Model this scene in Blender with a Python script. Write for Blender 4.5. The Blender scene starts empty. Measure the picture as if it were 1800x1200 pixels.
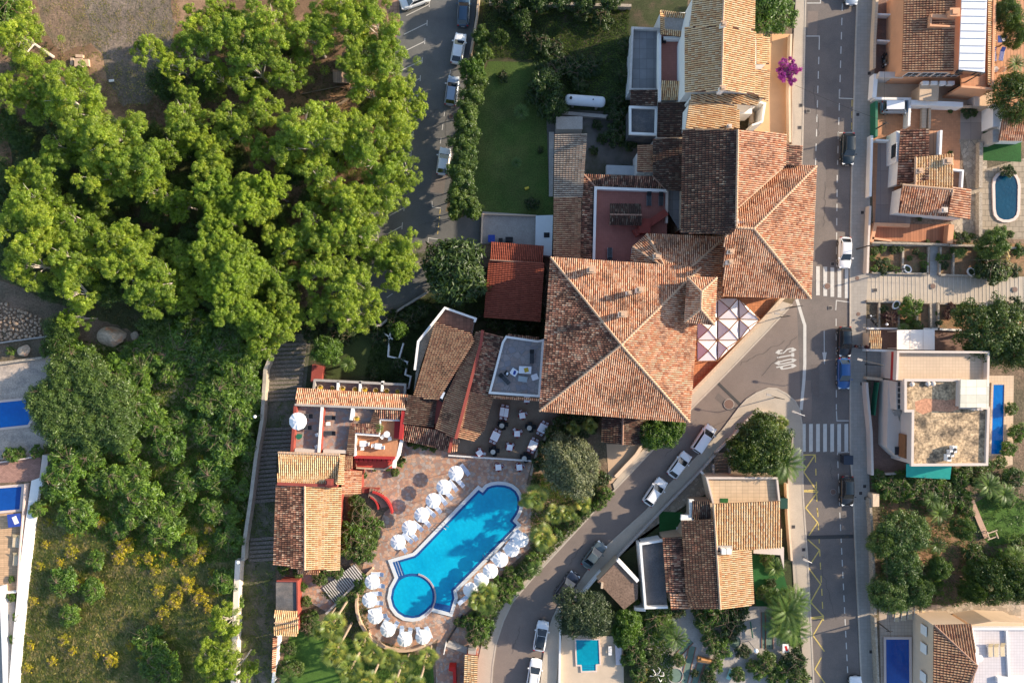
import bpy, bmesh, math, random
import numpy as np
from mathutils import Vector, Matrix
SC = bpy.context.scene
# ---------------------------------------------------------------- camera, sky, sun, exposure
H = 100.0            # drone height in metres
S = 12.0             # photo pixels per metre on the ground
cam_d = bpy.data.cameras.new("Camera"); cam = bpy.data.objects.new("Camera", cam_d)
SC.collection.objects.link(cam); SC.camera = cam
cam.location = (0, 0, H); cam.rotation_euler = (0, 0, 0)
cam_d.sensor_width = 36; cam_d.lens = 36 * H / 150.0
cam_d.clip_start = 1; cam_d.clip_end = 6000
SUN_EL, SUN_AZ = math.radians(22), math.radians(15)      # sun stands to the right and a little up
W_ = bpy.data.worlds.new("World"); SC.world = W_; W_.use_nodes = True
nt = W_.node_tree; bg = nt.nodes['Background']
sky = nt.nodes.new('ShaderNodeTexSky'); sky.sky_type = 'NISHITA'; sky.sun_disc = False
sky.sun_elevation = SUN_EL; sky.sun_rotation = math.radians(90) - SUN_AZ
nt.links.new(sky.outputs[0], bg.inputs[0]); bg.inputs[1].default_value = 0.15
sl = bpy.data.lights.new("Sun", 'SUN'); sl.energy = 5.0; sl.angle = math.radians(0.6); sl.color = (1.0, 0.83, 0.62)
so = bpy.data.objects.new("Sun", sl); SC.collection.objects.link(so)
sd = Vector((-math.cos(SUN_AZ)*math.cos(SUN_EL), -math.sin(SUN_AZ)*math.cos(SUN_EL), -math.sin(SUN_EL)))
so.rotation_euler = sd.to_track_quat('-Z', 'Y').to_euler(); so.location = (60, 20, 60)
SC.view_settings.view_transform = 'Standard'; SC.view_settings.look = 'None'
SC.view_settings.gamma = 1; SC.view_settings.use_curve_mapping = False
SC.view_settings.exposure = 0.95
rnd = random.Random(7); nr = np.random.default_rng(7)

# ---------------------------------------------------------------- helpers
def W(px, py, z=0.0):
    k = (H - z) / H / S
    return ((px - 900) * k, (600 - py) * k, z)
MATS = {}
def lin(c):
    return tuple((v/12.92 if v <= .04045 else ((v+.055)/1.055)**2.4) for v in c)
class NT:
    def __init__(s, name):
        s.m = bpy.data.materials.new(name); s.m.use_nodes = True; s.t = s.m.node_tree
        s.b = s.t.nodes['Principled BSDF']; s.out = s.t.nodes['Material Output']
    def n(s, typ, **kw):
        x = s.t.nodes.new(typ)
        for k, v in kw.items():
            if k.startswith('i_'): x.inputs[int(k[2:]) if k[2:].isdigit() else k[2:]].default_value = v
            else: setattr(x, k, v)
        return x
    def l(s, a, b): s.t.links.new(a, b)
    def ramp(s, fac, stops, interp='LINEAR'):
        r = s.n('ShaderNodeValToRGB'); r.color_ramp.interpolation = interp
        e = r.color_ramp.elements
        while len(e) > 1: e.remove(e[-1])
        e[0].position = stops[0][0]; e[0].color = (*stops[0][1], 1)
        for p, c in stops[1:]:
            q = e.new(p); q.color = (*c, 1)
        s.l(fac, r.inputs[0]); return r.outputs[0]
    def mix(s, fac, a, b, mode='MIX'):
        x = s.n('ShaderNodeMix', data_type='RGBA', blend_type=mode)
        for sock, v in ((x.inputs['Factor'], fac), (x.inputs['A'], a), (x.inputs['B'], b)):
            if hasattr(v, 'node'): s.l(v, sock)
            elif isinstance(v, (int, float)): sock.default_value = v
            else: sock.default_value = (*v, 1)
        return x.outputs['Result']
    def noise(s, scale, detail=4, rough=.6):
        tc = s.n('ShaderNodeTexCoord'); x = s.n('ShaderNodeTexNoise')
        x.inputs['Scale'].default_value = scale; x.inputs['Detail'].default_value = detail; x.inputs['Roughness'].default_value = rough
        s.l(tc.outputs['Object'], x.inputs['Vector']); return x.outputs[0]
def mat(name, col, rough=.8, var=.25, scale=2.0, col2=None, sc2=.3, thr=.5, sharp=.08, metal=0, bump=0, spec=.3, coat=0, fine=0, grid=None, gcol=None, rot=0, gridvar=.15):
    """generic surface: base colour varied by noise, optional second colour in patches, optional slab grid"""
    if name in MATS: return MATS[name]
    N = NT(name)
    c = col
    if grid:
        tc = N.n('ShaderNodeTexCoord'); mp = N.n('ShaderNodeMapping'); mp.inputs['Rotation'].default_value = (0, 0, rot)
        N.l(tc.outputs['Object'], mp.inputs['Vector'])
        br = N.n('ShaderNodeTexBrick'); N.l(mp.outputs[0], br.inputs['Vector'])
        br.offset = grid[2] if len(grid) > 2 else 0
        br.inputs['Color1'].default_value = (*[v*(1-gridvar) for v in col], 1); br.inputs['Color2'].default_value = (*[min(1, v*(1+gridvar)) for v in col], 1)
        br.inputs['Mortar'].default_value = (*(gcol or [v*.6 for v in col]), 1)
        br.inputs['Scale'].default_value = 1; br.inputs['Brick Width'].default_value = grid[0]; br.inputs['Row Height'].default_value = grid[1]
        br.inputs['Mortar Size'].default_value = grid[3] if len(grid) > 3 else .02; br.inputs['Bias'].default_value = 0
        c = br.outputs[0]
    if col2:
        n2 = N.noise(sc2, 5, .65)
        f = N.ramp(n2, [(max(0, thr-sharp), (0, 0, 0)), (min(1, thr+sharp), (1, 1, 1))])
        c = N.mix(f, c, col2)
    if var:
        n1 = N.noise(scale, 6, .7)
        f = N.ramp(n1, [(.25, (1-var,)*3), (.75, (1+var,)*3)])
        c = N.mix(1.0, c, f, 'MULTIPLY')
    if fine:
        n3 = N.noise(fine[0], 2, .5)
        f = N.ramp(n3, [(.3, (1-fine[1],)*3), (.7, (1+fine[1],)*3)])
        c = N.mix(1.0, c, f, 'MULTIPLY')
    if hasattr(c, 'node'): N.l(c, N.b.inputs['Base Color'])
    else: N.b.inputs['Base Color'].default_value = (*c, 1)
    N.b.inputs['Roughness'].default_value = rough; N.b.inputs['Metallic'].default_value = metal
    N.b.inputs['Specular IOR Level'].default_value = spec; N.b.inputs['Coat Weight'].default_value = coat
    if bump:
        nb = N.noise(bump[0], 6, .7); bp = N.n('ShaderNodeBump'); bp.inputs['Distance'].default_value = bump[1]; bp.inputs['Strength'].default_value = 1
        N.l(nb, bp.inputs['Height']); N.l(bp.outputs[0], N.b.inputs['Normal'])
    MATS[name] = N.m; return N.m
def tilemat(name, pal, dark=(.045, .03, .025), darkthr=.62, dsc=.35, darkamt=.8):
    """clay tiles: each tile takes its own colour from the palette, lichen and soot in patches"""
    N = NT(name); at = N.n('ShaderNodeAttribute', attribute_name='tile')
    k = len(pal); c = N.ramp(at.outputs['Fac'], [(i/k, p) for i, p in enumerate(pal)], 'CONSTANT')
    n1 = N.noise(dsc, 6, .75); n2 = N.noise(3.5, 3, .6)
    s_ = N.n('ShaderNodeMath', operation='MULTIPLY_ADD'); N.l(n2, s_.inputs[0]); s_.inputs[1].default_value = .35; N.l(n1, s_.inputs[2])
    s2 = N.n('ShaderNodeMath', operation='MULTIPLY_ADD'); N.l(at.outputs['Fac'], s2.inputs[0]); s2.inputs[1].default_value = .12; N.l(s_.outputs[0], s2.inputs[2])
    f = N.ramp(s2.outputs[0], [(max(0, darkthr+.06), (0,)*3), (min(1, darkthr+.26), (darkamt,)*3)])
    c = N.mix(f, c, dark); N.l(c, N.b.inputs['Base Color'])
    N.b.inputs['Roughness'].default_value = .85; N.b.inputs['Specular IOR Level'].default_value = .2
    MATS[name] = N.m; return N.m
def leafmat(name, stops, trans=.35, nsc=.6, tint=(.75, 1.3)):
    """foliage: every leaf has its own shade; branches differ slowly through the crown"""
    N = NT(name); at = N.n('ShaderNodeAttribute', attribute_name='leaf')
    c = N.ramp(at.outputs['Fac'], stops)
    oi = N.n('ShaderNodeObjectInfo')
    f2 = N.ramp(oi.outputs['Random'], [(0, (.78, .84, .8)), (1, (1.18, 1.1, 1.0))]); c = N.mix(1.0, c, f2, 'MULTIPLY')
    n1 = N.noise(nsc, 3, .5); f = N.ramp(n1, [(.3, (tint[0],)*3), (.7, (tint[1], tint[1]*.98, tint[1]*.8))]); c = N.mix(1.0, c, f, 'MULTIPLY')
    d = N.n('ShaderNodeBsdfDiffuse'); t = N.n('ShaderNodeBsdfTranslucent'); N.l(c, d.inputs[0])
    c2 = N.mix(1.0, c, (1.15, 1.2, .5), 'MULTIPLY'); N.l(c2, t.inputs[0])
    g = N.n('ShaderNodeBsdfGlossy'); g.inputs['Roughness'].default_value = .45; g.inputs[0].default_value = (.9, .95, 1, 1)
    m = N.n('ShaderNodeMixShader'); m.inputs[0].default_value = trans; N.l(d.outputs[0], m.inputs[1]); N.l(t.outputs[0], m.inputs[2])
    m2 = N.n('ShaderNodeMixShader'); m2.inputs[0].default_value = .03; N.l(m.outputs[0], m2.inputs[1]); N.l(g.outputs[0], m2.inputs[2])
    N.l(m2.outputs[0], N.out.inputs[0]); N.t.nodes.remove(N.b)
    MATS[name] = N.m; return N.m

class MB:
    """collects shapes; build() links them as one mesh object"""
    def __init__(s): s.v = []; s.f = []; s.mi = []; s.cur = 0; s.at = []; s.curat = .5
    def add(s, vs, fs, mi=None):
        o = len(s.v); s.v.extend(tuple(x) for x in vs); s.f.extend(tuple(o+i for i in f) for f in fs)
        s.mi.extend([s.cur if mi is None else mi]*len(fs)); s.at.extend([s.curat]*len(vs)); return s
    def prism(s, pts, z0, z1, mi=None):
        """pts world xy polygon"""
        a = sum(pts[i][0]*pts[(i+1) % len(pts)][1]-pts[(i+1) % len(pts)][0]*pts[i][1] for i in range(len(pts)))
        if a < 0: pts = pts[::-1]
        n = len(pts); vs = [(p[0], p[1], z0) for p in pts]+[(p[0], p[1], z1) for p in pts]
        fs = [tuple(range(n, 2*n)), tuple(range(n-1, -1, -1))]+[(i, (i+1) % n, n+(i+1) % n, n+i) for i in range(n)]
        return s.add(vs, fs, mi)
    def sheet(s, pts, z, mi=None):
        a = sum(pts[i][0]*pts[(i+1) % len(pts)][1]-pts[(i+1) % len(pts)][0]*pts[i][1] for i in range(len(pts)))
        if a < 0: pts = pts[::-1]
        return s.add([(p[0], p[1], z) for p in pts], [tuple(range(len(pts)))], mi)
    def box(s, c, d, rz=0, mi=None, taper=1.0):
        x, y, z = c; a, b, h = d[0]/2, d[1]/2, d[2]/2; cs, sn = math.cos(rz), math.sin(rz); vs = []
        for dz, t in ((-h, 1), (h, taper)):
            for ux, uy in ((-a, -b), (a, -b), (a, b), (-a, b)):
                ux *= t; uy *= t; vs.append((x+ux*cs-uy*sn, y+ux*sn+uy*cs, z+dz))
        return s.add(vs, [(3, 2, 1, 0), (4, 5, 6, 7), (0, 1, 5, 4), (1, 2, 6, 5), (2, 3, 7, 6), (3, 0, 4, 7)], mi)
    def cyl(s, p0, p1, r0, r1=None, n=8, cap=True, mi=None):
        r1 = r0 if r1 is None else r1; p0, p1 = Vector(p0), Vector(p1); d = (p1-p0)
        if d.length < 1e-6: return s
        d.normalize(); u = d.orthogonal().normalized(); w = d.cross(u); vs = []
        for p, r in ((p0, r0), (p1, r1)):
            for i in range(n):
                a = 2*math.pi*i/n; vs.append(p+u*r*math.cos(a)+w*r*math.sin(a))
        fs = [(i, (i+1) % n, n+(i+1) % n, n+i) for i in range(n)]
        if cap: fs += [tuple(range(n-1, -1, -1)), tuple(range(n, 2*n))]
        return s.add(vs, fs, mi)
    def path(s, pts, rs, n=6, mi=None):
        for i in range(len(pts)-1): s.cyl(pts[i], pts[i+1], rs[i], rs[i+1], n, True, mi)
        return s
    def lathe(s, c, prof, n=16, mi=None):
        vs = []; m = len(prof)
        for r, z in prof:
            for i in range(n):
                a = 2*math.pi*i/n; vs.append((c[0]+r*math.cos(a), c[1]+r*math.sin(a), c[2]+z))
        fs = [(j*n+i, j*n+(i+1) % n, (j+1)*n+(i+1) % n, (j+1)*n+i) for j in range(m-1) for i in range(n)]
        fs.append(tuple(range(n-1, -1, -1))); fs.append(tuple(range((m-1)*n, m*n))); return s.add(vs, fs, mi)
    def strip(s, pts, w, z0, z1, mi=None, closed=False):
        """wall/line of width w following world xy points"""
        L, R = [], []; n = len(pts)
        for i in range(n):
            a = pts[i-1] if (i > 0 or closed) else pts[i]; b = pts[(i+1) % n] if (i < n-1 or closed) else pts[i]; p = pts[i]
            d1 = Vector((p[0]-a[0], p[1]-a[1])); d2 = Vector((b[0]-p[0], b[1]-p[1]))
            if d1.length < 1e-9: d1 = d2.copy()
            if d2.length < 1e-9: d2 = d1.copy()
            d1.normalize(); d2.normalize(); t = d1+d2
            if t.length < 1e-6: t = d1
            t.normalize(); nn = Vector((-t.y, t.x)); k = w/2/max(.35, abs(nn.dot(Vector((-d1.y, d1.x)))))
            L.append((p[0]+nn.x*k, p[1]+nn.y*k)); R.append((p[0]-nn.x*k, p[1]-nn.y*k))
        m = n if closed else n-1
        for i in range(m):
            j = (i+1) % n; q = [R[i], R[j], L[j], L[i]]
            if z0 is None: s.add([(x, y, z1) for x, y in q], [(0, 1, 2, 3)], mi)
            else:
                vs = [(x, y, z0) for x, y in q]+[(x, y, z1) for x, y in q]
                fs = [(4, 5, 6, 7), (0, 1, 5, 4), (2, 3, 7, 6)]
                if not closed and i == 0: fs.append((3, 0, 4, 7))
                if not closed and i == m-1: fs.append((1, 2, 6, 5))
                s.add(vs, fs, mi)
        return s
    def build(s, name, m, parent=None, local=False, attr=None, smooth=False):
        me = bpy.data.meshes.new(name); v = np.array(s.v, dtype=np.float32).reshape(-1, 3)
        if parent is not None and not local: v = v-np.array(wloc(parent), dtype=np.float32)
        me.from_pydata(v.tolist(), [], s.f)
        for q in (m if isinstance(m, (list, tuple)) else [m]): me.materials.append(q)
        me.polygons.foreach_set('material_index', s.mi)
        if attr:
            a = me.attributes.new(attr, 'FLOAT', 'POINT'); a.data.foreach_set('value', s.at)
        if smooth: me.polygons.foreach_set('use_smooth', [True]*len(me.polygons))
        me.update(); o = bpy.data.objects.new(name, me); SC.collection.objects.link(o)
        if parent is not None: o.parent = parent
        return o
def wloc(o):
    p = Vector((0, 0, 0))
    while o is not None: p += o.location; o = o.parent
    return p
def wp(pts, z=0.0): return [W(x, y, z)[:2] for x, y in pts]
def ap(m_, v, f, at, aname, name, mats, parent=None):
    pass
def npmesh(name, V, F, m, at=None, aname='leaf', parent=None, smooth=False):
    """quads from numpy arrays"""
    me = bpy.data.meshes.new(name); nv, nf = len(V), len(F)
    me.vertices.add(nv); me.vertices.foreach_set('co', np.asarray(V, np.float32).ravel())
    me.loops.add(nf*4); me.loops.foreach_set('vertex_index', np.asarray(F, np.int32).ravel())
    me.polygons.add(nf); me.polygons.foreach_set('loop_start', np.arange(0, nf*4, 4, dtype=np.int32))
    if at is not None:
        a = me.attributes.new(aname, 'FLOAT', 'POINT'); a.data.foreach_set('value', np.asarray(at, np.float32))
    me.materials.append(m); me.update(calc_edges=True)
    o = bpy.data.objects.new(name, me); SC.collection.objects.link(o)
    if parent is not None: o.parent = parent
    return o
USED = {}
LM = [("the uppermost long tables", 886, 724), ("the lowest long tables", 937, 782), ("the cafe edge wall", 862, 805), ("the grey roof terrace", 905, 645), ("the orange roof terrace", 660, 780), ("the mosaic terraces", 570, 750), ("the red court canopy", 1100, 377), ("the covered van", 1574, 189), ("the salmon house", 1665, 110), ("the first zebra crossing", 1463, 495), ("the turquoise awning", 1633, 827), ("the timber steps", 1268, 812), ("the fallen log", 1240, 1160), ("the globe lamp in the minigolf", 1329, 1143), ("the dark round tree by the carport", 798, 473), ("the lowest striped shed", 503, 1095), ("the yard with bins", 890, 400), ("the red gate", 795, 1190), ("the side road shed", 1085, 1025), ("the brown terrace", 1605, 410), ("the pale roof terrace", 1760, 1150), ("the keyhole pool", 800, 960), ("the big boulder", 195, 590), ("the bay lines of the car park", 730, 170), ("the striped playhouse", 612, 105), ("the stone picnic table", 138, 106),
      ("the white gas tank", 1028, 178), ("the red carport", 903, 495), ("the walled terrace lawn", 640, 620), ("the stepped lane", 500, 760), ("the upper blue pool at the left edge", 20, 725),
      ("the lower blue pool at the left edge", 15, 880), ("the white boundary wall", 60, 990), ("the oval pool", 1767, 347), ("the stepped footpath", 1650, 508), ("the road marking STOP", 1380, 640),
      ("the flat roofed villa", 1660, 740), ("the navy pool", 1577, 1160), ("the small teal pool", 1033, 1147), ("the minigolf lanes", 1240, 1160), ("the zebra crossing by the corner", 1450, 770),
      ("the timber hut", 600, 140), ("the bare pine", 300, 90), ("the rubble heap", 30, 565), ("the lamp on the lane wall", 450, 732), ("the green bank of scrub", 250, 700), ("the pine at the lane wall", 380, 1150),
      ("the round rock steps", 670, 870), ("the yellow roofed annexe", 540, 925), ("the olive tree", 1005, 820), ("the hotel apex", 1092, 606), ("the bougainvillea", 1385, 127), ("the villa with dark tiles", 1235, 990),
      ("the long hedge", 820, 250), ("the dirt track", 170, 30), ("the white umbrella circle", 700, 1110), ("the navy pool garden", 1600, 1080), ("the slope of dry grass", 220, 1060), ("the lane wall top", 470, 630),
      ("the middle of the wood", 450, 400), ("the dark clearing", 290, 370), ("the wood edge at the left", 20, 300), ("the car park end", 690, 545), ("the stone pine", 420, 500), ("the sandy clearing", 560, 170)]
def uniq(look, px, py, extra=''):
    """label that says where the thing stands, by the landmark nearest to it"""
    c = sorted(LM, key=lambda q: math.hypot(q[1]-px, q[2]-py))
    cands = []
    for k in range(8):
        n, x, y = c[k]; dx, dy = px-x, py-y; d = math.hypot(dx, dy); t = .38
        v = 'above' if dy < -t*d else ('below' if dy > t*d else ''); h = 'left' if dx < -t*d else ('right' if dx > t*d else '')
        ph = f"{v} {h} of" if v and h else (v or f"{h} of"); m = d/S
        cands.append(f"{look} beside {n}" if m < 1.2 else f"{look} {m:.0f} m {ph} {n}")
    for q in cands:
        if q not in USED and len(q.split()) <= 16: USED[q] = 1; return q
    for n, x, y in c[:8]:
        q = f"{look} {math.hypot(px-x, py-y)/S:.1f} m from {n}"
        if q not in USED and len(q.split()) <= 16: USED[q] = 1; return q
    return cands[0]
def tag(o, label, cat, group=None, kind=None):
    if label: o['label'] = label
    if cat: o['category'] = cat
    if group: o['group'] = group
    if kind: o['kind'] = kind
    return o
def thing(name, label, cat, loc=(0, 0, 0), rz=0, group=None):
    o = bpy.data.objects.new(name, None); SC.collection.objects.link(o); o.location = loc; o.rotation_euler = (0, 0, rz)
    o.empty_display_size = .5
    return tag(o, label, cat, group)
def dup(root, loc, rz=0, sc=1.0, label=None, group=None):
    r = root.copy(); SC.collection.objects.link(r); r.location = loc; r.rotation_euler = (0, 0, rz)
    r.scale = (sc, sc, sc) if not isinstance(sc, tuple) else sc
    if label: r['label'] = label
    if group: r['group'] = group
    for ch in list(root.children):
        c = ch.copy(); SC.collection.objects.link(c); c.parent = r
        for g in list(ch.children):
            d = g.copy(); SC.collection.objects.link(d); d.parent = c
    return r
class Once:
    """the first placement moves the prototype itself, later ones copy it"""
    def __init__(s, proto): s.p = proto; s.used = False; s.tmpl = proto
    def put(s, loc, rz, sc, label, group=None):
        if not s.used:
            s.used = True; o = s.p; o.location = loc; o.rotation_euler = (0, 0, rz); o.scale = (sc, sc, sc) if not isinstance(sc, tuple) else sc
            o['label'] = label
            if group: o['group'] = group
            return o
        return dup(s.p, loc, rz, sc, label, group)
def struct(name, mb, m):
    o = mb.build(name, m); o['kind'] = 'structure'; return o
# ---------------------------------------------------------------- materials
asph = mat('asphalt_worn', (.205, .165, .142), .9, .1, .25, col2=(.175, .143, .126), sc2=.09, thr=.52, sharp=.1, fine=(9, .1))
asph3 = mat('asphalt_car_park', (.135, .135, .13), .9, .15, .3, col2=(.11, .11, .11), sc2=.12, thr=.52, sharp=.12, fine=(9, .12))
asph2 = mat('asphalt_dark', (.16, .138, .126), .9, .12, .3, col2=(.135, .12, .112), sc2=.2, thr=.55, fine=(9, .12))
pav = mat('pavement_slabs', (.30, .275, .245), .85, .08, .5, grid=(.5, .5, 0, .012), gcol=(.22, .2, .18), gridvar=.05, fine=(7, .06))
pav2 = mat('pavement_concrete', (.42, .36, .29), .85, .1, .5, fine=(7, .06))
kerbm = mat('kerb_stone', (.42, .37, .31), .85, .15, 2)
white = mat('white_road_paint', (.5, .49, .46), .8, .1, 1.5, col2=(.32, .31, .3), sc2=2.2, thr=.66, sharp=.06)
yellow = mat('yellow_road_paint', (.55, .42, .13), .8, .2, 2, col2=(.2, .17, .12), sc2=2.5, thr=.64, sharp=.06)
dirt = mat('dry_earth', (.21, .145, .1), .95, .3, .5, col2=(.12, .10, .065), sc2=.16, thr=.5, sharp=.1, fine=(4, .25), bump=(1.5, .15))
dirtr = mat('red_earth', (.27, .155, .085), .95, .25, .8, col2=(.15, .12, .06), sc2=.6, thr=.56, fine=(4, .2))
needle = mat('sunflecked_litter', (.17, .105, .065), .95, .3, .5, col2=(.30, .19, .12), sc2=.14, thr=.56, sharp=.05, fine=(5, .25))  # lighter patches paint sunlit spots into the wood floor
greyearth = mat('beaten_track', (.19, .15, .12), .95, .35, .35, col2=(.115, .10, .07), sc2=.22, thr=.54, sharp=.12, fine=(4, .3), bump=(1.2, .2))
scrubm = mat('scrub_floor', (.3, .25, .13), .95, .35, .7, col2=(.17, .19, .07), sc2=.25, thr=.5, fine=(5, .35))
lawn = mat('lawn_grass', (.055, .095, .02), .95, .3, .25, col2=(.10, .115, .035), sc2=.14, thr=.55, sharp=.15, fine=(6, .35), bump=(4, .05))
lawn2 = mat('fresh_lawn', (.06, .125, .02), .95, .2, .5, fine=(10, .3))
turf = mat('artificial_turf', (.02, .10, .025), .9, .15, .5, fine=(6, .1))
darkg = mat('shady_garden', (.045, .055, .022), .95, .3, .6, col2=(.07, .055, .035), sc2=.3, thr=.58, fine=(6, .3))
mosa = None
def mosaic(name, cols, sc=1.6, mort=(.25, .2, .17)):
    N = NT(name); tc = N.n('ShaderNodeTexCoord'); v = N.n('ShaderNodeTexVoronoi'); v.inputs['Scale'].default_value = sc; N.l(tc.outputs['Object'], v.inputs['Vector'])
    sp = N.n('ShaderNodeSeparateColor'); N.l(v.outputs['Color'], sp.inputs[0]); k = len(cols)
    c = N.ramp(sp.outputs[0], [(i/k, q) for i, q in enumerate(cols)], 'CONSTANT')
    f = N.ramp(N.noise(.4, 5, .7), [(.3, (.78,)*3), (.7, (1.15,)*3)]); c = N.mix(1, c, f, 'MULTIPLY')
    v2 = N.n('ShaderNodeTexVoronoi', feature='DISTANCE_TO_EDGE'); v2.inputs['Scale'].default_value = sc; N.l(tc.outputs['Object'], v2.inputs['Vector'])
    e = N.ramp(v2.outputs[0], [(.02, (1, 1, 1)), (.05, (0, 0, 0))]); c = N.mix(e, c, mort)
    N.l(c, N.b.inputs['Base Color']); N.b.inputs['Roughness'].default_value = .7; MATS[name] = N.m; return N.m
deckm = mosaic('crazy_paving', [(.46, .27, .18), (.36, .2, .14), (.5, .33, .24), (.40, .33, .29), (.44, .24, .15), (.33, .24, .2)], 2.2)
terrm = mosaic('terrace_flags', [(.36, .2, .15), (.28, .2, .18), (.3, .25, .24), (.38, .25, .19)], 2.4)
flagm = mosaic('grey_flags', [(.3, .27, .27), (.34, .3, .29), (.26, .25, .27), (.32, .26, .24)], 1.3, (.2, .19, .19))
stonep = mosaic('garden_stone', [(.36, .29, .21), (.3, .24, .17), (.4, .33, .25), (.27, .22, .16)], 1.7, (.2, .16, .12))
cafem = mat('cafe_floor', (.2, .16, .12), .9, .18, .5, fine=(8, .12))
terra = mat('terracotta_floor', (.46, .215, .11), .8, .1, .5, grid=(.33, .33, 0, .012), gcol=(.36, .18, .1), gridvar=.07)
terra2 = mat('terracotta_boards', (.47, .235, .125), .8, .1, .5, grid=(9, .5, 0, .03), gcol=(.2, .1, .06), gridvar=.05, rot=math.radians(90))
redfl = mat('red_court_floor', (.34, .14, .11), .85, .1, .4, grid=(.3, .3, 0, .012), gcol=(.27, .11, .09), gridvar=.06)
brownp = mat('brown_pavers', (.2, .12, .095), .85, .12, .6, grid=(.25, .12, .5, .012), gcol=(.13, .08, .06), gridvar=.15)
sandt = mat('sand_tiles', (.55, .42, .30), .85, .06, .4, grid=(.45, .45, 0, .02), gcol=(.42, .32, .23), gridvar=.04)
gravelroof = mat('gravel_roof', (.50, .36, .22), .95, .25, 1.2, col2=(.13, .1, .07), sc2=.55, thr=.53, sharp=.1, fine=(3, .45), bump=(5, .05))
bitum = mat('bitumen_roof', (.10, .10, .105), .9, .25, .5, col2=(.17, .15, .14), sc2=.35, thr=.56, fine=(5, .15))
bitumg = mat('grey_roof_deck', (.2, .2, .205), .9, .15, .5, grid=(1.0, 1.4, 0, .03), gcol=(.13, .13, .13), gridvar=.1)
oldroof = mat('old_brown_roof', (.17, .115, .085), .95, .25, .8, fine=(4, .3))
wht = mat('white_render', (.78, .76, .73), .85, .05, 1)
crm = mat('cream_render', (.66, .5, .36), .85, .07, 1)
salm = mat('salmon_render', (.62, .32, .18), .85, .08, .8)
tanw = mat('tan_render', (.5, .38, .27), .85, .1, .8)
beig = mat('beige_render', (.57, .49, .43), .85, .06, .8)
redw = mat('red_paint_wall', (.36, .03, .03), .75, .1, .8)
redw2 = mat('oxide_red_wall', (.27, .06, .045), .8, .12, .8)
stonew = mat('stone_wall', (.34, .29, .23), .95, .25, 1.5, fine=(5, .25))
concw = mat('concrete_wall', (.36, .33, .3), .9, .15, 1, fine=(5, .1))
dkm = mat('dark_metal', (.03, .03, .032), .5, 0)
gls = mat('window_glass', (.02, .03, .04), .08, 0, spec=.8)
chrome = mat('grey_metal', (.35, .35, .36), .4, 0, metal=.7)
galv = mat('white_sheet_metal', (.85, .86, .88), .5, .03, 1)
clothw = mat('white_cloth', (.8, .82, .86), .8, .03, 2)
canv = mat('white_canvas', (.82, .82, .82), .8, .03, 2)
maroon = mat('maroon_cloth', (.16, .012, .02), .85, .1, 2)
blackc = mat('black_plastic', (.012, .013, .016), .6, 0)
blkfab = mat('black_mesh_fabric', (.02, .024, .028), .85, 0)
bluec = mat('blue_fabric', (.025, .06, .3), .8, 0)
ltblue = mat('pale_blue_webbing', (.45, .56, .74), .7, .05, 3)
wood = mat('weathered_wood', (.23, .17, .12), .85, .25, 2)
woodb = mat('brown_wood', (.24, .11, .05), .8, .2, 2)
greenp = mat('green_paint', (.02, .13, .075), .6, .1, 1)
teal = mat('turquoise_awning', (.02, .33, .27), .7, .12, 1.5)
yelc = mat('yellow_cushion', (.5, .35, .04), .8, .1, 2)
redp = mat('red_plastic', (.5, .02, .015), .4, 0)
bark = mat('pine_bark', (.52, .46, .41), .9, .2, 2)
bark2 = mat('brown_bark', (.17, .12, .09), .9, .2, 2)
palmb = mat('palm_bark', (.36, .27, .2), .9, .2, 3)
gold = mat('dry_stem', (.4, .3, .18), .9, .2, 2)
rock = mat('sandstone_rock', (.47, .37, .27), .95, .25, .8, col2=(.5, .2, .09), sc2=.7, thr=.62, fine=(3, .15), bump=(2, .1))
skin = mat('skin', (.5, .3, .2), .6, 0)
def water(name, deep, light, sc=.25):
    N = NT(name); f = N.noise(sc, 3, .5); c = N.ramp(f, [(.35, deep), (.65, light)])
    tc = N.n('ShaderNodeTexCoord'); br = N.n('ShaderNodeTexVoronoi'); br.inputs['Scale'].default_value = 1.9; N.l(tc.outputs['Object'], br.inputs['Vector'])
    e = N.ramp(br.outputs[0], [(.1, (1.06,)*3), (.6, (.95,)*3)]); c = N.mix(1, c, e, 'MULTIPLY')
    N.l(c, N.b.inputs['Base Color']); N.b.inputs['Roughness'].default_value = .04; N.b.inputs['Specular IOR Level'].default_value = .5
    bp = N.n('ShaderNodeBump'); bp.inputs['Distance'].default_value = .03; N.l(N.noise(2.2, 4, .6), bp.inputs['Height']); N.l(bp.outputs[0], N.b.inputs['Normal'])
    MATS[name] = N.m; return N.m
w_hot = water('pool_water_bright', (.0, .31, .52), (.003, .40, .6))
w_navy = water('pool_water_navy', (.005, .06, .28), (.006, .07, .31))
w_dark = water('pool_water_dark', (.004, .045, .085), (.006, .055, .1))
w_teal = water('pool_water_teal', (.0, .22, .33), (.0, .27, .38))
w_blue = water('pool_water_blue', (.0, .11, .42), (.0, .14, .47))
ptile = mat('navy_pool_tiles', (.015, .07, .22), .3, .15, 2, grid=(.3, .3, 0, .015), gcol=(.03, .12, .3))
coping = mat('pool_coping', (.55, .58, .6), .7, .06, 2)
copingp = mat('pink_coping', (.62, .5, .44), .7, .06, 2)
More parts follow.
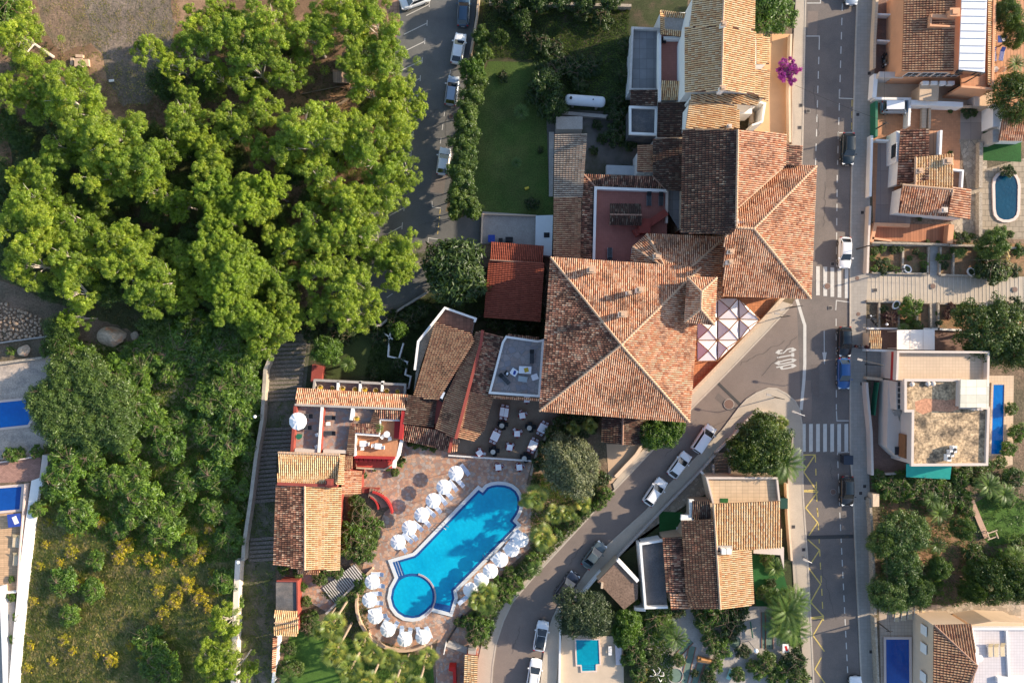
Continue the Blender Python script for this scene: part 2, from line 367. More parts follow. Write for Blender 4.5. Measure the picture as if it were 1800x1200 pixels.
# roof tile palettes
tA = tilemat('clay_tiles_red', [(.64, .34, .20), (.70, .42, .27), (.60, .29, .16), (.72, .48, .32), (.66, .37, .23), (.52, .23, .13), (.69, .42, .28)], dark=(.10, .05, .035), darkthr=.64, darkamt=.72)
tM = tilemat('clay_tiles_aged_dim', [(.52, .25, .16), (.6, .35, .23), (.42, .19, .12), (.66, .46, .32), (.36, .16, .1), (.55, .29, .18), (.24, .12, .08)], darkthr=.56, darkamt=.75)
tW = tilemat('clay_tiles_weathered', [(.42, .2, .13), (.5, .3, .2), (.3, .13, .09), (.56, .4, .28), (.24, .11, .08), (.46, .24, .15), (.2, .1, .07)], darkthr=.56)
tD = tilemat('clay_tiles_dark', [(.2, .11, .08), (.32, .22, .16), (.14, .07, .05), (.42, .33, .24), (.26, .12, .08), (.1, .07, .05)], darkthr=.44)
tY = tilemat('clay_tiles_sandy', [(.66, .43, .22), (.71, .5, .29), (.6, .34, .17), (.68, .46, .25), (.72, .54, .33)], darkthr=.82)
tG = tilemat('clay_tiles_grey', [(.36, .29, .23), (.42, .35, .28), (.3, .24, .19), (.4, .3, .23)], darkthr=.75)
tB = tilemat('clay_tiles_tan', [(.36, .2, .12), (.42, .26, .16), (.3, .16, .1), (.4, .25, .15)], darkthr=.7)
tR = tilemat('red_sheet_tiles', [(.28, .075, .045), (.32, .09, .055), (.25, .065, .04)], darkthr=.8)
bA = mat('tile_bed_red', (.12, .042, .028), .95, .25, 2)
bD = mat('tile_bed_dark', (.06, .035, .028), .95, .25, 2)
bY = mat('tile_bed_sandy', (.11, .05, .03), .95, .25, 2)
ridgem = mat('ridge_mortar', (.5, .34, .23), .9, .15, 2)
ridged = mat('ridge_clay_dark', (.3, .18, .13), .9, .3, 2)
PAL = {'A': (tA, bA), 'M': (tM, bA), 'W': (tW, bD), 'D': (tD, bD), 'Y': (tY, bY), 'G': (tG, bD), 'B': (tB, bA), 'R': (tR, bA)}
# foliage
lp = leafmat('pine_needles', [(0, (.08, .14, .014)), (.4, (.22, .33, .03)), (.8, (.36, .46, .055)), (1, (.52, .5, .11))], .45)
lps = leafmat('stone_pine_needles', [(0, (.1, .18, .016)), (.6, (.26, .38, .032)), (1, (.42, .5, .08))], .4)
lo = leafmat('olive_leaves', [(0, (.06, .075, .035)), (.6, (.13, .155, .085)), (1, (.24, .26, .18))], .15)
lb = leafmat('broad_leaves', [(0, (.015, .032, .008)), (.6, (.035, .07, .012)), (1, (.1, .15, .04))], .2)
lg = leafmat('bright_leaves', [(0, (.04, .085, .012)), (.6, (.08, .16, .02)), (1, (.15, .25, .04))], .3)
lh = leafmat('hedge_leaves', [(0, (.04, .075, .014)), (.6, (.08, .14, .025)), (1, (.16, .23, .05))], .3)
ls = leafmat('scrub_leaves', [(0, (.05, .11, .014)), (.6, (.125, .235, .034)), (1, (.26, .38, .075))], .35, tint=(.6, 1.4))
lc = leafmat('cypress_leaves', [(0, (.04, .08, .02)), (.6, (.085, .15, .035)), (1, (.17, .24, .075))], .25)
lpalm = leafmat('palm_leaves', [(0, (.08, .13, .03)), (.55, (.2, .27, .07)), (.85, (.36, .38, .1)), (1, (.55, .42, .1))], .35)
lfp = leafmat('feather_palm_leaves', [(0, (.05, .1, .02)), (.6, (.11, .19, .035)), (1, (.25, .31, .09))], .3)
lflow = leafmat('broom_flowers', [(0, (.08, .12, .02)), (.4, (.16, .2, .03)), (.45, (.55, .45, .015)), (1, (.66, .56, .02))], .3, tint=(.9, 1.1))
lpur = leafmat('purple_blossom', [(0, (.2, .02, .25)), (.8, (.42, .05, .5)), (.97, (.1, .2, .03)), (1, (.1, .2, .03))], .4, tint=(.9, 1.1))
lred = leafmat('red_leaves', [(0, (.06, .02, .02)), (.7, (.13, .05, .05)), (1, (.12, .11, .05))], .2)
lcrm = leafmat('cream_blossom', [(0, (.3, .28, .14)), (.5, (.6, .5, .32)), (1, (.75, .64, .45))], .3)
ldry = leafmat('dry_grass_blades', [(0, (.10, .16, .03)), (.45, (.25, .28, .07)), (.75, (.42, .36, .16)), (1, (.62, .48, .26))], .35, nsc=.22, tint=(.7, 1.25))
lgold = leafmat('golden_leaves', [(0, (.12, .12, .02)), (1, (.4, .3, .05))], .3)

# ---------------------------------------------------------------- roof, wall, parapet builders
def inset(pts, d):
    a = sum(pts[i][0]*pts[(i+1) % len(pts)][1]-pts[(i+1) % len(pts)][0]*pts[i][1] for i in range(len(pts)))
    if a < 0: pts = pts[::-1]
    n = len(pts); out = []
    for i in range(n):
        p0, p, p1 = Vector(pts[i-1][:2]), Vector(pts[i][:2]), Vector(pts[(i+1) % n][:2])
        d1 = (p-p0).normalized(); d2 = (p1-p).normalized(); n1 = Vector((-d1.y, d1.x)); n2 = Vector((-d2.y, d2.x)); b = n1+n2
        if b.length < 1e-4: b = n1
        b.normalize(); k = d/max(.4, b.dot(n1)); out.append((p.x+b.x*k, p.y+b.y*k))
    return out
def roofface(mb, pts, TW=.30, TL=.42, thick=.12):
    """pts = [(px,py,z)...]. Bed slab (slot 1) and every barrel tile (slot 0) laid down the fall of the plane."""
    P = np.array([W(*p) for p in pts]); A = np.c_[P[:, 0], P[:, 1], np.ones(len(P))]
    co, *_ = np.linalg.lstsq(A, P[:, 2], rcond=None); gx, gy = co[0], co[1]; g = math.hypot(gx, gy)
    n = len(P); area = sum(P[i, 0]*P[(i+1) % n, 1]-P[(i+1) % n, 0]*P[i, 1] for i in range(n))
    if area < 0: P = P[::-1]
    zz = [float(co[0]*p[0]+co[1]*p[1]+co[2]) for p in P]
    vs = [(p[0], p[1], z) for p, z in zip(P, zz)]+[(p[0], p[1], z-thick) for p, z in zip(P, zz)]
    mb.curat = .5
    mb.add(vs, [tuple(range(n)), tuple(range(2*n-1, n-1, -1))]+[(i, n+i, n+(i+1) % n, (i+1) % n) for i in range(n)], 1)
    if g < 1e-4: return
    dn = np.array([-gx/g, -gy/g]); ac = np.array([-dn[1], dn[0]]); U = P[:, :2]@ac; V = P[:, :2]@dn
    sl = 1/math.sqrt(1+g*g); r = TW*.37; hh = TW*.36
    u = U.min()+TW*.5
    while u < U.max():
        xs = []
        for i in range(n):
            a, b = U[i], U[(i+1) % n]
            if (a <= u < b) or (b <= u < a):
                t = (u-a)/(b-a); xs.append(V[i]+t*(V[(i+1) % n]-V[i]))
        xs.sort()
        for k in range(0, len(xs)-1, 2):
            v0, v1 = xs[k], xs[k+1]+.03
            if v1-v0 < .12: continue
            m = max(1, round((v1-v0)*1.0/(TL*sl))); st = (v1-v0)/m; jit = nr.normal(0, .004, m+1)
            for j in range(m):
                va, vb = v0+j*st, v0+(j+1)*st+.03
                uu = u+jit[j]; mb.curat = float(nr.random()); prof = ((-r, 0), (-r*.62, hh*.8), (r*.0, hh*1.12), (r*.62, hh*.8), (r, 0)); q = []
                for (vv, lift, wf) in ((va, .0, .84), (vb, .035, 1.0)):
                    for (du, dz) in prof:
                        c = ac*(uu+du*wf)+dn*vv; z = co[0]*c[0]+co[1]*c[1]+co[2]; q.append((c[0], c[1], z+dz*wf+lift+.004))
                mb.add(q, [(0, 5, 6, 1), (1, 6, 7, 2), (2, 7, 8, 3), (3, 8, 9, 4), (5, 9, 8, 7, 6)], 0)
        u += TW
DZ = 0.0
def roof(parent, faces, pal='A', name='roof', TW=.31, label=None):
    mb = MB(); TW = .275 if TW == .31 else TW
    for f in faces: roofface(mb, [(p[0], p[1], p[2]+DZ) for p in f], TW)
    o = mb.build(name, list(PAL[pal]), parent, attr='tile')
    if label: o['label'] = label
    return o
def ridge(parent, lines, m=None, r=.15, name='ridge_cap'):
    for a, b in lines:
        mb = MB(); A, B = Vector(W(a[0], a[1], a[2]+DZ)), Vector(W(b[0], b[1], b[2]+DZ)); d = B-A; k = max(1, int(d.length/.42))
        for i in range(k):
            p, q = A+d*(i/k), A+d*((i+1.06)/k); mb.cyl(p+Vector((0, 0, .03)), q+Vector((0, 0, .06)), r, r*1.15, 8)
        mb.build(name, m or ridgem, parent)
def walls(parent, pts, z1, z0=0, m=None, ins=.35, name='wall', zp=None):
    z1 += DZ
    P = inset(wp(pts, z1 if zp is None else zp), ins); mb = MB(); mb.prism(P, z0-.3, z1-.14)
    return mb.build(name, m or wht, parent)
def flat(parent, pts, z, m, name='floor', th=.15):
    mb = MB(); mb.prism(wp(pts, z), z-th, z); return mb.build(name, m, parent)
def para(parent, pts, z, h, w=.22, m=None, closed=True, name='parapet', z0=None):
    mb = MB(); mb.strip(wp(pts, z+h), w, (z if z0 is None else z0)-.05, z+h, closed=closed); return mb.build(name, m or wht, parent)
def chimney(parent, px, py, z, h=1.0, a=.7, m=None):
    z += DZ; x, y, _ = W(px, py, z+h); mb = MB(); mb.box((x, y, z+h/2-.3), (a, a*.8, h+.6)); o = mb.build('chimney', m or wht, parent)
    c = MB(); c.box((x, y, z+h+.06), (a*1.25, a*1.05, .1)); c.box((x, y, z+h+.2), (a*.7, a*.6, .16)); c.build('cap', m or ridgem, o); return o
def wallwin(parent, p0, p1, zc, w, h, ts, m=None, name='window', out=.04, fr=None):
    """windows on the wall plane between two world xy points, ts = fractions along"""
    a, b = Vector(p0), Vector(p1); d = (b-a); L = d.length; d.normalize(); nn = Vector((d.y, -d.x))
    for t in ts:
        c = a+d*(L*t); ang = math.atan2(d.y, d.x); mb = MB(); q = c+nn*out*.5
        mb.box((q.x, q.y, zc), (w+.16, out*2, h+.16), ang); o = mb.build(name, fr or wht, parent)
        g = MB(); q2 = c+nn*(out*1.75); g.box((q2.x, q2.y, zc), (w, .03, h), ang); g.build('pane', m or gls, o)
        mu = MB(); q3 = c+nn*(out*1.75+.025); mu.box((q3.x, q3.y, zc), (.05, .02, h), ang); mu.box((q3.x, q3.y, zc-h*.1), (w, .024, .04), ang); mu.build('frame', fr or wht, o)
# ================================================================ GROUND
ZC = []
def rough(pts, amp=4, step=9):
    out = []; q = random.Random(len(pts)*7+int(pts[0][0]))
    for i in range(len(pts)):
        a, b_ = pts[i], pts[(i+1) % len(pts)]; L = math.hypot(b_[0]-a[0], b_[1]-a[1]); n = max(1, int(L/step)); nx, ny = -(b_[1]-a[1])/max(L, 1e-6), (b_[0]-a[0])/max(L, 1e-6); w = 0
        for k in range(n): w = .6*w+q.uniform(-amp, amp); out.append((a[0]+(b_[0]-a[0])*k/n+nx*w, a[1]+(b_[1]-a[1])*k/n+ny*w))
    return out
def gsheet(name, pts, m, z=None, kind='structure'):
    if name in ('woodland_floor', 'dirt_track', 'clearing', 'scrub_ground', 'garden_ground'): pts = rough(pts)
    X = [p[0] for p in pts]; Y = [p[1] for p in pts]; b = (min(X), max(X), min(Y), max(Y)); lv = 1
    for q, l in ZC:      # one sheet 4 mm above every sheet it may overlap
        if b[0] < q[1] and q[0] < b[1] and b[2] < q[3] and q[2] < b[3]: lv = max(lv, l+1)
    ZC.append((b, lv)); mb = MB(); mb.sheet(wp(pts), .004*lv); o = mb.build(name, m); o['kind'] = kind; return o
g = MB(); g.sheet([(-1500, -1500), (1500, -1500), (1500, 1500), (-1500, 1500)], 0); struct('ground', g, dirt)
gsheet('woodland_floor', [(-40, -40), (700, -40), (690, 250), (660, 420), (640, 575), (480, 600), (300, 600), (-40, 480)], needle)
gsheet('woodland_floor', [(-40, 230), (120, 200), (280, 230), (420, 200), (470, 420), (520, 600), (300, 605), (60, 520), (-40, 470)], mat('crown_shade_floor', (.06, .065, .025), .95, .3, .5, col2=(.12, .08, .05), sc2=.2, thr=.58, fine=(5, .3)))  # dark green floor colour stands in for the shaded lower crowns
gsheet('dirt_track', [(130, -30), (290, -30), (310, 40), (262, 180), (215, 190), (165, 80)], greyearth)
gsheet('dirt_track', [(60, -30), (130, -30), (165, 70), (110, 95), (80, 60)], dirt)
gsheet('dirt_track', [(-30, 200), (10, 200), (22, 300), (-30, 500)], dirtr)
gsheet('clearing', [(505, 180), (560, 150), (605, 160), (620, 200), (560, 215), (500, 200)], dirtr)
gsheet('scrub_ground', [(90, 600), (480, 590), (455, 780), (430, 985), (412, 1230), (35, 1230), (60, 1000), (70, 860), (95, 700)], scrubm)
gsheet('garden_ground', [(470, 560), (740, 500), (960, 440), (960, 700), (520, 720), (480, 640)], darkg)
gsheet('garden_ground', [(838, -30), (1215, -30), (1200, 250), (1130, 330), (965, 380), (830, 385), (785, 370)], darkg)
gsheet('lawn', [(858, 108), (940, 110), (975, 200), (972, 380), (832, 378), (838, 160)], lawn)
gsheet('concrete_yard', [(960, 190), (1120, 200), (1120, 330), (965, 330)], mat('dark_yard', (.14, .13, .12), .9, .3, .6, col2=(.06, .065, .04), sc2=.3, thr=.55))
gsheet('car_park_road', [(698, -30), (842, -30), (822, 130), (800, 300), (783, 372), (848, 382), (850, 430), (790, 480), (752, 515), (700, 545), (668, 566), (600, 562), (560, 540), (600, 460), (640, 380), (690, 240)], asph3)
gsheet('pavement', [(672, -30), (700, -30), (704, 52), (696, 66), (683, 56)], mat('salmon_slabs', (.38, .22, .15), .9, .15, 1, grid=(.6, .5, 0, .03)))
gsheet('side_road', [(1400, 520), (1409, 745), (1405, 720), (1397, 705), (1382, 692), (1365, 683), (1350, 682), (1330, 690), (1312, 702), (1300, 715), (1270, 755), (1260, 764), (1230, 797), (1175, 852), (1135, 897),
       (1060, 965), (1010, 1035), (987, 1055), (972, 1085), (962, 1112), (955, 1162), (948, 1230), (862, 1230), (866, 1170), (872, 1130), (885, 1090), (900, 1058), (932, 1020), (1050, 892), (1151, 786), (1217, 716), (1265, 668), (1350, 580), (1392, 535)], asph)
gsheet('main_road', [(1416, -30), (1507, -30), (1497, 300), (1494, 450), (1494, 790), (1500, 890), (1515, 1230), (1431, 1230), (1424, 1080), (1420, 1000), (1411, 870), (1409, 744), (1400, 520), (1398, 400), (1410, 255)], asph2)
# pavements, each a real kerb step
def pave(name, pts, m, h=.12):
    mb = MB(); mb.prism(wp(pts), -.1, h); o = mb.build(name, m); o['kind'] = 'structure'; return o
pave('pavement', [(1400, -30), (1416, -30), (1410, 255), (1408, 300), (1390, 300), (1391, 254), (1391, 130)], pav2)
pave('pavement', [(1507, -30), (1540, -30), (1535, 175), (1529, 300), (1528, 425), (1525, 482), (1522, 532), (1522, 650), (1525, 790), (1529, 875), (1536, 1087), (1545, 1230), (1515, 1230), (1500, 890), (1494, 790), (1494, 450), (1497, 300)], pav, .13)
pave('pavement', [(1409, 746), (1411, 870), (1420, 1000), (1424, 1080), (1431, 1230), (1418, 1230), (1405, 1100), (1396, 1050), (1392, 980), (1386, 900), (1384, 830), (1392, 770), (1360, 728), (1330, 722), (1312, 738), (1290, 765), (1257, 797), (1232, 825), (1160, 897),
      (1080, 980), (1022, 1042), (990, 1066), (985, 1125), (975, 1230), (948, 1230), (955, 1162), (962, 1112), (972, 1085), (987, 1055), (1010, 1035), (1060, 965), (1135, 897), (1175, 852), (1230, 797), (1260, 764), (1270, 755), (1300, 715), (1312, 702), (1330, 690), (1350, 682), (1365, 683), (1382, 692), (1397, 705), (1405, 720)], pav2, .12)
pave('pavement', [(1392, 535), (1350, 580), (1265, 668), (1217, 716), (1151, 786), (1050, 892), (932, 1020), (900, 1058), (885, 1090), (872, 1130), (866, 1170), (862, 1230), (838, 1230), (840, 1160), (847, 1130), (853, 1090), (880, 1060), (925, 1010), (1048, 880), (1080, 860), (1077, 850), (1100, 820), (1140, 780), (1215, 690), (1340, 566), (1375, 530)], pav2, .12)
def kerb(pts, w=.22, h=.15):
    mb = MB(); mb.strip(wp(pts), w, -.05, h); o = mb.build('kerb', kerbm); o['kind'] = 'structure'
kerb([(1416, -30), (1410, 255), (1408, 298)]); kerb([(1507, -30), (1497, 300), (1494, 450), (1494, 790), (1500, 890), (1515, 1230)])
kerb([(1431, 1230), (1424, 1080), (1420, 1000), (1411, 870), (1409, 746), (1405, 720), (1397, 705), (1382, 692), (1365, 683), (1350, 682), (1330, 690), (1312, 702), (1300, 715), (1270, 755), (1230, 797), (1175, 852), (1135, 897), (1060, 965), (1010, 1035), (987, 1055), (972, 1085), (962, 1112), (955, 1162), (948, 1230)])
kerb([(1392, 535), (1350, 580), (1265, 668), (1217, 716), (1151, 786), (1050, 892), (932, 1020), (900, 1058), (885, 1090), (872, 1130), (866, 1170), (862, 1230)])
# road wear: repaired strips and cracks
gsheet('road_patch', [(1420, 20), (1438, 20), (1436, 62), (1419, 62)], asph); gsheet('road_patch', [(1452, 188), (1474, 190), (1470, 330), (1452, 330)], mat('asphalt_patch', (.135, .115, .105), .9, .15, .4, fine=(8, .1))); gsheet('road_patch', [(1412, 668), (1428, 668), (1426, 742), (1410, 742)], asph); gsheet('road_patch', [(1262, 690), (1300, 722), (1292, 730), (1256, 700)], MATS['asphalt_patch'])
gsheet('road_patch', [(1425, 640), (1440, 640), (1440, 700), (1425, 690)], MATS['asphalt_patch']); gsheet('road_patch', [(1130, 870), (1150, 850), (1160, 860), (1140, 880)], MATS['asphalt_patch']); gsheet('road_patch', [(760, 300), (785, 302), (780, 340), (756, 338)], asph2); gsheet('road_patch', [(720, 430), (760, 425), (755, 470), (718, 475)], asph2)
def crack(p0, p1, seed):
    q = random.Random(seed); n = 14; mb = MB(); L = [(p0[0]+(p1[0]-p0[0])*k/n+q.uniform(-2, 2), p0[1]+(p1[1]-p0[1])*k/n+q.uniform(-2, 2)) for k in range(n+1)]; mb.strip(wp(L), .04, None, .004*12); o = mb.build('road_crack', mat('crack_tar', (.075, .068, .064), .9, 0)); o['kind'] = 'structure'
for k_, (p0, p1) in enumerate([((728, 226), (770, 190)), ((740, 395), (775, 388)), ((1300, 640), (1380, 600)), ((1340, 660), (1400, 590)), ((1460, 815), (1462, 845)), ((1000, 990), (1030, 950)), ((1430, 150), (1440, 240)), ((900, 1150), (915, 1100)), ((1170, 800), (1200, 770)), ((1445, 1000), (1470, 1090)), ((1450, 320), (1448, 400)), ((780, 160), (785, 240))]): crack(p0, p1, k_)
# road paint
ZL = .004*max(l for _, l in ZC)
def paint(name, lines, w, m, z=.09):
    z = ZL+.004+(z-.09)*.5
    mb = MB()
    for l in lines: mb.strip(wp(l), w, None, z)
    o = mb.build(name, m); o['kind'] = 'structure'; return o
def dashes(p0, p1, on, off):
    a, b = Vector(p0), Vector(p1); L = (b-a).length; t = 0; out = []
    while t < L: out.append([tuple(a+(b-a)*(t/L)), tuple(a+(b-a)*(min(L, t+on)/L))]); t += on+off
    return out
paint('centre_line', dashes((1480.5, 7), (1472, 290), 13, 12)+dashes((1471.5, 308), (1470, 460), 13, 12.2)+dashes((1476, 900), (1490, 1185), 11.5, 9.3), .14, white)
paint('lane_line', dashes((1440, 75), (1433, 300), 13, 12.4), .14, white)
paint('bay_line', [[(1418, 6), (1442, 6), (1442, -2)], [(1417, 64), (1440, 64), (1440, 76)], [(1475, 158), (1475, 173), (1500, 174)], [(1473, 245), (1473, 234), (1500, 233)], [(1470, 456), (1470, 468), (1493, 469)], [(1469, 545), (1470, 528), (1493, 531)],
      [(1470, 722), (1471, 739), (1492, 739)], [(1472, 799), (1472, 795), (1493, 794)]]+dashes((1469.5, 560), (1470, 720), 13, 12)+dashes((1472.5, 810), (1476, 896), 12, 10), .13, white)
paint('bay_line', dashes((1497.5, 176), (1496.5, 232), 12, 8), .12, yellow)
paint('stop_line', [[(1400.5, 526), (1414.5, 572), (1414.5, 640), (1413, 668), (1408, 720)]], .45, white)
cw = MB()
for x in (1434.2, 1447, 1459.5, 1472, 1484.6): cw.sheet(wp([(x, 468+(x-1434)*.07), (x+6.6, 468+(x-1434)*.07), (x+6.6, 519+(x-1434)*.1), (x, 519+(x-1434)*.1)]), .05)
o = cw.build('zebra_crossing', white); o['kind'] = 'structure'
cw = MB()
for x in (1409.6, 1422, 1434.4, 1446.8, 1459.3, 1471.6, 1484.2): cw.sheet(wp([(x, 745), (x+6.5, 744.5), (x+6.5, 793), (x, 794)]), ZL+.004)
o = cw.build('zebra_crossing', white); o['kind'] = 'structure'
y = MB(); y.sheet(wp([(1445, 619), (1453.2, 619), (1449, 641)]), ZL+.004); y.strip(wp([(1448.5, 581), (1448.7, 619)]), .12, None, ZL+.004); o = y.build('give_way_triangle', white); o['kind'] = 'structure'
zz = [[(1410, 799), (1432.5, 799), (1412.5, 829), (1435, 861), (1413, 861.5)], [(1413, 863.5), (1437, 864), (1416, 892), (1437, 917.5), (1418, 946), (1440.5, 966), (1426, 988)], [(1421, 997), (1442.5, 1026), (1424.5, 1057.5), (1447, 1082), (1425, 1085)], [(1425, 1087), (1447, 1085), (1429, 1116), (1449, 1144)], [(1444, 1154), (1432.5, 1175), (1452, 1203)]]
paint('zigzag_marking', zz, .17, yellow, .094)
paint('zigzag_marking', dashes((1433, 800), (1436.5, 900), 12, 11)+dashes((1437, 896), (1447, 1090), 12, 11), .15, yellow, .098)
# car park bays
bl = []
for i, (x, y) in enumerate([(756, 8), (752, 41), (748, 73), (743.5, 106), (740, 138), (735.5, 172), (731.5, 204), (727.5, 236), (724, 270)]):
    bl += [[(x-1, y-5), (x-1.5, y+5)], [(x-1, y), (x-42, y+20)]]
for x, y in [(711, 365), (707.5, 397)]: bl += [[(x, y-6), (x-1, y+6)], [(x, y), (x-26, y+14)]]
paint('parking_bay', bl, .11, white)
paint('parking_bay', [[(759.5, 354), (760, 364), (775, 366)], [(771, 421), (753, 418), (752, 430)], [(644, 534), (668, 535)], [(680, 523), (690, 516)]]+dashes((795, 100), (766, 310), 10, 14), .10, white)
paint('edge_line', dashes((774, 368), (769, 415), 8, 4), .1, yellow)
# STOP lettering on the road
q_ = lambda L: wp([(1340+x/13.333, 590+y/13.333) for x, y in L])
ZP = 4*max(l for _, l in ZC)/1000+.006
for letter, thin, thick in (('S', [[(470, 338), (400, 345), (362, 362), (352, 388), (368, 410), (420, 415), (490, 402), (530, 370), (580, 318), (640, 300), (705, 292), (738, 312), (730, 345), (690, 362), (620, 376)]], [[(400, 350), (358, 388), (400, 408)], [(690, 300), (735, 325), (690, 352)]]),
                            ('T', [[(340, 514), (680, 452)]], [[(712, 402), (712, 490)]]), ('O', [[(470, 598), (400, 604), (350, 620), (352, 655), (400, 668), (480, 656), (620, 624), (700, 608), (740, 585), (735, 552), (690, 542), (600, 560), (470, 590)]], [[(400, 612), (352, 640), (400, 660)], [(690, 550), (738, 570), (700, 600)]]),
                            ('P', [[(325, 740), (470, 712), (620, 676), (700, 664), (742, 680), (735, 715), (690, 738), (560, 765), (450, 780), (425, 755), (440, 722)]], [[(450, 725), (445, 770)], [(690, 672), (738, 700), (690, 728)]])):
    mb = MB(); [mb.strip(q_(L), .17, None, ZP) for L in thin]; [mb.strip(q_(L), .42, None, ZP+.001) for L in thick]; o = mb.build('stop_marking', white); o['kind'] = 'structure'
def ringpts(cx, cy, r, n=20, a0=0, a1=360): return [(cx+r*math.cos(math.radians(a0+(a1-a0)*i/n)), cy+r*math.sin(math.radians(a0+(a1-a0)*i/n))) for i in range(n+1)]
# channel drains and manholes
for nm, l, w_ in (('drain', [(1418, 944), (1500, 942)], .55), ('drain', [(1262, 673), (1302, 712)], .4)):
    mb = MB(); mb.strip(wp(l), w_, None, ZL+.01); o = mb.build('drain_grate', mat('iron_grate', (.05, .05, .05), .7, .2, 6)); o['kind'] = 'structure'
mhm = mat('iron_cover', (.16, .1, .08), .7, .2, 4); mhm2 = mat('iron_cover_dark', (.045, .04, .04), .7, .2, 4)
manh = [(1454, 503, .42, 0), (1464, 864, .4, 0), (662, 549, .38, 1), (1281, 710, .7, 1), (1639, 503, .38, 0), (1783, 509, .38, 0), (1506, 489, .3, 0), (1508, 552, .3, 0), (793, 205, .3, 1)]
sq = [(1420, 196, 0), (1405, 225, 0), (1407, 186, 0), (1507, 202, 1), (1537, 30, 1), (1527, 130, 1), (1529, 175, 1), (1515, 374, 1), (1514, 674, 1), (1538, 510, 0), (1459, 541, 1), (1463, 464, 1), (1519, 854, 1), (1512, 866, 1), (1521, 875, 1), (1394, 925, 1), (1412, 965, 1), (1407, 1036, 1), (1405, 1050, 0), (1425, 1190, 1), (1530, 1144, 1)]
cov = thing('manhole_cover', 'x', 'manhole cover', (0, 0, 0), 0, 'round iron manhole covers'); mb = MB(); mb.lathe((0, 0, 0), [(1, 0), (1, .02), (.9, .03), (.86, .02), (.5, .025)], 20); mb.build('lid', mhm, cov)
mb = MB(); mb.lathe((0, 0, 0), [(1.12, 0), (1.12, .012)], 20); mb.build('rim', concw, cov)
CV = Once(cov)
for px, py, r, d in manh:
    x, y_, _ = W(px, py); z = .13 if px > 1500 else .09
    CV.put((x, y_, z), 0, (r, r, 1), uniq('round iron manhole cover set in the paving', px, py), 'round iron manhole covers')
cov = thing('drain_cover', 'x', 'drain cover', (0, 0, 0), 0, 'square iron covers'); mb = MB(); mb.box((0, 0, .012), (.46, .46, .024)); mb.build('lid', mhm2, cov)
mb = MB(); mb.box((0, 0, .004), (.56, .56, .01)); mb.build('rim', concw, cov); CV = Once(cov)
for px, py, d in sq:
    x, y_, _ = W(px, py); z = .09 if 1430 < px < 1480 else .135
    CV.put((x, y_, z), .03, 1, uniq('small square iron cover', px, py), 'square iron covers')
# stepped lane at the left
gsheet('stepped_lane', [(455, 590), (548, 585), (535, 700), (522, 720), (488, 800), (484, 1000), (488, 1230), (414, 1230), (424, 1000), (432, 960), (443, 860), (458, 730)], mat('lane_earth', (.15, .13, .10), .95, .3, .6, col2=(.09, .095, .05), sc2=.35, thr=.5, fine=(5, .25)))
sm = mat('cobbled_step', (.17, .145, .12), .95, .3, 3, fine=(6, .3)); st = MB()
def lanestep(y):
    xl = np.interp(y, [600, 700, 800, 870, 1000], [478, 468, 456, 448, 436]); xr = np.interp(y, [600, 690, 700, 790, 800, 1000], [540, 530, 518, 512, 487, 484])
    a, b = W(xl, y+3), W(xr, y); d = Vector((b[0]-a[0], b[1]-a[1])); L = d.length; st.box(((a[0]+b[0])/2, (a[1]+b[1])/2, .06), (L, .42, .16+.02*rnd.random()), math.atan2(d.y, d.x))
y = 604
while y < 985:
    if not (703 < y < 750) and not (880 < y < 940): lanestep(y)
    y += 7.4
o = st.build('lane_steps', sm); o['kind'] = 'structure'
for f_ in (0,):
    pt = MB()
    for i in range(60):
        px = rnd.uniform(425, 480); py = rnd.uniform(990, 1200); x, y_, _ = W(px, py)
# terraces and lots on the right
gsheet('patio', [(1540, -30), (1590, -30), (1590, 128), (1538, 128)], brownp)
gsheet('patio', [(1735, -30), (1800, -30), (1800, 190), (1740, 190)], terra2)
gsheet('patio', [(1538, 140), (1745, 150), (1745, 190), (1536, 190)], tanw)
gsheet('patio', [(1536, 174), (1690, 184), (1686, 330), (1600, 330), (1535, 430), (1533, 300)], terra)
gsheet('drive', [(1543, 250), (1570, 250), (1572, 370), (1600, 375), (1600, 395), (1538, 395)], mat('grey_brown_drive', (.27, .22, .2), .9, .1, .5, grid=(1.2, 5, 0, .02)))
gsheet('patio', [(1688, 188), (1735, 190), (1735, 250), (1688, 250)], mat('grey_tan_slabs', (.33, .27, .23), .9, .08, .6, grid=(2.1, 4, 0, .03)))
gsheet('patio', [(1686, 245), (1735, 245), (1735, 420), (1688, 425), (1670, 390), (1700, 330)], stonep)
gsheet('patio', [(1722, 300), (1830, 270), (1830, 420), (1722, 420)], mat('garden_slabs', (.33, .27, .2), .9, .15, .6, grid=(.9, .8, .5, .04), gcol=(.17, .14, .1), gridvar=.12))
gsheet('lawn', [(1728, 205), (1762, 200), (1760, 248), (1795, 250), (1795, 285), (1728, 282)], mat('dark_lawn', (.02, .085, .02), .95, .15, .6, fine=(8, .25)))
gsheet('garden_bed', [(1533, 426), (1800, 428), (1800, 486), (1530, 480)], dirtr)
gsheet('garden_bed', [(1546, 530), (1800, 535), (1800, 580), (1546, 578)], dirtr)
gsheet('stepped_footpath', [(1494+28, 480), (1830, 487), (1830, 537), (1522, 532)], pav2)
fs = MB(); yy = 1532
while yy < 1800:
    fs.strip(wp([(yy, 481.5+(yy-1530)*.02), (yy+.6, 531.5+(yy-1530)*.02)]), .07, 0, .05+.0); yy += rnd.choice((6.3, 6.6, 7.6, 8.4))
o = fs.build('footpath_steps', mat('step_nosing', (.55, .49, .41), .85, .1, 2)); o['kind'] = 'structure'
gsheet('path', [(1635, 430), (1653, 430), (1652, 484), (1634, 484)], concw); gsheet('path', [(1635, 532), (1648, 532), (1650, 580), (1636, 580)], stonew)
gsheet('yard', [(1524, 560), (1545, 560), (1543, 612), (1524, 612)], pav)
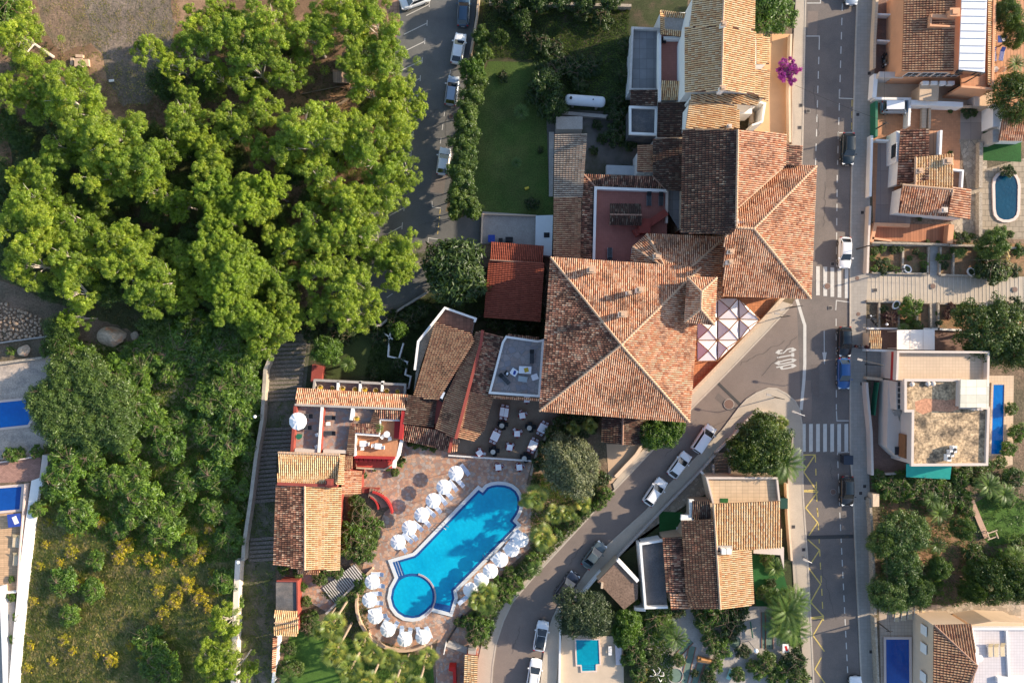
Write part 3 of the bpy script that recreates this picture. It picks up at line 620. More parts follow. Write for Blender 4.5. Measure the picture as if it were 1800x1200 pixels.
gsheet('yard', [(1545, 578), (1700, 578), (1700, 616), (1545, 614)], brownp)
gsheet('drive', [(1524, 612), (1576, 614), (1576, 668), (1524, 668)], pav)
gsheet('drive', [(1531, 668), (1600, 668), (1605, 830), (1535, 836)], brownp)
gsheet('pool_terrace', [(1738, 660), (1782, 660), (1780, 825), (1690, 825), (1690, 812), (1738, 812)], sandt)
gsheet('garden_ground', [(1532, 834), (1830, 815), (1830, 1075), (1540, 1070)], dirt)
gsheet('garden_bed', [(1550, 868), (1700, 880), (1712, 930), (1690, 1010), (1600, 1000), (1550, 930)], dirtr)
gsheet('lawn', [(1703, 890), (1760, 855), (1830, 900), (1830, 945), (1740, 960), (1722, 935)], lawn2)
gsheet('pool_terrace', [(1545, 1062), (1830, 1062), (1830, 1230), (1549, 1230)], mat('cream_terrace_slabs', (.44, .35, .27), .85, .08, .5, grid=(.5, .5, 0, .015), gridvar=.06))
gsheet('steps_path', [(1640, 1070), (1740, 1050), (1795, 1050), (1795, 1082), (1645, 1086)], stonep)
# land between side road and street
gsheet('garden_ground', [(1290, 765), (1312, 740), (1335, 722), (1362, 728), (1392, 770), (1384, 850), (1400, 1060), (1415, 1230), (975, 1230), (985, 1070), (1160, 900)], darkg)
gsheet('path', [(1232, 825), (1290, 768), (1300, 790), (1300, 840), (1215, 880), (1100, 960), (1080, 985), (1160, 900)], stonep)
gsheet('pool_terrace', [(988, 1115), (1095, 1118), (1097, 1230), (975, 1230)], mat('pale_pool_slabs', (.5, .4, .3), .85, .08, .6))
gsheet('lawn', [(1158, 898), (1200, 900), (1200, 945), (1160, 950)], turf)
gsheet('sports_court', [(1320, 975), (1362, 975), (1375, 1000), (1395, 1070), (1330, 1070)], turf)
gsheet('minigolf_ground', [(1130, 1065), (1345, 1065), (1398, 1080), (1405, 1230), (1180, 1230), (1100, 1100)], concw)
# hotel grounds
gsheet('cafe_terrace', [(860, 690), (952, 695), (990, 740), (960, 765), (935, 810), (788, 797), (806, 775), (850, 755)], cafem)
gsheet('pool_deck', [(640, 760), (720, 775), (788, 795), (936, 808), (925, 850), (975, 870), (960, 920), (935, 960), (890, 1000), (855, 1040), (812, 1085), (825, 1110), (845, 1140), (800, 1145), (770, 1122), (745, 1142), (715, 1145), (680, 1136), (650, 1115), (632, 1080), (628, 1040), (640, 985), (655, 945), (676, 900), (690, 888), (660, 862), (600, 862), (600, 820)], deckm)
gsheet('path', [(523, 1000), (560, 995), (620, 1030), (592, 1060), (575, 1075), (532, 1050)], deckm)
gsheet('path', [(770, 1120), (850, 1140), (850, 1230), (768, 1230), (765, 1150)], deckm)
gsheet('lawn', [(510, 1115), (560, 1090), (600, 1110), (640, 1140), (690, 1150), (760, 1150), (765, 1230), (490, 1230), (500, 1150)], lawn2)
gsheet('lawn', [(565, 590), (690, 580), (685, 655), (575, 665)], mat('shaded_lawn', (.05, .07, .022), .95, .2, .6, fine=(8, .3)))
gsheet('yard', [(848, 372), (944, 378), (942, 432), (846, 428)], concw)
gsheet('drive', [(1066, 780), (1130, 780), (1100, 815), (1078, 848), (1070, 850)], mat('beige_drive', (.5, .35, .23), .9, .08, .6))
gsheet('patio', [(1215, 520), (1375, 522), (1335, 570), (1215, 690)], mat('orange_terrace_floor', (.5, .2, .09), .85, .08, .5, grid=(.4, .4, 0, .02)))
gsheet('patio', [(1326, 60), (1392, 60), (1390, 245), (1326, 240)], mat('orange_patio', (.62, .36, .19), .85, .08, .5))
# left edge gardens
gsheet('garden_strip', [(-40, 600), (95, 590), (95, 625), (-40, 640)], dirt)
gsheet('pool_terrace', [(-40, 640), (95, 625), (95, 700), (80, 800), (-40, 812)], mat('pale_speckled_slabs', (.44, .37, .31), .9, .15, 1, col2=(.3, .26, .23), sc2=.6, thr=.55, fine=(5, .2)))
gsheet('patio', [(-40, 815), (72, 802), (70, 845), (-40, 850)], mat('rose_pavers', (.33, .19, .15), .9, .15, 1, grid=(.4, .2, .5, .015)))
gsheet('patio', [(-40, 900), (45, 895), (30, 1045), (-40, 1045)], mat('orange_deck', (.52, .34, .2), .85, .1, .8, grid=(.6, .3, 0, .02)))
gsheet('patio', [(-40, 1050), (27, 1050), (18, 1230), (-40, 1230)], concw)

# ================================================================ POOLS
def pool(name, label, inner, wm, cm=copingp, cwid=.35, z=.13, extra=None, h=.0):
    t = thing(name, label, 'pool', W(*[sum(p[i] for p in inner)/len(inner) for i in (0, 1)], 0))
    mb = MB(); mb.sheet(wp(inner), z); mb.build('water', wm, t)
    mb = MB(); mb.strip(wp(inner), cwid, -.05, z+.08, closed=True); mb.build('coping', cm, t)
    return t
hp = [(841, 856), (848, 861), (855, 853), (864, 849.5), (875, 848), (888, 849), (900, 853), (909, 860), (915, 871), (917, 884), (915, 896), (911, 905), (905, 914), (913, 922), (903, 934), (800, 1038), (802, 1050), (793, 1079), (758, 1070), (750, 1078), (738, 1086), (725, 1088), (710, 1086), (697, 1078), (688, 1066), (684, 1050), (687, 1033), (695, 1018), (697, 1014), (686, 985), (727, 973), (731, 970)]
t = pool('swimming_pool', 'large bright blue keyhole shaped hotel pool with a round childrens basin', hp, w_hot, coping, .5)
mb = MB(); mb.strip(wp(inset([(x, y) for x, y in hp], -0) if 0 else hp), .01, None, .131, closed=True)
mb = MB(); mb.sheet(wp([(689, 987), (702, 984), (712, 1010), (700, 1014)]), .138); mb.build('step_tiles', ptile, t); mb = MB(); mb.sheet(wp([(765, 1058), (795, 1064), (791, 1077), (758, 1069)]), .138); mb.build('step_tiles', ptile, t)
inn = inset(wp(hp), .42); mb = MB(); mb.strip(inn, .34, None, .136, closed=True); mb.build('waterline_tiles', ptile, t)
mb = MB(); mb.strip(wp(ringpts(725, 1047, 38, 40)), .4, None, .15); mb.build('basin_ring', ptile, t)
mb = MB(); mb.strip(wp(ringpts(725, 1047, 40.5, 24, -75, 55)), .22, 0, .26); mb.build('basin_rim', mat('pool_rim', (.36, .3, .33), .6, .1, 2), t)
for a in (694, 699): 
    mb = MB(); mb.strip(wp([(a, 985), (a+9, 1011)]), .06, None, .144); mb.build('step_line', coping, t)
for (px, py) in ((783, 922), (855, 975)):
    l = MB()
    for d in (-.25, .25):
        x, y, _ = W(px, py); q = [(x+d*.7+.3, y+d*.7-.3, .1), (x+d*.7+.3, y+d*.7-.3, .8), (x+d*.7, y+d*.7, .95), (x+d*.7-.3, y+d*.7+.3, .6), (x+d*.7-.3, y+d*.7+.3, .0)]
        l.path(q, [.03]*5, 6)
    l.build('ladder', chrome, t)
def rr(x0, y0, x1, y1): return [(x0, y0), (x1, y0), (x1, y1), (x0, y1)]
ov = [(1745, 325), (1747, 315), (1752, 308), (1760, 303.5), (1768, 302.5), (1777, 304), (1784, 309), (1788, 317), (1790, 327), (1789, 370), (1787, 379), (1781, 386), (1772, 389), (1762, 389), (1753, 385), (1748, 378), (1746, 368)]
pool('swimming_pool', 'dark blue oval garden pool with a pink stone rim', ov, w_dark, copingp, .4)
t = pool('swimming_pool', 'long narrow blue pool behind the flat roofed villa', [(1743, 674), (1765.5, 674), (1763.5, 799), (1739, 799)], w_blue, sandt, .3)
pool('swimming_pool', 'rectangular navy blue pool at the bottom edge of the photo', [(1554, 1120), (1599, 1120), (1600, 1240), (1555, 1240)], w_navy, copingp, .35)
t = pool('swimming_pool', 'small teal pool with steps beside the dark crowned tree', [(1011, 1122), (1053, 1122), (1055, 1166), (1048, 1167), (1048, 1178), (1022, 1179), (1021, 1168), (1013, 1168)], w_teal, copingp, .2)
mb = MB()
for k in range(3): mb.strip(wp([(1022, 1169+3*k), (1048, 1168+3*k)]), .06, None, .14)
mb.build('step_line', ptile, t)
pool('swimming_pool', 'upper rectangular blue pool cut by the left edge of the photo', [(-60, 711), (52, 700), (66, 720), (52, 748), (-60, 760)], w_blue, copingp, .35)
pool('swimming_pool', 'lower dark blue pool beside the white wall at the left edge', [(-60, 860), (42, 852), (38, 896), (-60, 905)], w_navy, copingp, .35)
print('MAXLEVEL', max(l for _, l in ZC))
# ================================================================ HOTEL
def bt(name, label, cat, px, py, group=None): return thing(name, label, cat, W(px, py, 0), 0, group)
t = HOT = bt('hotel', 'large hotel block with a broad red hipped tile roof and a small raised turret', 'hotel', 1090, 600)
NW, SW, SE, NE, AP = (968, 452, 10.5), (948, 722, 10.5), (1212, 742, 10.5), (1232, 470, 10.5), (1092, 606, 13.5)
roof(t, [(NW, NE, AP), (SW, SE, AP), (SE, NE, AP)], 'A', 'roof'); roof(t, [(NW, AP, SW)], 'M', 'roof')  # west slope's weak grazing light is put into its darker tile palette
ridge(t, [(NW, AP), (SW, AP), (SE, AP), (NE, AP)])
walls(t, [NW[:2], NE[:2], SE[:2], SW[:2]], 10.5, 0, redw2, .7)
roof(t, [((1137, 411, 8.6), (1275, 417, 8.6), (1212, 472, 10.3), (1168, 468, 10.3)), ((1275, 417, 8.6), (1270, 522, 8.6), (1212, 560, 10.3), (1212, 472, 10.3))], 'A', 'roof')
roof(t, [((1137, 411, 8.6), (1168, 468, 10.3), (1112, 434, 8.6)), ((1112, 434, 8.6), (1168, 468, 10.3), (1150, 468, 9.8), (1108, 464, 8.6))], 'A', 'roof')
ridge(t, [((1275, 417, 8.6), (1212, 472, 10.3)), ((1137, 411, 8.6), (1168, 468, 10.3)), ((1112, 434, 8.6), (1165, 468, 10.3))])
walls(t, [(1112, 440), (1137, 413), (1273, 418), (1268, 520), (1215, 560), (1215, 480), (1110, 464)], 8.7, 0, redw2, .4)
TW1 = [(1208, 487, 12.6), (1260, 488, 12.6), (1256, 571, 12.6), (1203, 566, 12.6)]; r1, r2 = (1233, 513, 13.9), (1232, 543, 13.9)
roof(t, [(TW1[0], TW1[1], r1), (TW1[1], TW1[2], r2, r1), (TW1[2], TW1[3], r2), (TW1[3], TW1[0], r1, r2)], 'A', 'turret_roof')
ridge(t, [(TW1[0], r1), (TW1[1], r1), (TW1[2], r2), (TW1[3], r2), (r1, r2)])
walls(t, [p[:2] for p in TW1], 12.6, 6, tanw, .35, 'turret')
chimney(t, 1040, 474, 11.2, 1.1, .9); chimney(t, 1126, 509, 12.2, 1.3, .75); chimney(t, 1106, 514, 12.4, .9, .5); chimney(t, 1095, 552, 13.2, 1.0, .8); chimney(t, 1156, 450, 9.6, 1.2, .8)
# corner block
DZ = 1.0
t = bt('corner_building', 'corner block with a red hipped roof overhanging the zebra crossing', 'building', 1350, 410)
a, b, c, d = (1435, 292, 9.5), (1425, 525, 9.5), (1325, 402, 12.5), (1290, 400, 12.5)
roof(t, [(a, (1380, 290, 9.5), (1294, 367, 11.6), d, c), ((1425, 525, 9.5), (1270, 520, 9.5), (1273, 416, 12.1), d, c)], 'A'); roof(t, [(a, b, c)], 'A')
ridge(t, [(a, c), (b, c), (c, d), ((1294, 367, 11.7), (1380, 290, 9.7)), ((1275, 416, 12.2), d)])
walls(t, [(1294, 367), (1382, 292), (1433, 294), (1423, 523), (1272, 518), (1275, 410)], 9.6, 0, tanw, .7)
for q in ((1285, 442), (1284, 460)): chimney(t, q[0], q[1], 11.3, 1.0, .6)
chimney(t, 1293, 389, 12.2, 1.0, .6, beig)
x, y, _ = W(1290, 395, 13); mb = MB(); mb.cyl((x, y, 12), (x, y, 15.6), .035, .025, 6)
for k, l in ((15.3, 1.3), (15.0, 1.1), (14.6, .9)): mb.cyl((x-l/2, y+.1, k), (x+l/2, y-.1, k), .02, .02, 5)
mb.build('aerial', chrome, t)
# long dark gable north of the corner block
DZ = 2.2
t = bt('row_building', 'building with a long dark weathered gable north of the corner block', 'building', 1290, 310)
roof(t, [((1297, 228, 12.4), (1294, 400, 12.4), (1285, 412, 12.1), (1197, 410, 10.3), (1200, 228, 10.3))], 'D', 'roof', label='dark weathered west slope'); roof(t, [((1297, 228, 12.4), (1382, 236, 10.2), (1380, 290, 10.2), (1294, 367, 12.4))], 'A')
roof(t, [((1381, 254, 9.4), (1410, 257, 8.8), (1408, 292, 8.8), (1381, 290, 9.4))], 'W')
ridge(t, [((1297, 228, 12.4), (1294, 398, 12.4))])
walls(t, [(1200, 230), (1381, 236), (1379, 290), (1290, 370), (1285, 408), (1198, 408)], 10.3, 0, tanw, 1.5); walls(t, [(1376, 254), (1409, 257), (1407, 291), (1376, 290)], 8.9, 0, tanw, .3)
# sandy gabled house in the row
DZ = 2.8
t = bt('row_house', 'tall house with a sandy yellow gable at the top of the photo', 'house', 1270, 80)
roof(t, [((1273, -20, 11), (1270, 47, 11), (1213, 48, 9.3), (1220, -20, 9.3)), ((1271, 46, 10.85), (1268, 160, 10.85), (1204, 162, 9.0), (1204, 48, 9.0)), ((1273, -20, 11), (1327, -20, 9.3), (1326, 53, 9.3), (1270, 47, 11)), ((1272, 48, 10.85), (1328, 55, 9.1), (1326, 166, 9.1), (1268, 158, 10.85))], 'Y')
ridge(t, [((1273, -20, 11), (1270, 47, 11)), ((1271, 46, 10.9), (1268, 160, 10.9))])
walls(t, [(1206, 46), (1220, -20), (1326, -20), (1326, 164), (1206, 160)], 9.1, 0, wht, .35)
roof(t, [((1327, 122, 8.2), (1353, 122, 7.6), (1350, 178, 7.6), (1326, 166, 8.2))], 'Y', 'porch_roof'); walls(t, [(1326, 122), (1352, 123), (1349, 177), (1326, 166)], 7.7, 0, wht, .3)
roof(t, [((1215, 166, 8.6), (1295, 166, 7.8), (1338, 166, 7.4), (1330, 186, 7.4), (1215, 176, 8.6))], 'Y', 'porch_roof'); walls(t, [(1212, 166), (1330, 166), (1330, 184), (1212, 176)], 7.5, 0, wht, .2)
mb = MB(); mb.strip(wp([(1214, 163), (1268, 162), (1290, 164), (1328, 168)], 9), .5, 6, 8.95); mb.build('parapet', wht, t)
chimney(t, 1272, 42, 10.8, .9, .6); chimney(t, 1270, 155, 10.6, 1.0, .6)
roof(t, [((1330, 66, 4.9), (1352, 66, 4.4), (1352, 113, 4.4), (1330, 113, 4.9))], 'Y', 'lean_to_roof'); walls(t, [(1328, 66), (1351, 66), (1351, 113), (1328, 113)], 4.4, 0, wht, .2)
mb = MB()
for k in range(7): x, y, _ = W(1334+2.3*k, 76, 3.3); mb.box((x, y, 5.1), (.05, 1.6, .08))
mb.build('pergola_slats', blackc, t)
DZ = 2.0
t = bt('row_house', 'low house with an orange sandy roof between the yellow gable and the dark gable', 'house', 1250, 200)
roof(t, [((1212, 176, 9.4), (1295, 186, 8.4), (1293, 226, 8.4), (1205, 226, 9.4))], 'Y'); walls(t, [(1208, 178), (1294, 187), (1292, 225), (1206, 225)], 8.5, 0, wht, .3); chimney(t, 1282, 222, 8.4, .7, .5, beig)
roof(t, [((1294, 192, 7.8), (1299, 192, 7.7), (1299, 226, 7.7), (1294, 226, 7.8))], 'Y', 'roof')
for n_, p_, z_, m_ in (('flat_roof', rr(1300, 186, 1322, 200), 6.5, wht),): flat(t, p_, z_, m_, n_, 3)
mb = MB()
for k in range(8): q = W(1322+k*1.5, 205+k*.5, 4-.3*k); mb.box((q[0], q[1], 3.6-.35*k), (.4, 1.6, .35))
mb.build('stair', sandt, t)
para(t, [(1322, 176), (1345, 182), (1340, 214), (1322, 220)], 5.2, .7, .25, wht, False, 'parapet', 0)
# patio annexes west of the yellow gable
DZ = 0.0
t = bt('annexe', 'annexe with a grey roof deck and red roof court beside the shaded garden', 'annexe', 1150, 110)
flat(t, [(1112, 48), (1159, 50), (1157, 158), (1107, 158)], 4.6, bitumg, 'roof_deck', .3); walls(t, [(1112, 48), (1159, 50), (1157, 158), (1107, 158)], 4.5, 0, wht, .1)
para(t, [(1112, 49), (1158, 51), (1156, 157), (1108, 157)], 4.6, .5, .3, mat('dirty_white_wall', (.5, .47, .44), .9, .2, 1))
flat(t, [(1160, 62), (1204, 64), (1203, 144), (1161, 144)], 5.6, redfl, 'court_floor', .3); walls(t, [(1160, 20), (1206, 20), (1205, 176), (1161, 176)], 5.4, 0, wht, .1)
para(t, [(1160, 58), (1160, 178)], 5.6, 1.0, .35, wht, False); para(t, [(1166, 66), (1200, 66)], 5.6, 1.0, .3, wht, False)
roof(t, [((1160, 18, 7), (1216, 25, 7), (1214, 33, 6.5), (1166, 29, 6.5)), ((1168, 52, 6.5), (1210, 57, 6.5), (1206, 66, 7.0), (1162, 61, 7.0))], 'Y', 'coping_roof'); roof(t, [((1160, 18, 7), (1167, 28, 6.6), (1168, 53, 6.6), (1161, 61, 7.0))], 'Y', 'coping_roof')
flat(t, [(1166, 28), (1213, 32), (1210, 57), (1167, 53)], 6.3, concw, 'roof_deck', .3)
roof(t, [((1163, 142, 7), (1201, 143, 7), (1207, 176, 6), (1161, 176, 6))], 'Y', 'roof')
roof(t, [((1206, 180, 7), (1200, 241, 7), (1155, 241, 6), (1157, 180, 6))], 'D', 'roof'); walls(t, [(1157, 178), (1206, 178), (1200, 240), (1155, 240)], 6, 0, wht, .2)
roof(t, [((1158, 158, 6), (1155, 186, 6), (1108, 186, 5.3), (1109, 158, 5.3))], 'D', 'roof'); flat(t, [(1108, 188), (1155, 189), (1155, 237), (1107, 235)], 5.0, bitum, 'flat_roof', 5); para(t, [(1108, 188), (1154, 189), (1153, 236), (1108, 234)], 5.0, .45, .3, wht)
for q in ((1196, 134), (1199, 94), (1167, 72)): x, y, _ = W(q[0], q[1], 6); mb = MB(); mb.box((x, y, 5.95), (.6, .6, .1)); mb.box((x-.25, y, 6.3), (.08, .6, .7)); [mb.box((x+i*.25, y+j*.25, 5.75), (.06, .06, .35)) for i in (-1, 1) for j in (-1, 1)]; tag(mb.build('patio_chair', bluec if q[0] == 1196 else blackc), uniq('small patio chair on the red roof court', *q), 'chair', 'chairs on the red roof court')
# court ranges
t = bt('court_range', 'low tiled ranges round the red roof court behind the hotel', 'outbuilding', 1060, 380)
roof(t, [((1025, 306, 6.0), (1148, 310, 6.0), (1172, 334, 5.2), (1046, 328, 5.2))], 'W', 'roof'); roof(t, [((1046, 328, 5.2), (1043, 458, 5.2), (1020, 456, 6.0), (1025, 306, 6.0))], 'W', 'roof')
ridge(t, [((1025, 306, 6.0), (1046, 328, 5.3)), ((1148, 310, 6.0), (1172, 334, 5.3))], ridged)
roof(t, [((1022, 347, 6.6), (1020, 457, 6.6), (973, 450, 5.6), (974, 347, 5.6))], 'B', 'roof', label='plain tan tiled roof'); roof(t, [((1032, 236, 6.6), (1024, 347, 6.6), (974, 347, 5.6), (976, 236, 5.6))], 'G', 'roof', label='grey tiled roof')
walls(t, [(975, 238), (1030, 238), (1028, 306), (1150, 310), (1172, 332), (1172, 415), (1108, 462), (975, 448)], 5.0, 0, wht, .3)
flat(t, [(1044, 328), (1174, 334), (1172, 414), (1110, 436), (1108, 462), (1042, 458)], 4.9, redfl, 'court_floor', .2)
para(t, [(1044, 458), (1047, 330), (1173, 335)], 4.9, .8, .35, wht, False); para(t, [(1173, 336), (1172, 392)], 4.9, .6, .3, beig, False)
flat(t, [(1175, 335), (1198, 335), (1198, 410), (1174, 372)], 4.9, bitumg, 'roof_deck', .3)
mb = MB(); mb.strip(wp([(1116, 410), (1172, 372)], 5.8), 1.0, 4.9, 5.8); mb.box((*W(1132, 398, 5.5)[:2], 5.4), (1.6, 2, 1.3)); mb.build('red_screen_wall', redw2, t)
flat(t, [(965, 232), (974, 232), (972, 345), (965, 345)], .3, concw, 'plinth', .3)
roof(t, [((1148, 244, 7.2), (1200, 244, 8), (1198, 336, 8), (1172, 334, 7.6), (1148, 308, 7.2))], 'D', 'roof'); roof(t, [((1148, 255, 6.4), (1148, 302, 6.4), (1120, 302, 6.0), (1121, 255, 6.0))], 'B', 'roof')
walls(t, [(1122, 257), (1198, 246), (1198, 334), (1172, 332), (1150, 306), (1122, 300)], 6, 0, wht, .3)
flat(t, [(978, 205), (1024, 205), (1024, 227), (978, 227)], 2.4, concw, 'roof_deck', 2.4)
flat(t, [(942, 379), (972, 378), (970, 450), (941, 447)], 1.6, mat('pale_blue_grey_terrace', (.62, .66, .68), .8, .05, 1), 'white_terrace', 1.6); mb = MB(); mb.box((*W(961, 413, 1.7)[:2], 1.66), (.8, .7, .08)); mb.build('hatch', blackc, t)
flat(t, [(1066, 290), (1120, 292), (1120, 308), (1066, 306)], 1.2, mat('pale_vat', (.5, .53, .55), .7, .1, 1), 'white_terrace', 1.2)
t = bt('garden_hut', 'small pitched tile canopy standing in the red court', 'hut', 1100, 377)
roof(t, [((1072, 377, 7.2), (1128, 378, 7.2), (1127, 359, 6.6), (1072, 358, 6.6)), ((1072, 377, 7.2), (1128, 378, 7.2), (1127, 396, 6.6), (1072, 395, 6.6))], 'D', TW=.28); ridge(t, [((1072, 377, 7.2), (1128, 378, 7.2))], ridged, .1); walls(t, rr(1073, 360, 1127, 394), 6.6, 4.9, redw2, .2)
# carport
t = bt('carport', 'long red roofed shed in the shade west of the hotel', 'shed', 905, 495)
roof(t, [((863, 425, 3.7), (956, 432, 3.7), (954, 462, 3.3), (861, 456, 3.3))], 'R', TW=.26); roof(t, [((957, 462, 4.0), (950, 566, 4.0), (851, 557, 3.1), (860, 456, 3.1))], 'R', TW=.26)
ridge(t, [((861, 457, 3.5), (955, 463, 3.5))], ridged, .1); walls(t, [(863, 427), (954, 434), (948, 563), (853, 555)], 3.1, 0, redw2, .3)
# roof terrace with grey flags
t = bt('terrace_building', 'low block with a grey flagged roof terrace against the hotel west side', 'building', 905, 645)
Z = 5.6; TP = [(890, 592), (945, 600), (955, 598), (948, 696), (861, 690), (884, 602)]
flat(t, TP, Z, flagm, 'terrace_floor', .3); walls(t, TP, Z-.1, 0, redw2, .15); para(t, TP, Z, .6, .3, wht)
roof(t, [((858, 694, 5.4), (948, 700, 5.4), (948, 704, 4.9), (858, 699, 4.9))], 'A', 'coping_roof'); roof(t, [((892, 587, 4.9), (948, 593, 4.9), (948, 598, 5.4), (890, 592, 5.4))], 'W', 'coping_roof')
# restaurant roofs
t = bt('restaurant', 'restaurant with slanting sandy and dark tiled roofs beside the cafe terrace', 'restaurant', 800, 680)
roof(t, [((766, 566, 5.6), (829, 586, 6.4), (834, 600, 6.4), (770, 704, 5.8), (727, 697, 4.6))], 'B')
roof(t, [((838, 582, 5.6), (853, 584, 6.4), (846, 600, 6.4), (802, 770, 6.4), (765, 755, 5.4), (782, 700, 5.4))], 'B')
roof(t, [((853, 584, 6.4), (884, 592, 5.6), (874, 640, 5.6), (862, 697, 5.6), (825, 687, 6.4), (846, 600, 6.4))], 'W'); roof(t, [((825, 687, 6.4), (867, 698, 5.3), (851, 756, 5.3), (832, 776, 5.5), (803, 768, 6.4))], 'B')
mb = MB(); mb.strip(wp([(848, 580), (846, 600), (801, 771)], 6.8), .4, 5.2, 6.75); mb.build('red_party_wall', redw2, t)
mb = MB(); mb.strip(wp([(834, 590), (773, 704)], 4.9), .9, 4.6, 4.95); mb.build('valley_gutter', dkm, t)
for q in ((788, 654), (778, 694), (796, 620)):
    x, y, _ = W(q[0], q[1], 5.2); mb = MB(); mb.box((x, y, 5.25), (.55, 1.1, .5), -.4); s_ = mb.build('skylight', dkm, t); mb = MB(); mb.box((x, y, 5.53), (.42, .95, .05), -.4); mb.build('pane', bluec if 0 else mat('skylight_glass', (.5, .58, .7), .2, 0), s_)
walls(t, [(766, 566), (829, 584), (884, 592), (864, 697), (832, 774), (803, 768), (765, 755), (727, 697)], 4.7, 0, redw2, .4)
flat(t, [(783, 543), (834, 561), (828, 590), (768, 567)], 4.2, mat('brown_terrace', (.26, .13, .09), .9, .2, 1, grid=(.5, .5, 0, .02)), 'terrace_floor', .4)
walls(t, [(783, 543), (834, 561), (828, 590), (768, 567)], 4.1, 0, wht, .1); para(t, [(729, 650), (735, 600), (782, 541), (836, 560), (834, 566)], 4.2, .7, .3, wht, False)
flat(t, [(737, 600), (766, 566), (740, 640), (727, 690)], 3.8, stonew, 'ledge', .4)
roof(t, [((717, 694, 5.2), (768, 701, 4.6), (762, 751, 4.6), (709, 745, 5.2))], 'D'); roof(t, [((709, 745, 4.9), (765, 755, 4.9), (793, 768, 4.9), (790, 793, 4.1), (745, 781, 4.1), (706, 773, 4.1))], 'W')
roof(t, [((793, 768, 5), (808, 772, 5), (803, 792, 4.2), (790, 794, 4.2))], 'A'); mb = MB(); mb.strip(wp([(795, 767), (789, 795)], 5.2), .35, 3.5, 5.2); mb.build('red_party_wall', redw2, t)
walls(t, [(709, 696), (766, 702), (765, 755), (803, 770), (800, 790), (745, 779), (707, 771)], 4.2, 0, redw2, .3)
# room range with terraces
t = bt('room_range', 'range of hotel rooms with mosaic roof terraces and a long tiled roof', 'building', 610, 750)
roof(t, [((522, 682, 4.4), (718, 694, 4.4), (711, 718, 5.3), (519, 711, 5.3))], 'A'); walls(t, [(523, 684), (716, 696), (709, 716), (520, 709)], 4.4, 0, redw2, .25)
Z = 4.4
flat(t, [(519, 712), (624, 717), (622, 798), (514, 792)], Z, terrm, 'terrace_floor', .3); flat(t, [(620, 717), (668, 720), (668, 760), (622, 760)], Z+.01, terrm, 'terrace_floor', .3)
walls(t, [(515, 710), (666, 718), (664, 760), (622, 760), (610, 798), (512, 792)], Z-.2, 0, redw2, .05)
para(t, [(518, 711), (713, 719)], Z, 1.0, .3, concw, False); para(t, [(566, 714), (560, 795)], Z, 1.0, .35, wht, False); para(t, [(620, 717), (617, 738)], Z, 1.0, .4, wht, False)
para(t, [(519, 713), (513, 793)], Z, .9, .4, redw2, False); para(t, [(569, 716), (563, 795)], Z, .8, .2, redw2, False); para(t, [(518, 791), (558, 793)], Z, .8, .45, beig, False); para(t, [(568, 793), (608, 794)], Z, .8, .45, beig, False)
roof(t, [((658, 720, 5.2), (706, 722, 5.2), (703, 737, 4.8), (667, 735, 4.8))], 'W'); roof(t, [((658, 720, 5.2), (667, 735, 4.8), (665, 764, 4.8), (650, 745, 5.2))], 'D'); roof(t, [((615, 744, 5.2), (652, 744, 5.2), (665, 762, 4.8), (624, 759, 4.8))], 'W'); roof(t, [((624, 759, 4.8), (622, 800, 4.8), (609, 797, 5.2), (615, 744, 5.2))], 'D')
flat(t, [(624, 762), (665, 764), (667, 737), (704, 739), (697, 802), (622, 801)], 3.9, terra, 'terrace_floor', .3); walls(t, [(624, 762), (665, 764), (667, 737), (704, 739), (697, 802), (624, 801)], 3.7, 0, redw2, .05)
para(t, [(623, 801), (624, 762), (665, 765), (667, 737), (703, 738)], 3.9, .8, .3, wht, False); para(t, [(709, 722), (704, 772)], 3.9, 1.3, .5, redw, False); para(t, [(706, 773), (700, 800), (693, 812), (692, 822)], 3.2, .7, .45, wht, False)
mb = MB(); mb.strip(wp([(700, 740), (698, 770)], 4), .9, 3.8, 4.2); mb.strip(wp([(624, 802), (695, 804)], 4), .3, 3, 4.6)
for k in range(9): mb.box((*W(628+8*k, 806, 3.5)[:2], 3.4), (.35, .7, .9))
mb.build('red_balustrade', redw, t)
flat(t, [(624, 806), (694, 808), (690, 823), (628, 820)], 2.6, mat('red_awning', (.5, .07, .05), .8, .05, 1), 'red_canopy', .12); para(t, [(626, 822), (676, 825), (690, 816)], 2.4, .3, .2, sandt, False)
# north balconies
flat(t, [(552, 668), (712, 676), (710, 694), (550, 684)], 2.6, terrm, 'balcony_floor', .3); walls(t, [(552, 668), (712, 676), (710, 694), (550, 684)], 2.4, 0, redw2, .0)
para(t, [(551, 684), (553, 668), (712, 676), (711, 694)], 2.6, .9, .3, concw, False)
for x in (593, 632, 671): para(t, [(x+1, 670), (x, 688)], 2.6, .9, .3, wht, False)
k = 0
for x in (565, 586, 604, 626, 643, 662, 681, 700, 628.5):
    px, py = (x, 680.5+(x-560)*.05) if x != 628.5 else (629, 735); zz_ = 2.6 if x != 628.5 else 4.4; q = W(px, py, zz_); c_ = thing('wicker_chair', uniq('yellow cushioned round armchair on its balcony', px, py), 'armchair', (q[0], q[1], zz_), rnd.uniform(-1, 1), 'yellow balcony armchairs')
    mb = MB(); mb.lathe((0, 0, .35), [(.1, 0), (.3, .03), (.33, .1), (.1, .14)], 12); mb.build('cushion', yelc, c_, True)
    mb = MB(); mb.strip([(.36*math.cos(a/6*math.pi), .36*math.sin(a/6*math.pi)) for a in range(7)], .06, .3, .75); mb.build('backrest', gold, c_, True); mb = MB(); [mb.cyl((.25*i, .25*j, 0), (.25*i, .25*j, .35), .025) for i in (-1, 1) for j in (-1, 1)]; mb.build('frame', gold, c_, True)
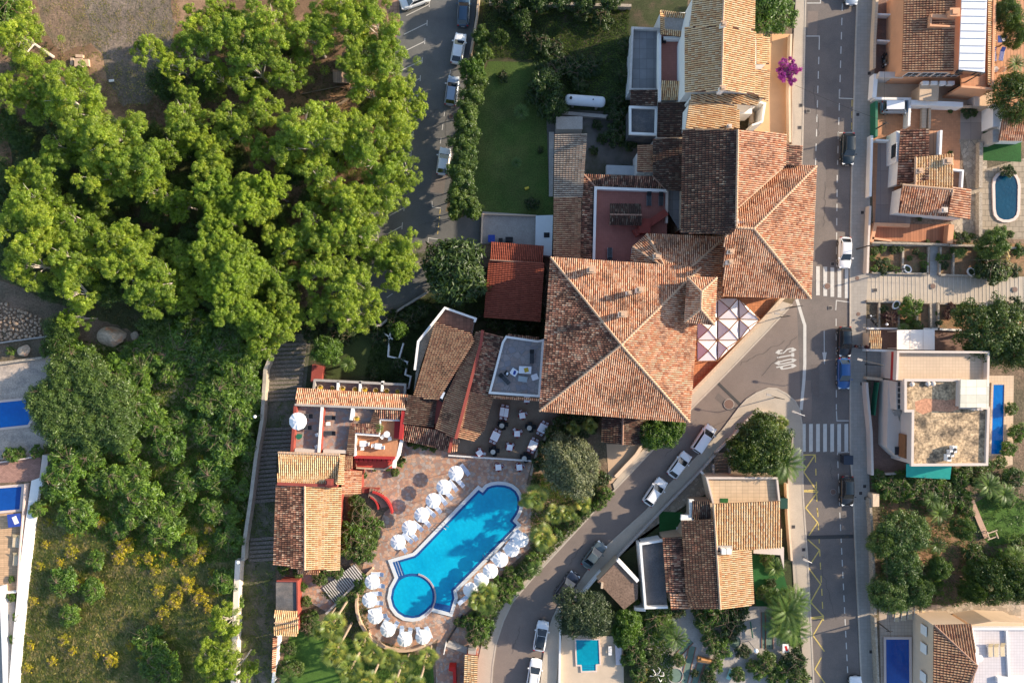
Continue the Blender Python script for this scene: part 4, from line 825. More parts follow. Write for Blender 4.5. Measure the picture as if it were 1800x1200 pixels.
mb = MB(); mb.prism(wp([(549, 640), (569, 644), (565, 668), (546, 672)], 1), 0, 1.0); tag(mb.build('red_wall', redw2), 'red painted wall block beside the stepped lane', 'wall')
# yellow roofed annexe
t = bt('annexe', 'annexe with very bright sandy yellow tiled roofs beside the stepped lane', 'annexe', 540, 900)
roof(t, [((490, 795, 7.0), (598, 799, 7.0), (593, 851, 6.1), (487, 849, 6.1))], 'Y'); roof(t, [((598, 799, 7), (606, 799, 6.8), (603, 852, 6.8), (593, 851, 7.0))], 'Y')
mb = MB(); mb.strip(wp([(487, 850), (592, 854)], 6.4), .4, 5.2, 6.35); mb.build('parapet', redw2, t); ridge(t, [((489, 795, 7), (597, 799, 7))], ridgem)
walls(t, [(491, 797), (602, 800), (599, 852), (488, 850)], 6.1, 0, redw2, .25)
roof(t, [((536, 853, 6.2), (536, 1001, 6.2), (597, 1002, 5.2), (600, 856, 5.2))], 'Y'); roof(t, [((536, 853, 6.2), (536, 1001, 6.2), (481, 992, 5.4), (486, 851, 5.4))], 'M'); ridge(t, [((536, 853, 6.2), (536, 1001, 6.2))], ridgem)
walls(t, [(487, 853), (598, 856), (596, 1000), (483, 991)], 5.2, 0, redw2, .7); chimney(t, 580, 847, 5.9, .8, .9, redw2)
roof(t, [((603, 797, 4.6), (620, 798, 4.6), (618, 825, 4.1), (604, 824, 4.1))], 'B'); roof(t, [((601, 827, 4.4), (636, 828, 3.7), (634, 868, 3.7), (600, 868, 4.4))], 'A'); walls(t, [(602, 800), (618, 800), (618, 826), (634, 829), (632, 866), (600, 866)], 3.8, 0, redw2, .2)
roof(t, [((524, 1000, 3), (562, 1003, 3), (560, 1009, 2.7), (523, 1007, 2.7))], 'A'); walls(t, [(526, 1000), (560, 1003), (558, 1007), (526, 1006)], 2.7, 0, redw2, .05)
t = bt('lane_shed', 'small shed with a dark flat roof and striped tiled end by the lane', 'shed', 503, 1070)
flat(t, rr(485, 1022, 522, 1073), 2.8, bitum, 'flat_roof', .2); roof(t, [((482, 1094, 3.5), (524, 1095, 3.5), (523, 1117, 3.0), (481, 1115, 3.0)), ((482, 1094, 3.5), (524, 1095, 3.5), (523, 1074, 3.0), (483, 1072, 3.0))], 'Y'); ridge(t, [((482, 1094, 3.5), (524, 1095, 3.5))], ridgem, .1)
walls(t, [(486, 1023), (522, 1023), (522, 1115), (484, 1114)], 2.8, 0, redw2, .15); para(t, [(486, 1021), (522, 1021), (523, 1072)], 2.8, .25, .2, redw2, False)
# curved red stair
t = bt('garden_stair', 'curved red walled stair beside the round clipped bush', 'stairs', 660, 880)
mb = MB(); mb.strip(wp(ringpts(648, 904, 43, 14, -78, -6)), .26, 0, 1.0); mb.strip(wp(ringpts(642, 893, 24, 10, -70, 0)), .2, 0, .7); mb.build('red_wall', redw, t)
mb = MB()
for k in range(11):
    a = math.radians(-80+6.5*k); q = W(645+33*math.cos(a), 898+33*math.sin(a), .5); mb.box((q[0], q[1], .45-.03*k), (1.35, .28, .5), -a)
mb.build('steps', mat('brown_step_tiles', (.26, .17, .13), .9, .15, 2), t)
flat(t, [(636, 856), (668, 857), (664, 866), (636, 866)], .35, redw2, 'landing', .3)
# striped stair to the lower garden
t = bt('striped_stair', 'striped stone stair leading down from the pool deck to the lawn', 'stairs', 605, 1030)
mb = MB(); mb2 = MB()
for k in range(17):
    f = k/16; a = (633-55*f, 1004+42*f); q = W(*a, .3); ang = math.radians(-52); mb.box((q[0], q[1], .75-.035*k), (2.9, .13, .1), ang); mb2.box((q[0], q[1], .5-.035*k), (2.9, .44, .24), ang)
mb.build('tread', mat('worn_tread', (.5, .48, .46), .9, .2, 2), t); mb2.build('riser', mat('dark_riser', (.2, .17, .15), .9, .15, 2), t); mb = MB(); mb.strip(wp([(575, 1075), (605, 1045), (625, 1024)]), .3, 0, .8); mb.build('side_wall', concw, t)
# parasol roof with white canopies by the corner
t = bt('canopy_frame', 'group of square white canopies on a red frame beside the corner block', 'canopy', 1280, 585)
can = [(1224, 525, 3), (1261, 525, 3), (1299, 525, 3), (1262, 560, 3), (1299, 561, 3), (1224, 562, 3), (1224, 599, 3), (1261, 598, 3), (1224, 634, 3), (1336, 561, 3), (1318, 541, 3), (1261, 635, 3), (1299, 598, 3)]
mb = MB(); fr = MB()
def tent(a, b, c_, d_):
    q = [W(*p, 3.2) for p in (a, b, c_, d_)]; m_ = np.mean(np.array(q), 0); m_[2] = 3.9; mb.add(q+[tuple(m_)], [(0, 1, 4), (1, 2, 4), (2, 3, 4), (3, 0, 4)])
    for i in range(4): fr.cyl(q[i], q[(i+1) % 4], .09, .09, 6); fr.cyl(q[i], (m_[0], m_[1], m_[2]+.02), .06, .06, 6); fr.cyl((q[i][0], q[i][1], 0), q[i], .07, .07, 6)
tent((1225, 526), (1261, 524), (1261, 561), (1225, 562)); tent((1261, 524), (1298, 524), (1299, 561), (1261, 561)); tent((1298, 524), (1318, 543), (1336, 562), (1299, 561)); tent((1225, 562), (1261, 561), (1261, 598), (1225, 598)); tent((1261, 561), (1299, 561), (1299, 598), (1261, 598)); tent((1299, 561), (1336, 562), (1318, 581), (1299, 598)); tent((1225, 598), (1261, 598), (1261, 634), (1225, 635)); tent((1261, 598), (1299, 598), (1280, 616), (1261, 634))
mb.build('canvas', mat('canopy_canvas', (.8, .74, .74), .8, .03, 1), t); fr.build('frame', woodb, t)
mb = MB(); mb.strip(wp([(1378, 522), (1340, 564), (1215, 692)], .9), .5, 0, .9); tag(mb.build('street_wall', sandt), 'low pale wall between the hotel terrace and the side road', 'wall')
# lower roofs south of hotel
t = bt('porch', 'dark tiled gate porch under the south eave of the hotel', 'porch', 1092, 758)
roof(t, [((1095, 732, 4), (1094, 781, 4), (1057, 777, 3.3), (1059, 732, 3.3))], 'D'); roof(t, [((1095, 732, 4), (1130, 732, 3.4), (1129, 782, 3.4), (1094, 781, 4))], 'D'); ridge(t, [((1095, 732, 4), (1094, 781, 4))], ridged); walls(t, [(1060, 732), (1129, 732), (1128, 780), (1060, 776)], 3.3, 0, crm, .3)

# ================================================================ RIGHT SIDE
t = bt('apartment_house', 'salmon apartment house with a white sheet metal roof at the top right', 'house', 1665, 70)
roof(t, [((1680, -20, 5.9), (1676, 125, 5.9), (1586, 125, 5.0), (1590, -20, 5.0))], 'B', TW=.33); walls(t, [(1590, -30), (1735, -30), (1733, 128), (1587, 127)], 5.0, 0, salm, .25)
flat(t, [(1678, -30), (1694, -30), (1690, 127), (1677, 127)], 5.7, salm, 'ledge', .8); chimney(t, 1678, 22, 5.7, 1.2, 1.1, salm); mb = MB(); mb.strip(wp([(1638, 27), (1680, 30)], 6.3), .5, 5.2, 6.2); mb.strip(wp([(1638, 27), (1637, 44), (1680, 46)], 6.2), .25, 5.2, 6.1); mb.build('red_party_wall', redw2 if 0 else salm, t)
mb = MB(); P = [W(1692, -30, 6.6), W(1736, -30, 6.9), W(1731, 127, 6.9), W(1686, 122, 6.6)]; mb.add(P+[(p[0], p[1], p[2]-.15) for p in P], [(3, 2, 1, 0), (4, 5, 6, 7), (0, 1, 5, 4), (1, 2, 6, 5), (2, 3, 7, 6), (3, 0, 4, 7)])
mt = mb.build('metal_roof', galv, t); mb = MB()
for k in range(12):
    yy = -24+13*k; a = W(1691.5-.038*yy, yy, 6.66); b = W(1735.5-.035*yy, yy+.6, 6.96); mb.cyl(a, b, .05, .05, 4)
mb.build('seam', mat('seam_metal', (.5, .5, .52), .5, 0), mt)
mb = MB(); mb.strip(wp([(1686, 123), (1731, 128)], 6.4), .3, 5.4, 6.5); mb.build('glazing', gls, t); mb = MB(); [mb.box((*W(1690+9*k, 124+.5*k, 6.2)[:2], 6.0), (.1, .4, 1.1)) for k in range(5)]; mb.build('glazing_frame', greenp, t)
roof(t, [((1736, -30, 4.2), (1751, -30, 3.8), (1746, 150, 3.8), (1736, 150, 4.2))], 'Y', 'coping_roof', .3); flat(t, [(1731, -30), (1741, -30), (1738, 152), (1690, 152), (1690, 128), (1731, 128)], 3.8, terra, 'balcony_floor', .3); para(t, [(1749, -30), (1745, 156), (1690, 152)], 3.2, 1.0, .3, salm, False, z0=0)
a, b = wp([(1587, 127), (1733, 128)], 5.0); b2 = (b[0], b[1])
wallwin(t, (a[0]+.3, a[1]+.25), (b2[0], b2[1]+.25), 3.6, 1.6, 1.3, (.15, .33, .5, .68)); 
mb = MB()
for k in range(4): q = W(1625+15*k, 146, 2.4); mb.box((q[0], q[1]-.1, 2.4), (.9, .5, .7))
mb.build('air_conditioner', wht, t); flat(t, [(1617, 148), (1651, 150), (1649, 178), (1616, 176)], 2.4, tanw, 'porch_roof', .2); walls(t, [(1617, 149), (1650, 151), (1648, 177), (1617, 175)], 2.3, 0, tanw, .1)
flat(t, [(1546, 126), (1590, 127), (1588, 137), (1545, 136)], 2.6, beig, 'ledge', .3); walls(t, [(1546, 126), (1588, 127), (1588, 136), (1546, 135)], 2.4, 0, beig, .05)
def wall(label, pts, h=1.0, w=.3, m=None, name='garden_wall', z=None, cap=None):
    mb = MB(); mb.strip(wp(pts, h), w, -.05, h); o = mb.build(name, m or wht); tag(o, label, 'wall')
    if cap: c_ = MB(); c_.strip(wp(pts, h+.04), w+.1, h, h+.05); o2 = c_.build('coping', cap, o)
    return o
wall('white front wall with piers along the street beside the brown patios', [(1543, -20), (1538, 70), (1537, 120)], 1.2, .3, crm, cap=sandt)
wall('upper low partition wall across the brown patio', [(1542, 25), (1586, 26)], 1.1, .2, wht); wall('lower low partition wall across the brown patio', [(1542, 71), (1586, 73)], 1.1, .2, wht)
wall('white gate pier wall in front of the beige ledge', [(1540, 130), (1537, 172)], 1.4, .6, wht)
wall('white wall above the parked covered van', [(1537, 173), (1600, 174), (1598, 222)], 1.3, .35, wht); wall('long white wall over the orange patio', [(1602, 180), (1693, 184)], 1.6, .7, wht); wall('white wall across the lane right of the air conditioners', [(1718, 160), (1717, 186)], 1.5, .8, beig)
wall('grey wall from the orange patio to the small red roofed house', [(1693, 187), (1760, 189), (1800, 192)], 1.3, .3, tanw)
wall('dark green gate wall at the pavement beside the covered van', [(1541, 178), (1541, 240)], 1.6, .35, greenp); wall('long white street wall beside the drive', [(1533, 238), (1530, 345)], 1.2, .35, wht); wall('white street wall below the drive gate', [(1530, 362), (1527, 425), (1525, 480)], 1.2, .3, beig)
wall('white wall across the patio left of the brick red roof', [(1540, 246), (1563, 247)], 1.0, .25, wht); wall('low cream steps wall in the orange patio', [(1625, 188), (1624, 225)], .5, .7, sandt); wall('cream wall edge of the upper orange patio', [(1635, 190), (1634, 226)], .7, .3, sandt)
# villa with brick red roof
DZ = -1.1
t = bt('villa', 'white villa with brick red and striped roofs between the drive and stone patio', 'house', 1635, 310)
roof(t, [((1633, 227, 4.9), (1632, 316, 4.9), (1577, 326, 4.0), (1583, 228, 4.0))], 'M', TW=.36); roof(t, [((1609, 277, 5.0), (1674, 270, 5.0), (1674, 331, 4.5), (1608, 331, 4.5))], 'Y', TW=.36); roof(t, [((1586, 325, 5.0), (1674, 333, 5.0), (1667, 381, 4.2), (1580, 374, 4.2))], 'A', TW=.33)
roof(t, [((1674, 329, 5.0), (1706, 332, 4.4), (1704, 386, 4.4), (1666, 380, 5.0))], 'A', TW=.33); ridge(t, [((1609, 276, 5), (1608, 331, 4.5)), ((1586, 325, 5), (1674, 333, 5)), ((1674, 333, 5), (1667, 381, 4.4))])
walls(t, [(1583, 229), (1633, 229), (1632, 316), (1578, 325)], 4.1, 0, wht, .2); walls(t, [(1609, 278), (1674, 272), (1674, 330), (1608, 330)], 4.4, 0, wht, .2); walls(t, [(1587, 326), (1704, 334), (1702, 384), (1582, 373)], 4.2, 0, wht, .2); flat(t, [(1633, 230), (1655, 230), (1653, 272), (1632, 274)], 3.2, terra2, 'terrace_floor', .4); para(t, [(1655, 229), (1653, 272)], 3.2, .8, .3, wht, False, z0=0)
flat(t, [(1674, 297), (1694, 299), (1692, 330), (1674, 330)], 3, terra, 'terrace_floor', .4); para(t, [(1675, 298), (1693, 300), (1691, 330)], 3, .6, .25, wht, False, z0=0); chimney(t, 1667, 283, 4.6, .9, .9); chimney(t, 1617, 300, 4.6, .7, .7); chimney(t, 1660, 369, 4.3, .9, .7, beig)
a, b = wp([(1579, 325), (1583, 229)], 4.0); wallwin(t, (a[0]+.2, a[1]), (b[0]+.2, b[1]), 2.2, 1.9, 1.2, (.68,), out=-.04); mb = MB(); mb.box((*W(1571, 262, 1.3)[:2], 1.3), (.7, 4.4, 2.6)); mb.build('side_wing', wht, t)
DZ = 0.0
mb = MB(); mb.strip(wp([(1533, 425), (1540, 394), (1600, 396)], 1.0), .5, 0, .9); mb.strip(wp([(1534, 418), (1568, 423)], 1), .3, 0, .9); mb.strip(wp([(1672, 395), (1669, 428)], 1), .8, 0, 1.1); tag(mb.build('terrace_wall', salm), 'salmon wall round the brown terrace below the villa', 'wall')
gsheet('terrace', [(1540, 394), (1672, 394), (1668, 427), (1534, 422)], mat('rust_terrace', (.4, .17, .09), .85, .08, .5, grid=(.4, 9, 0, .02)))
wall('dark hedge wall below the brown terrace', [(1533, 426), (1640, 429), (1668, 430)], .8, .3, stonew); wall('stone wall from the terrace to the oval pool garden', [(1670, 431), (1740, 432), (1798, 437)], .8, .3, stonew); wall('stone wall left of the oval pool', [(1725, 250), (1724, 330)], .8, .5, stonew); wall('stone wall below left of the oval pool', [(1724, 338), (1724, 418)], .8, .5, stonew)
# small red roofed house at the right edge
t = bt('cottage', 'white cottage with a red striped roof beside the small dark lawn', 'cottage', 1790, 220)
roof(t, [((1764, 196, 3.6), (1815, 199, 3.6), (1815, 248, 2.9), (1756, 247, 2.9))], 'A', TW=.3, label='bright red striped roof'); walls(t, [(1760, 191), (1815, 194), (1815, 248), (1756, 247)], 2.9, 0, wht, .35); mb = MB(); mb.box((*W(1744, 208, 1.1)[:2], 1.2), (1.6, 3.2, 2.4)); mb.build('wing', wht, t)
mb = MB(); mb.box((*W(1753, 212, 1.6)[:2]+(1.6,), ) if 0 else (*W(1753, 212, 1.6)[:2], 2.42), (.35, .9, .06)); mb.build('window', gls, t); flat(t, [(1745, 228), (1757, 228), (1756, 250), (1745, 250)], 2.4, concw, 'flat_roof', 2.4)
# front garden walls
for lb_, p_ in (('low wall at the street end of the upper front gardens', [(1527, 434), (1526, 478)]), ('low wall left of the middle passage in the upper gardens', [(1633, 434), (1631, 482)]), ('low wall right of the middle passage in the upper gardens', [(1654, 434), (1652, 483)]), ('thin wall dividing the first upper garden bed', [(1588, 436), (1587, 478)]),
                ('thin wall dividing the second upper garden bed', [(1677, 436), (1676, 482)]), ('thin wall dividing the third upper garden bed', [(1725, 436), (1724, 484)]), ('upper edge wall of the stepped footpath', [(1533, 479), (1631, 481)]), ('upper edge wall of the footpath right of the passage', [(1654, 483), (1722, 485)]),
                ('lower edge wall of the stepped footpath', [(1524, 529), (1632, 532)]), ('lower edge wall of the footpath right of the brick passage', [(1650, 533), (1800, 538)]), ('low wall left of the brick passage in the lower gardens', [(1636, 533), (1637, 577)]), ('low wall right of the brick passage in the lower gardens', [(1650, 533), (1650, 580)]),
                ('low wall at the street end of the lower gardens', [(1546, 532), (1546, 575)]), ('thin wall dividing the first lower garden bed', [(1580, 534), (1580, 575)]), ('thin wall dividing the second lower garden bed', [(1613, 534), (1612, 578)]), ('white wall below the lower gardens', [(1524, 577), (1640, 578), (1690, 580)]), ('upper boundary wall of the right hand gardens', [(1533, 430), (1640, 431)])):
    wall(lb_, p_, .45, .28, stonew if 'white' not in lb_ else wht)
# flat roofed villa
t = bt('villa', 'cream flat roofed villa with a patchy gravel roof and three air conditioners', 'house', 1660, 740)
flat(t, [(1578, 617), (1739, 617), (1737, 668), (1577, 668)], 4.6, sandt, 'roof_terrace', .4); walls(t, [(1578, 617), (1739, 617), (1737, 668), (1577, 668)], 4.5, 0, beig, .1); para(t, [(1577, 668), (1579, 618), (1738, 619), (1737, 667)], 4.6, .8, .3, beig, False); mb = MB(); mb.strip(wp([(1575, 618), (1573, 668)], 4.8), .2, 3.8, 4.8); mb.build('red_railing', redw, t)
G1 = [(1592, 668), (1690, 668), (1690, 716), (1738, 717), (1735, 816), (1604, 817), (1605, 722), (1592, 722)]
flat(t, G1, 5.6, gravelroof, 'gravel_roof', .3); mb = MB(); mb.sheet(wp([(1608, 706), (1625, 700), (1662, 703), (1688, 700), (1686, 719), (1670, 724), (1640, 722), (1622, 728), (1610, 722)], 5.6), 5.606); mb.build('rust_patch', mat('rusty_gravel', (.5, .25, .15), .95, .2, 1.2, fine=(4, .3)), t); walls(t, G1, 5.5, 0, beig, .05); para(t, G1, 5.6, .35, .35, beig)
flat(t, [(1689, 667), (1739, 667), (1738, 716), (1688, 716)], 6.9, mat('cream_sheet_roof', (.62, .6, .5), .8, .1, 1, grid=(1.4, 1.1, 0, .03), gcol=(.45, .42, .34)), 'stair_head_roof', .2); walls(t, [(1689, 667), (1739, 667), (1738, 716), (1688, 716)], 6.8, 5, beig, .1)
mb = MB(); [mb.box((*W(x_, y_, 6.2)[:2], 6.15), (.55, .9, .8)) for x_, y_ in ((1666, 804), (1671, 796), (1676, 789))]; a_ = mb.build('air_conditioner', wht, t)
mb = MB(); [mb.cyl((*W(x_, y_, 6.2)[:2], 6.56), (*W(x_, y_, 6.2)[:2], 6.6), .22, .22, 12) for x_, y_ in ((1666, 804), (1671, 796), (1676, 789))]; mb.build('fan', dkm, a_)
for x_, y_ in ((1603, 675), (1631, 674), (1640, 674)): mb = MB(); mb.lathe((*W(x_, y_, 5.8)[:2], 5.6), [(.3, 0), (.34, .3), (.1, .45)], 12); mb.build('roof_vent', beig, t)
for x_ in (1711, 1718, 1724): mb = MB(); mb.lathe((*W(x_, 718, 6)[:2], 5.6), [(.28, 0), (.28, .5), (.2, .6)], 12); mb.build('roof_vent', beig, t)
mb = MB(); mb.path([(*W(1708, 727, 7)[:2], 5.6), (*W(1708, 727, 7)[:2], 8.4)], [.03, .03]); 
for k in range(5): x, y, _ = W(1708, 727, 7); mb.cyl((x-.7, y-.5+.25*k, 8.2), (x+.7, y-.5+.25*k, 8.2), .015, .015, 4)
mb.build('aerial', dkm, t)
pts_w = wp([(1576, 664), (1576, 722)], 3.2); mb = MB(); mb.prism(wp([(1574, 670), (1592, 670), (1592, 720), (1576, 720)], 4), 0, 4.0); mb.build('side_wing', beig, t)
for k in range(5): q = W(1582, 675+10*k, 4.1); mb = MB(); mb.box((q[0], q[1], 4.05), (.55, .6, .12)); o_ = mb.build('roof_light', gls, t)
mb = MB(); mb.prism(wp([(1562, 668), (1568, 668), (1572, 712), (1590, 760), (1590, 812), (1575, 800), (1560, 785)], 2.5), 0, 2.4); mb.build('side_wall', beig, t); mb = MB(); mb.prism(wp([(1591, 764), (1598, 764), (1597, 808), (1590, 804)], 4), 2.4, 4.0); mb.build('shutter', woodb, t)
mb = MB(); [mb.box((*W(1575+1.5*k, 722+3.4*k, 2.6-.1*k)[:2], 2.7-.2*k), (1.0, .28, .3)) for k in range(9)]; mb.build('stair', concw, t); mb = MB(); mb.prism(wp(rr(1574, 785, 1583, 799), 2.6), 2.3, 2.6); mb.build('skylight', gls, t)
mb = MB(); P = [W(1593, 815, 3), W(1673, 818, 3), W(1670, 842, 2.2), W(1593, 838, 2.2)]; mb.add(P+[(p[0], p[1], p[2]-.05) for p in P], [(3, 2, 1, 0), (4, 5, 6, 7), (0, 1, 5, 4), (1, 2, 6, 5), (2, 3, 7, 6), (3, 0, 4, 7)]); tag(mb.build('shade_awning', teal), 'turquoise shade awning below the flat roofed villa', 'awning')
wall('wall with green railing in front of the flat roofed villa', [(1524, 672), (1525, 690), (1532, 760), (1534, 835)], 1.3, .35, beig); wall('inner dark railing wall behind the villa front wall', [(1545, 672), (1541, 700), (1538, 730)], 1.2, .15, greenp); wall('white wall above the villa drive', [(1524, 615), (1576, 617)], 1.4, .3, wht); wall('stub wall below the villa drive', [(1524, 664), (1552, 667)], 1.2, .4, sandt)
wall('stone wall along the pavement beside the big garden', [(1530, 876), (1535, 960), (1539, 1080)], 1.2, .35, stonew); wall('stone wall along the pavement beside the navy pool', [(1539, 1085), (1545, 1215)], 1.3, .3, stonew); wall('cream gate pillar at the pavement below the long leafy hedge', [(1540, 868), (1540, 890)], 1.6, .9, crm); wall('low wall between the villa drive and the leafy hedge', [(1538, 834), (1590, 832)], .8, .25, beig)
t = bt('gate_kiosk', 'open pergola room with a pale tiled roof beside the villa drive', 'outbuilding', 1610, 595)
roof(t, [((1528, 581, 2.9), (1549, 581, 2.9), (1549, 612, 2.5), (1528, 612, 2.5))], 'Y'); flat(t, [(1577, 580), (1643, 579), (1643, 615), (1577, 614)], 2.9, mat('white_awning', (.78, .72, .66), .8, .05, 1), 'awning', .1); mb = MB(); [mb.strip(wp([(x_, 580), (x_, 614)], 2.95), .06, None, 2.93) for x_ in (1600, 1623)]; mb.build('seam', beig, t); mb = MB(); [mb.cyl((*W(x_, y_, 2.8)[:2], 0), (*W(x_, y_, 2.8)[:2], 2.8), .06) for x_ in (1579, 1641) for y_ in (582, 612)]; mb.build('post', beig, t); walls(t, rr(1529, 582, 1548, 611), 2.5, 0, crm, .2)
# bottom right house
t = bt('villa', 'cream house with a brown hipped roof and pale roof terrace at the bottom right', 'house', 1700, 1150)
roof(t, [((1642, 1098, 5.4), (1708, 1096, 5.4), (1717, 1169, 6.6))], 'B', TW=.36); roof(t, [((1642, 1098, 5.4), (1717, 1169, 6.6), (1700, 1230, 6.6), (1640, 1230, 5.4))], 'B', TW=.36); ridge(t, [((1642, 1098, 5.4), (1717, 1169, 6.6)), ((1717, 1169, 6.6), (1700, 1210, 6.5))], ridged)
walls(t, [(1642, 1098), (1708, 1097), (1716, 1168), (1700, 1240), (1640, 1240)], 5.4, 0, crm, .25)
TT = [(1708, 1104), (1830, 1104), (1830, 1240), (1700, 1240), (1718, 1170)]; flat(t, TT, 5.0, mat('pale_roof_tiles', (.56, .52, .53), .8, .04, .5, grid=(.4, .4, 0, .012), gridvar=.03), 'roof_terrace', .3); walls(t, TT, 4.9, 0, crm, .1); para(t, [(1719, 1168), (1709, 1105), (1830, 1105)], 5.0, .6, .3, wht, False)
mb = MB(); mb.strip(wp([(1770, 1106), (1776, 1230)], 5.3), .25, 5, 5.3); mb.strip(wp([(1753, 1194), (1800, 1194)], 5.4), .7, 5, 5.5); mb.build('terrace_kerb', wht, t)
a, b = wp([(1710, 1103), (1826, 1103)], 5.0); wallwin(t, (b[0], b[1]+.0), (a[0], a[1]+.0), 3.2, 1.4, 1.2, (.3, .55, .8)); mb = MB(); mb.prism(wp([(1708, 1098), (1745, 1092), (1800, 1094), (1800, 1104), (1708, 1104)], 4.2), 0, 4.1); mb.build('north_wing', crm, t)
x, y, _ = W(1723, 1157, 5.6); mb = MB(); mb.lathe((x, y, 5.3), [(.05, 0), (.4, .1), (.5, .25)], 16); mb.cyl((x, y, 5), (x, y, 5.4), .04); mb.build('satellite_dish', wht, t)
a, b = wp([(1640, 1230), (1642, 1100)], 5.4); wallwin(t, a, b, 3.0, 1.2, 1.2, (.2, .6, .85), out=.05)
# centre-bottom villa
t = bt('villa', 'villa of many small tiled roofs, dark in the middle, between the two roads', 'house', 1260, 970)
roof(t, [((1254, 885, 6.0), (1371, 880, 6.0), (1374, 962, 5.1), (1260, 967, 5.1))], 'Y', TW=.34); roof(t, [((1198, 915, 5.3), (1255, 912, 5.9), (1266, 1070, 5.9), (1215, 1070, 5.3), (1206, 1042, 5.3))], 'D'); roof(t, [((1165, 945, 4.4), (1198, 943, 4.8), (1207, 1042, 4.8), (1172, 1041, 4.4))], 'W'); roof(t, [((1178, 1043, 4.5), (1215, 1043, 5), (1215, 1070, 5), (1180, 1071, 4.5))], 'A', TW=.36)
roof(t, [((1260, 968, 5.7), (1320, 963, 5.0), (1325, 1062, 5.0), (1267, 1071, 5.7))], 'Y'); roof(t, [((1217, 880, 5.6), (1248, 880, 5.6), (1250, 912, 5.0), (1217, 912, 5.0))], 'D')
ridge(t, [((1254, 885, 6), (1260, 967, 5.1)), ((1256, 912, 5.9), (1266, 1070, 5.9))]); walls(t, [(1218, 882), (1370, 882), (1372, 960), (1321, 965), (1323, 1060), (1180, 1069), (1167, 947), (1199, 942), (1217, 912)], 4.4, 0, tanw, .25)
flat(t, [(1243, 838), (1366, 838), (1370, 882), (1254, 886)], 4.0, mat('beige_roof_terrace', (.55, .4, .26), .85, .1, .6, grid=(.8, .5, 0, .02), gridvar=.05), 'roof_terrace', .3); walls(t, [(1243, 838), (1366, 838), (1370, 882), (1254, 886)], 3.9, 0, crm, .1); para(t, [(1254, 884), (1243, 840), (1366, 840), (1370, 880)], 4.0, .5, .25, beig, False)
mb = MB(); mb.box((*W(1274, 880, 4.3)[:2], 4.03), (1.1, .6, .05)); mb.build('green_mat', turf, t); flat(t, [(1212, 878), (1220, 878), (1220, 914), (1197, 914), (1198, 905), (1213, 905)], 5, wht, 'ledge', .5)
flat(t, [(1130, 957), (1165, 950), (1173, 1066), (1136, 1068)], 3.2, bitum, 'flat_roof', .3); walls(t, [(1130, 957), (1165, 950), (1173, 1066), (1136, 1068)], 3.1, 0, wht, .05); para(t, [(1165, 950), (1126, 956), (1135, 1068), (1174, 1067)], 3.2, .6, .3, wht, False)
for x_ in (1272, 1280): mb = MB(); mb.box((*W(x_, 968, 6)[:2], 5.9), (.7, .7, .9)); mb.build('air_conditioner', wht, t)
mb = MB(); mb.box((*W(1276, 971, 6)[:2], 5.3), (2.2, 1.6, .2)); mb.build('platform', concw, t)
mb = MB(); mb.prism(wp([(1370, 960), (1378, 962), (1378, 1000), (1372, 975), (1325, 972), (1325, 966)], 2.8), 2.5, 2.8); mb.build('pergola', beig, t)
t = bt('old_shed', 'shed with an angular rough brown flat roof beside the side road', 'shed', 1085, 1025)
P_ = [(1050, 1022), (1087, 984), (1122, 1024), (1121, 1052), (1097, 1071)]; flat(t, P_, 3.3, oldroof, 'flat_roof', .25); walls(t, P_, 3.2, 0, tanw, .1); mb = MB(); mb.strip(wp([(1086, 984), (1122, 1022)], 3.7), .5, 3, 3.6); mb.build('parapet', wht, t); mb = MB(); mb.strip(wp([(1059, 1024), (1058, 1034)], 3.7), .3, 3.2, 3.7); mb.build('rim_stone', sandt, t)
wall('white wall ahead of the dark flat roof yard', [(1124, 955), (1134, 1068)], 2.0, .4, wht); wall('white pier below the brown flat roof', [(1115, 1070), (1135, 1071)], 2.0, .5, wht); wall('long low wall along the pavement above the villa', [(1257, 799), (1232, 827), (1160, 900), (1080, 984)], .9, .35, concw); wall('low wall along the pavement beside the shed', [(1057, 1004), (1022, 1045)], .9, .4, wht)
wall('white wall left of the hanging pine by the small teal pool', [(985, 1070), (985, 1100), (983, 1230)], .8, .25, wht); wall('curved low wall on the island corner', [(1257, 797), (1290, 765), (1312, 740), (1332, 722), (1362, 730)], .7, .3, beig); wall('white stub wall beside the timber steps', [(1232, 828), (1245, 842)], 1.2, .3, wht); wall('pale wall beside the villa along the left pavement', [(1384, 850), (1386, 905), (1392, 985)], 1.0, .3, crm)
t = bt('timber_steps', 'grey timber steps going down beside the dark leafy tree', 'stairs', 1268, 812); mb = MB()
for k in range(8): q = W(1268, 797+5.5*k, .6); mb.box((q[0], q[1], .9-.1*k), (2.2, .34, .12))
mb.build('tread', wood, t); mb = MB(); mb.strip(wp([(1254, 816), (1255, 838)], .9), .3, 0, .9); mb.strip(wp([(1282, 775), (1284, 838)], 1), .25, 0, 1); mb.build('side_wall', concw, t)
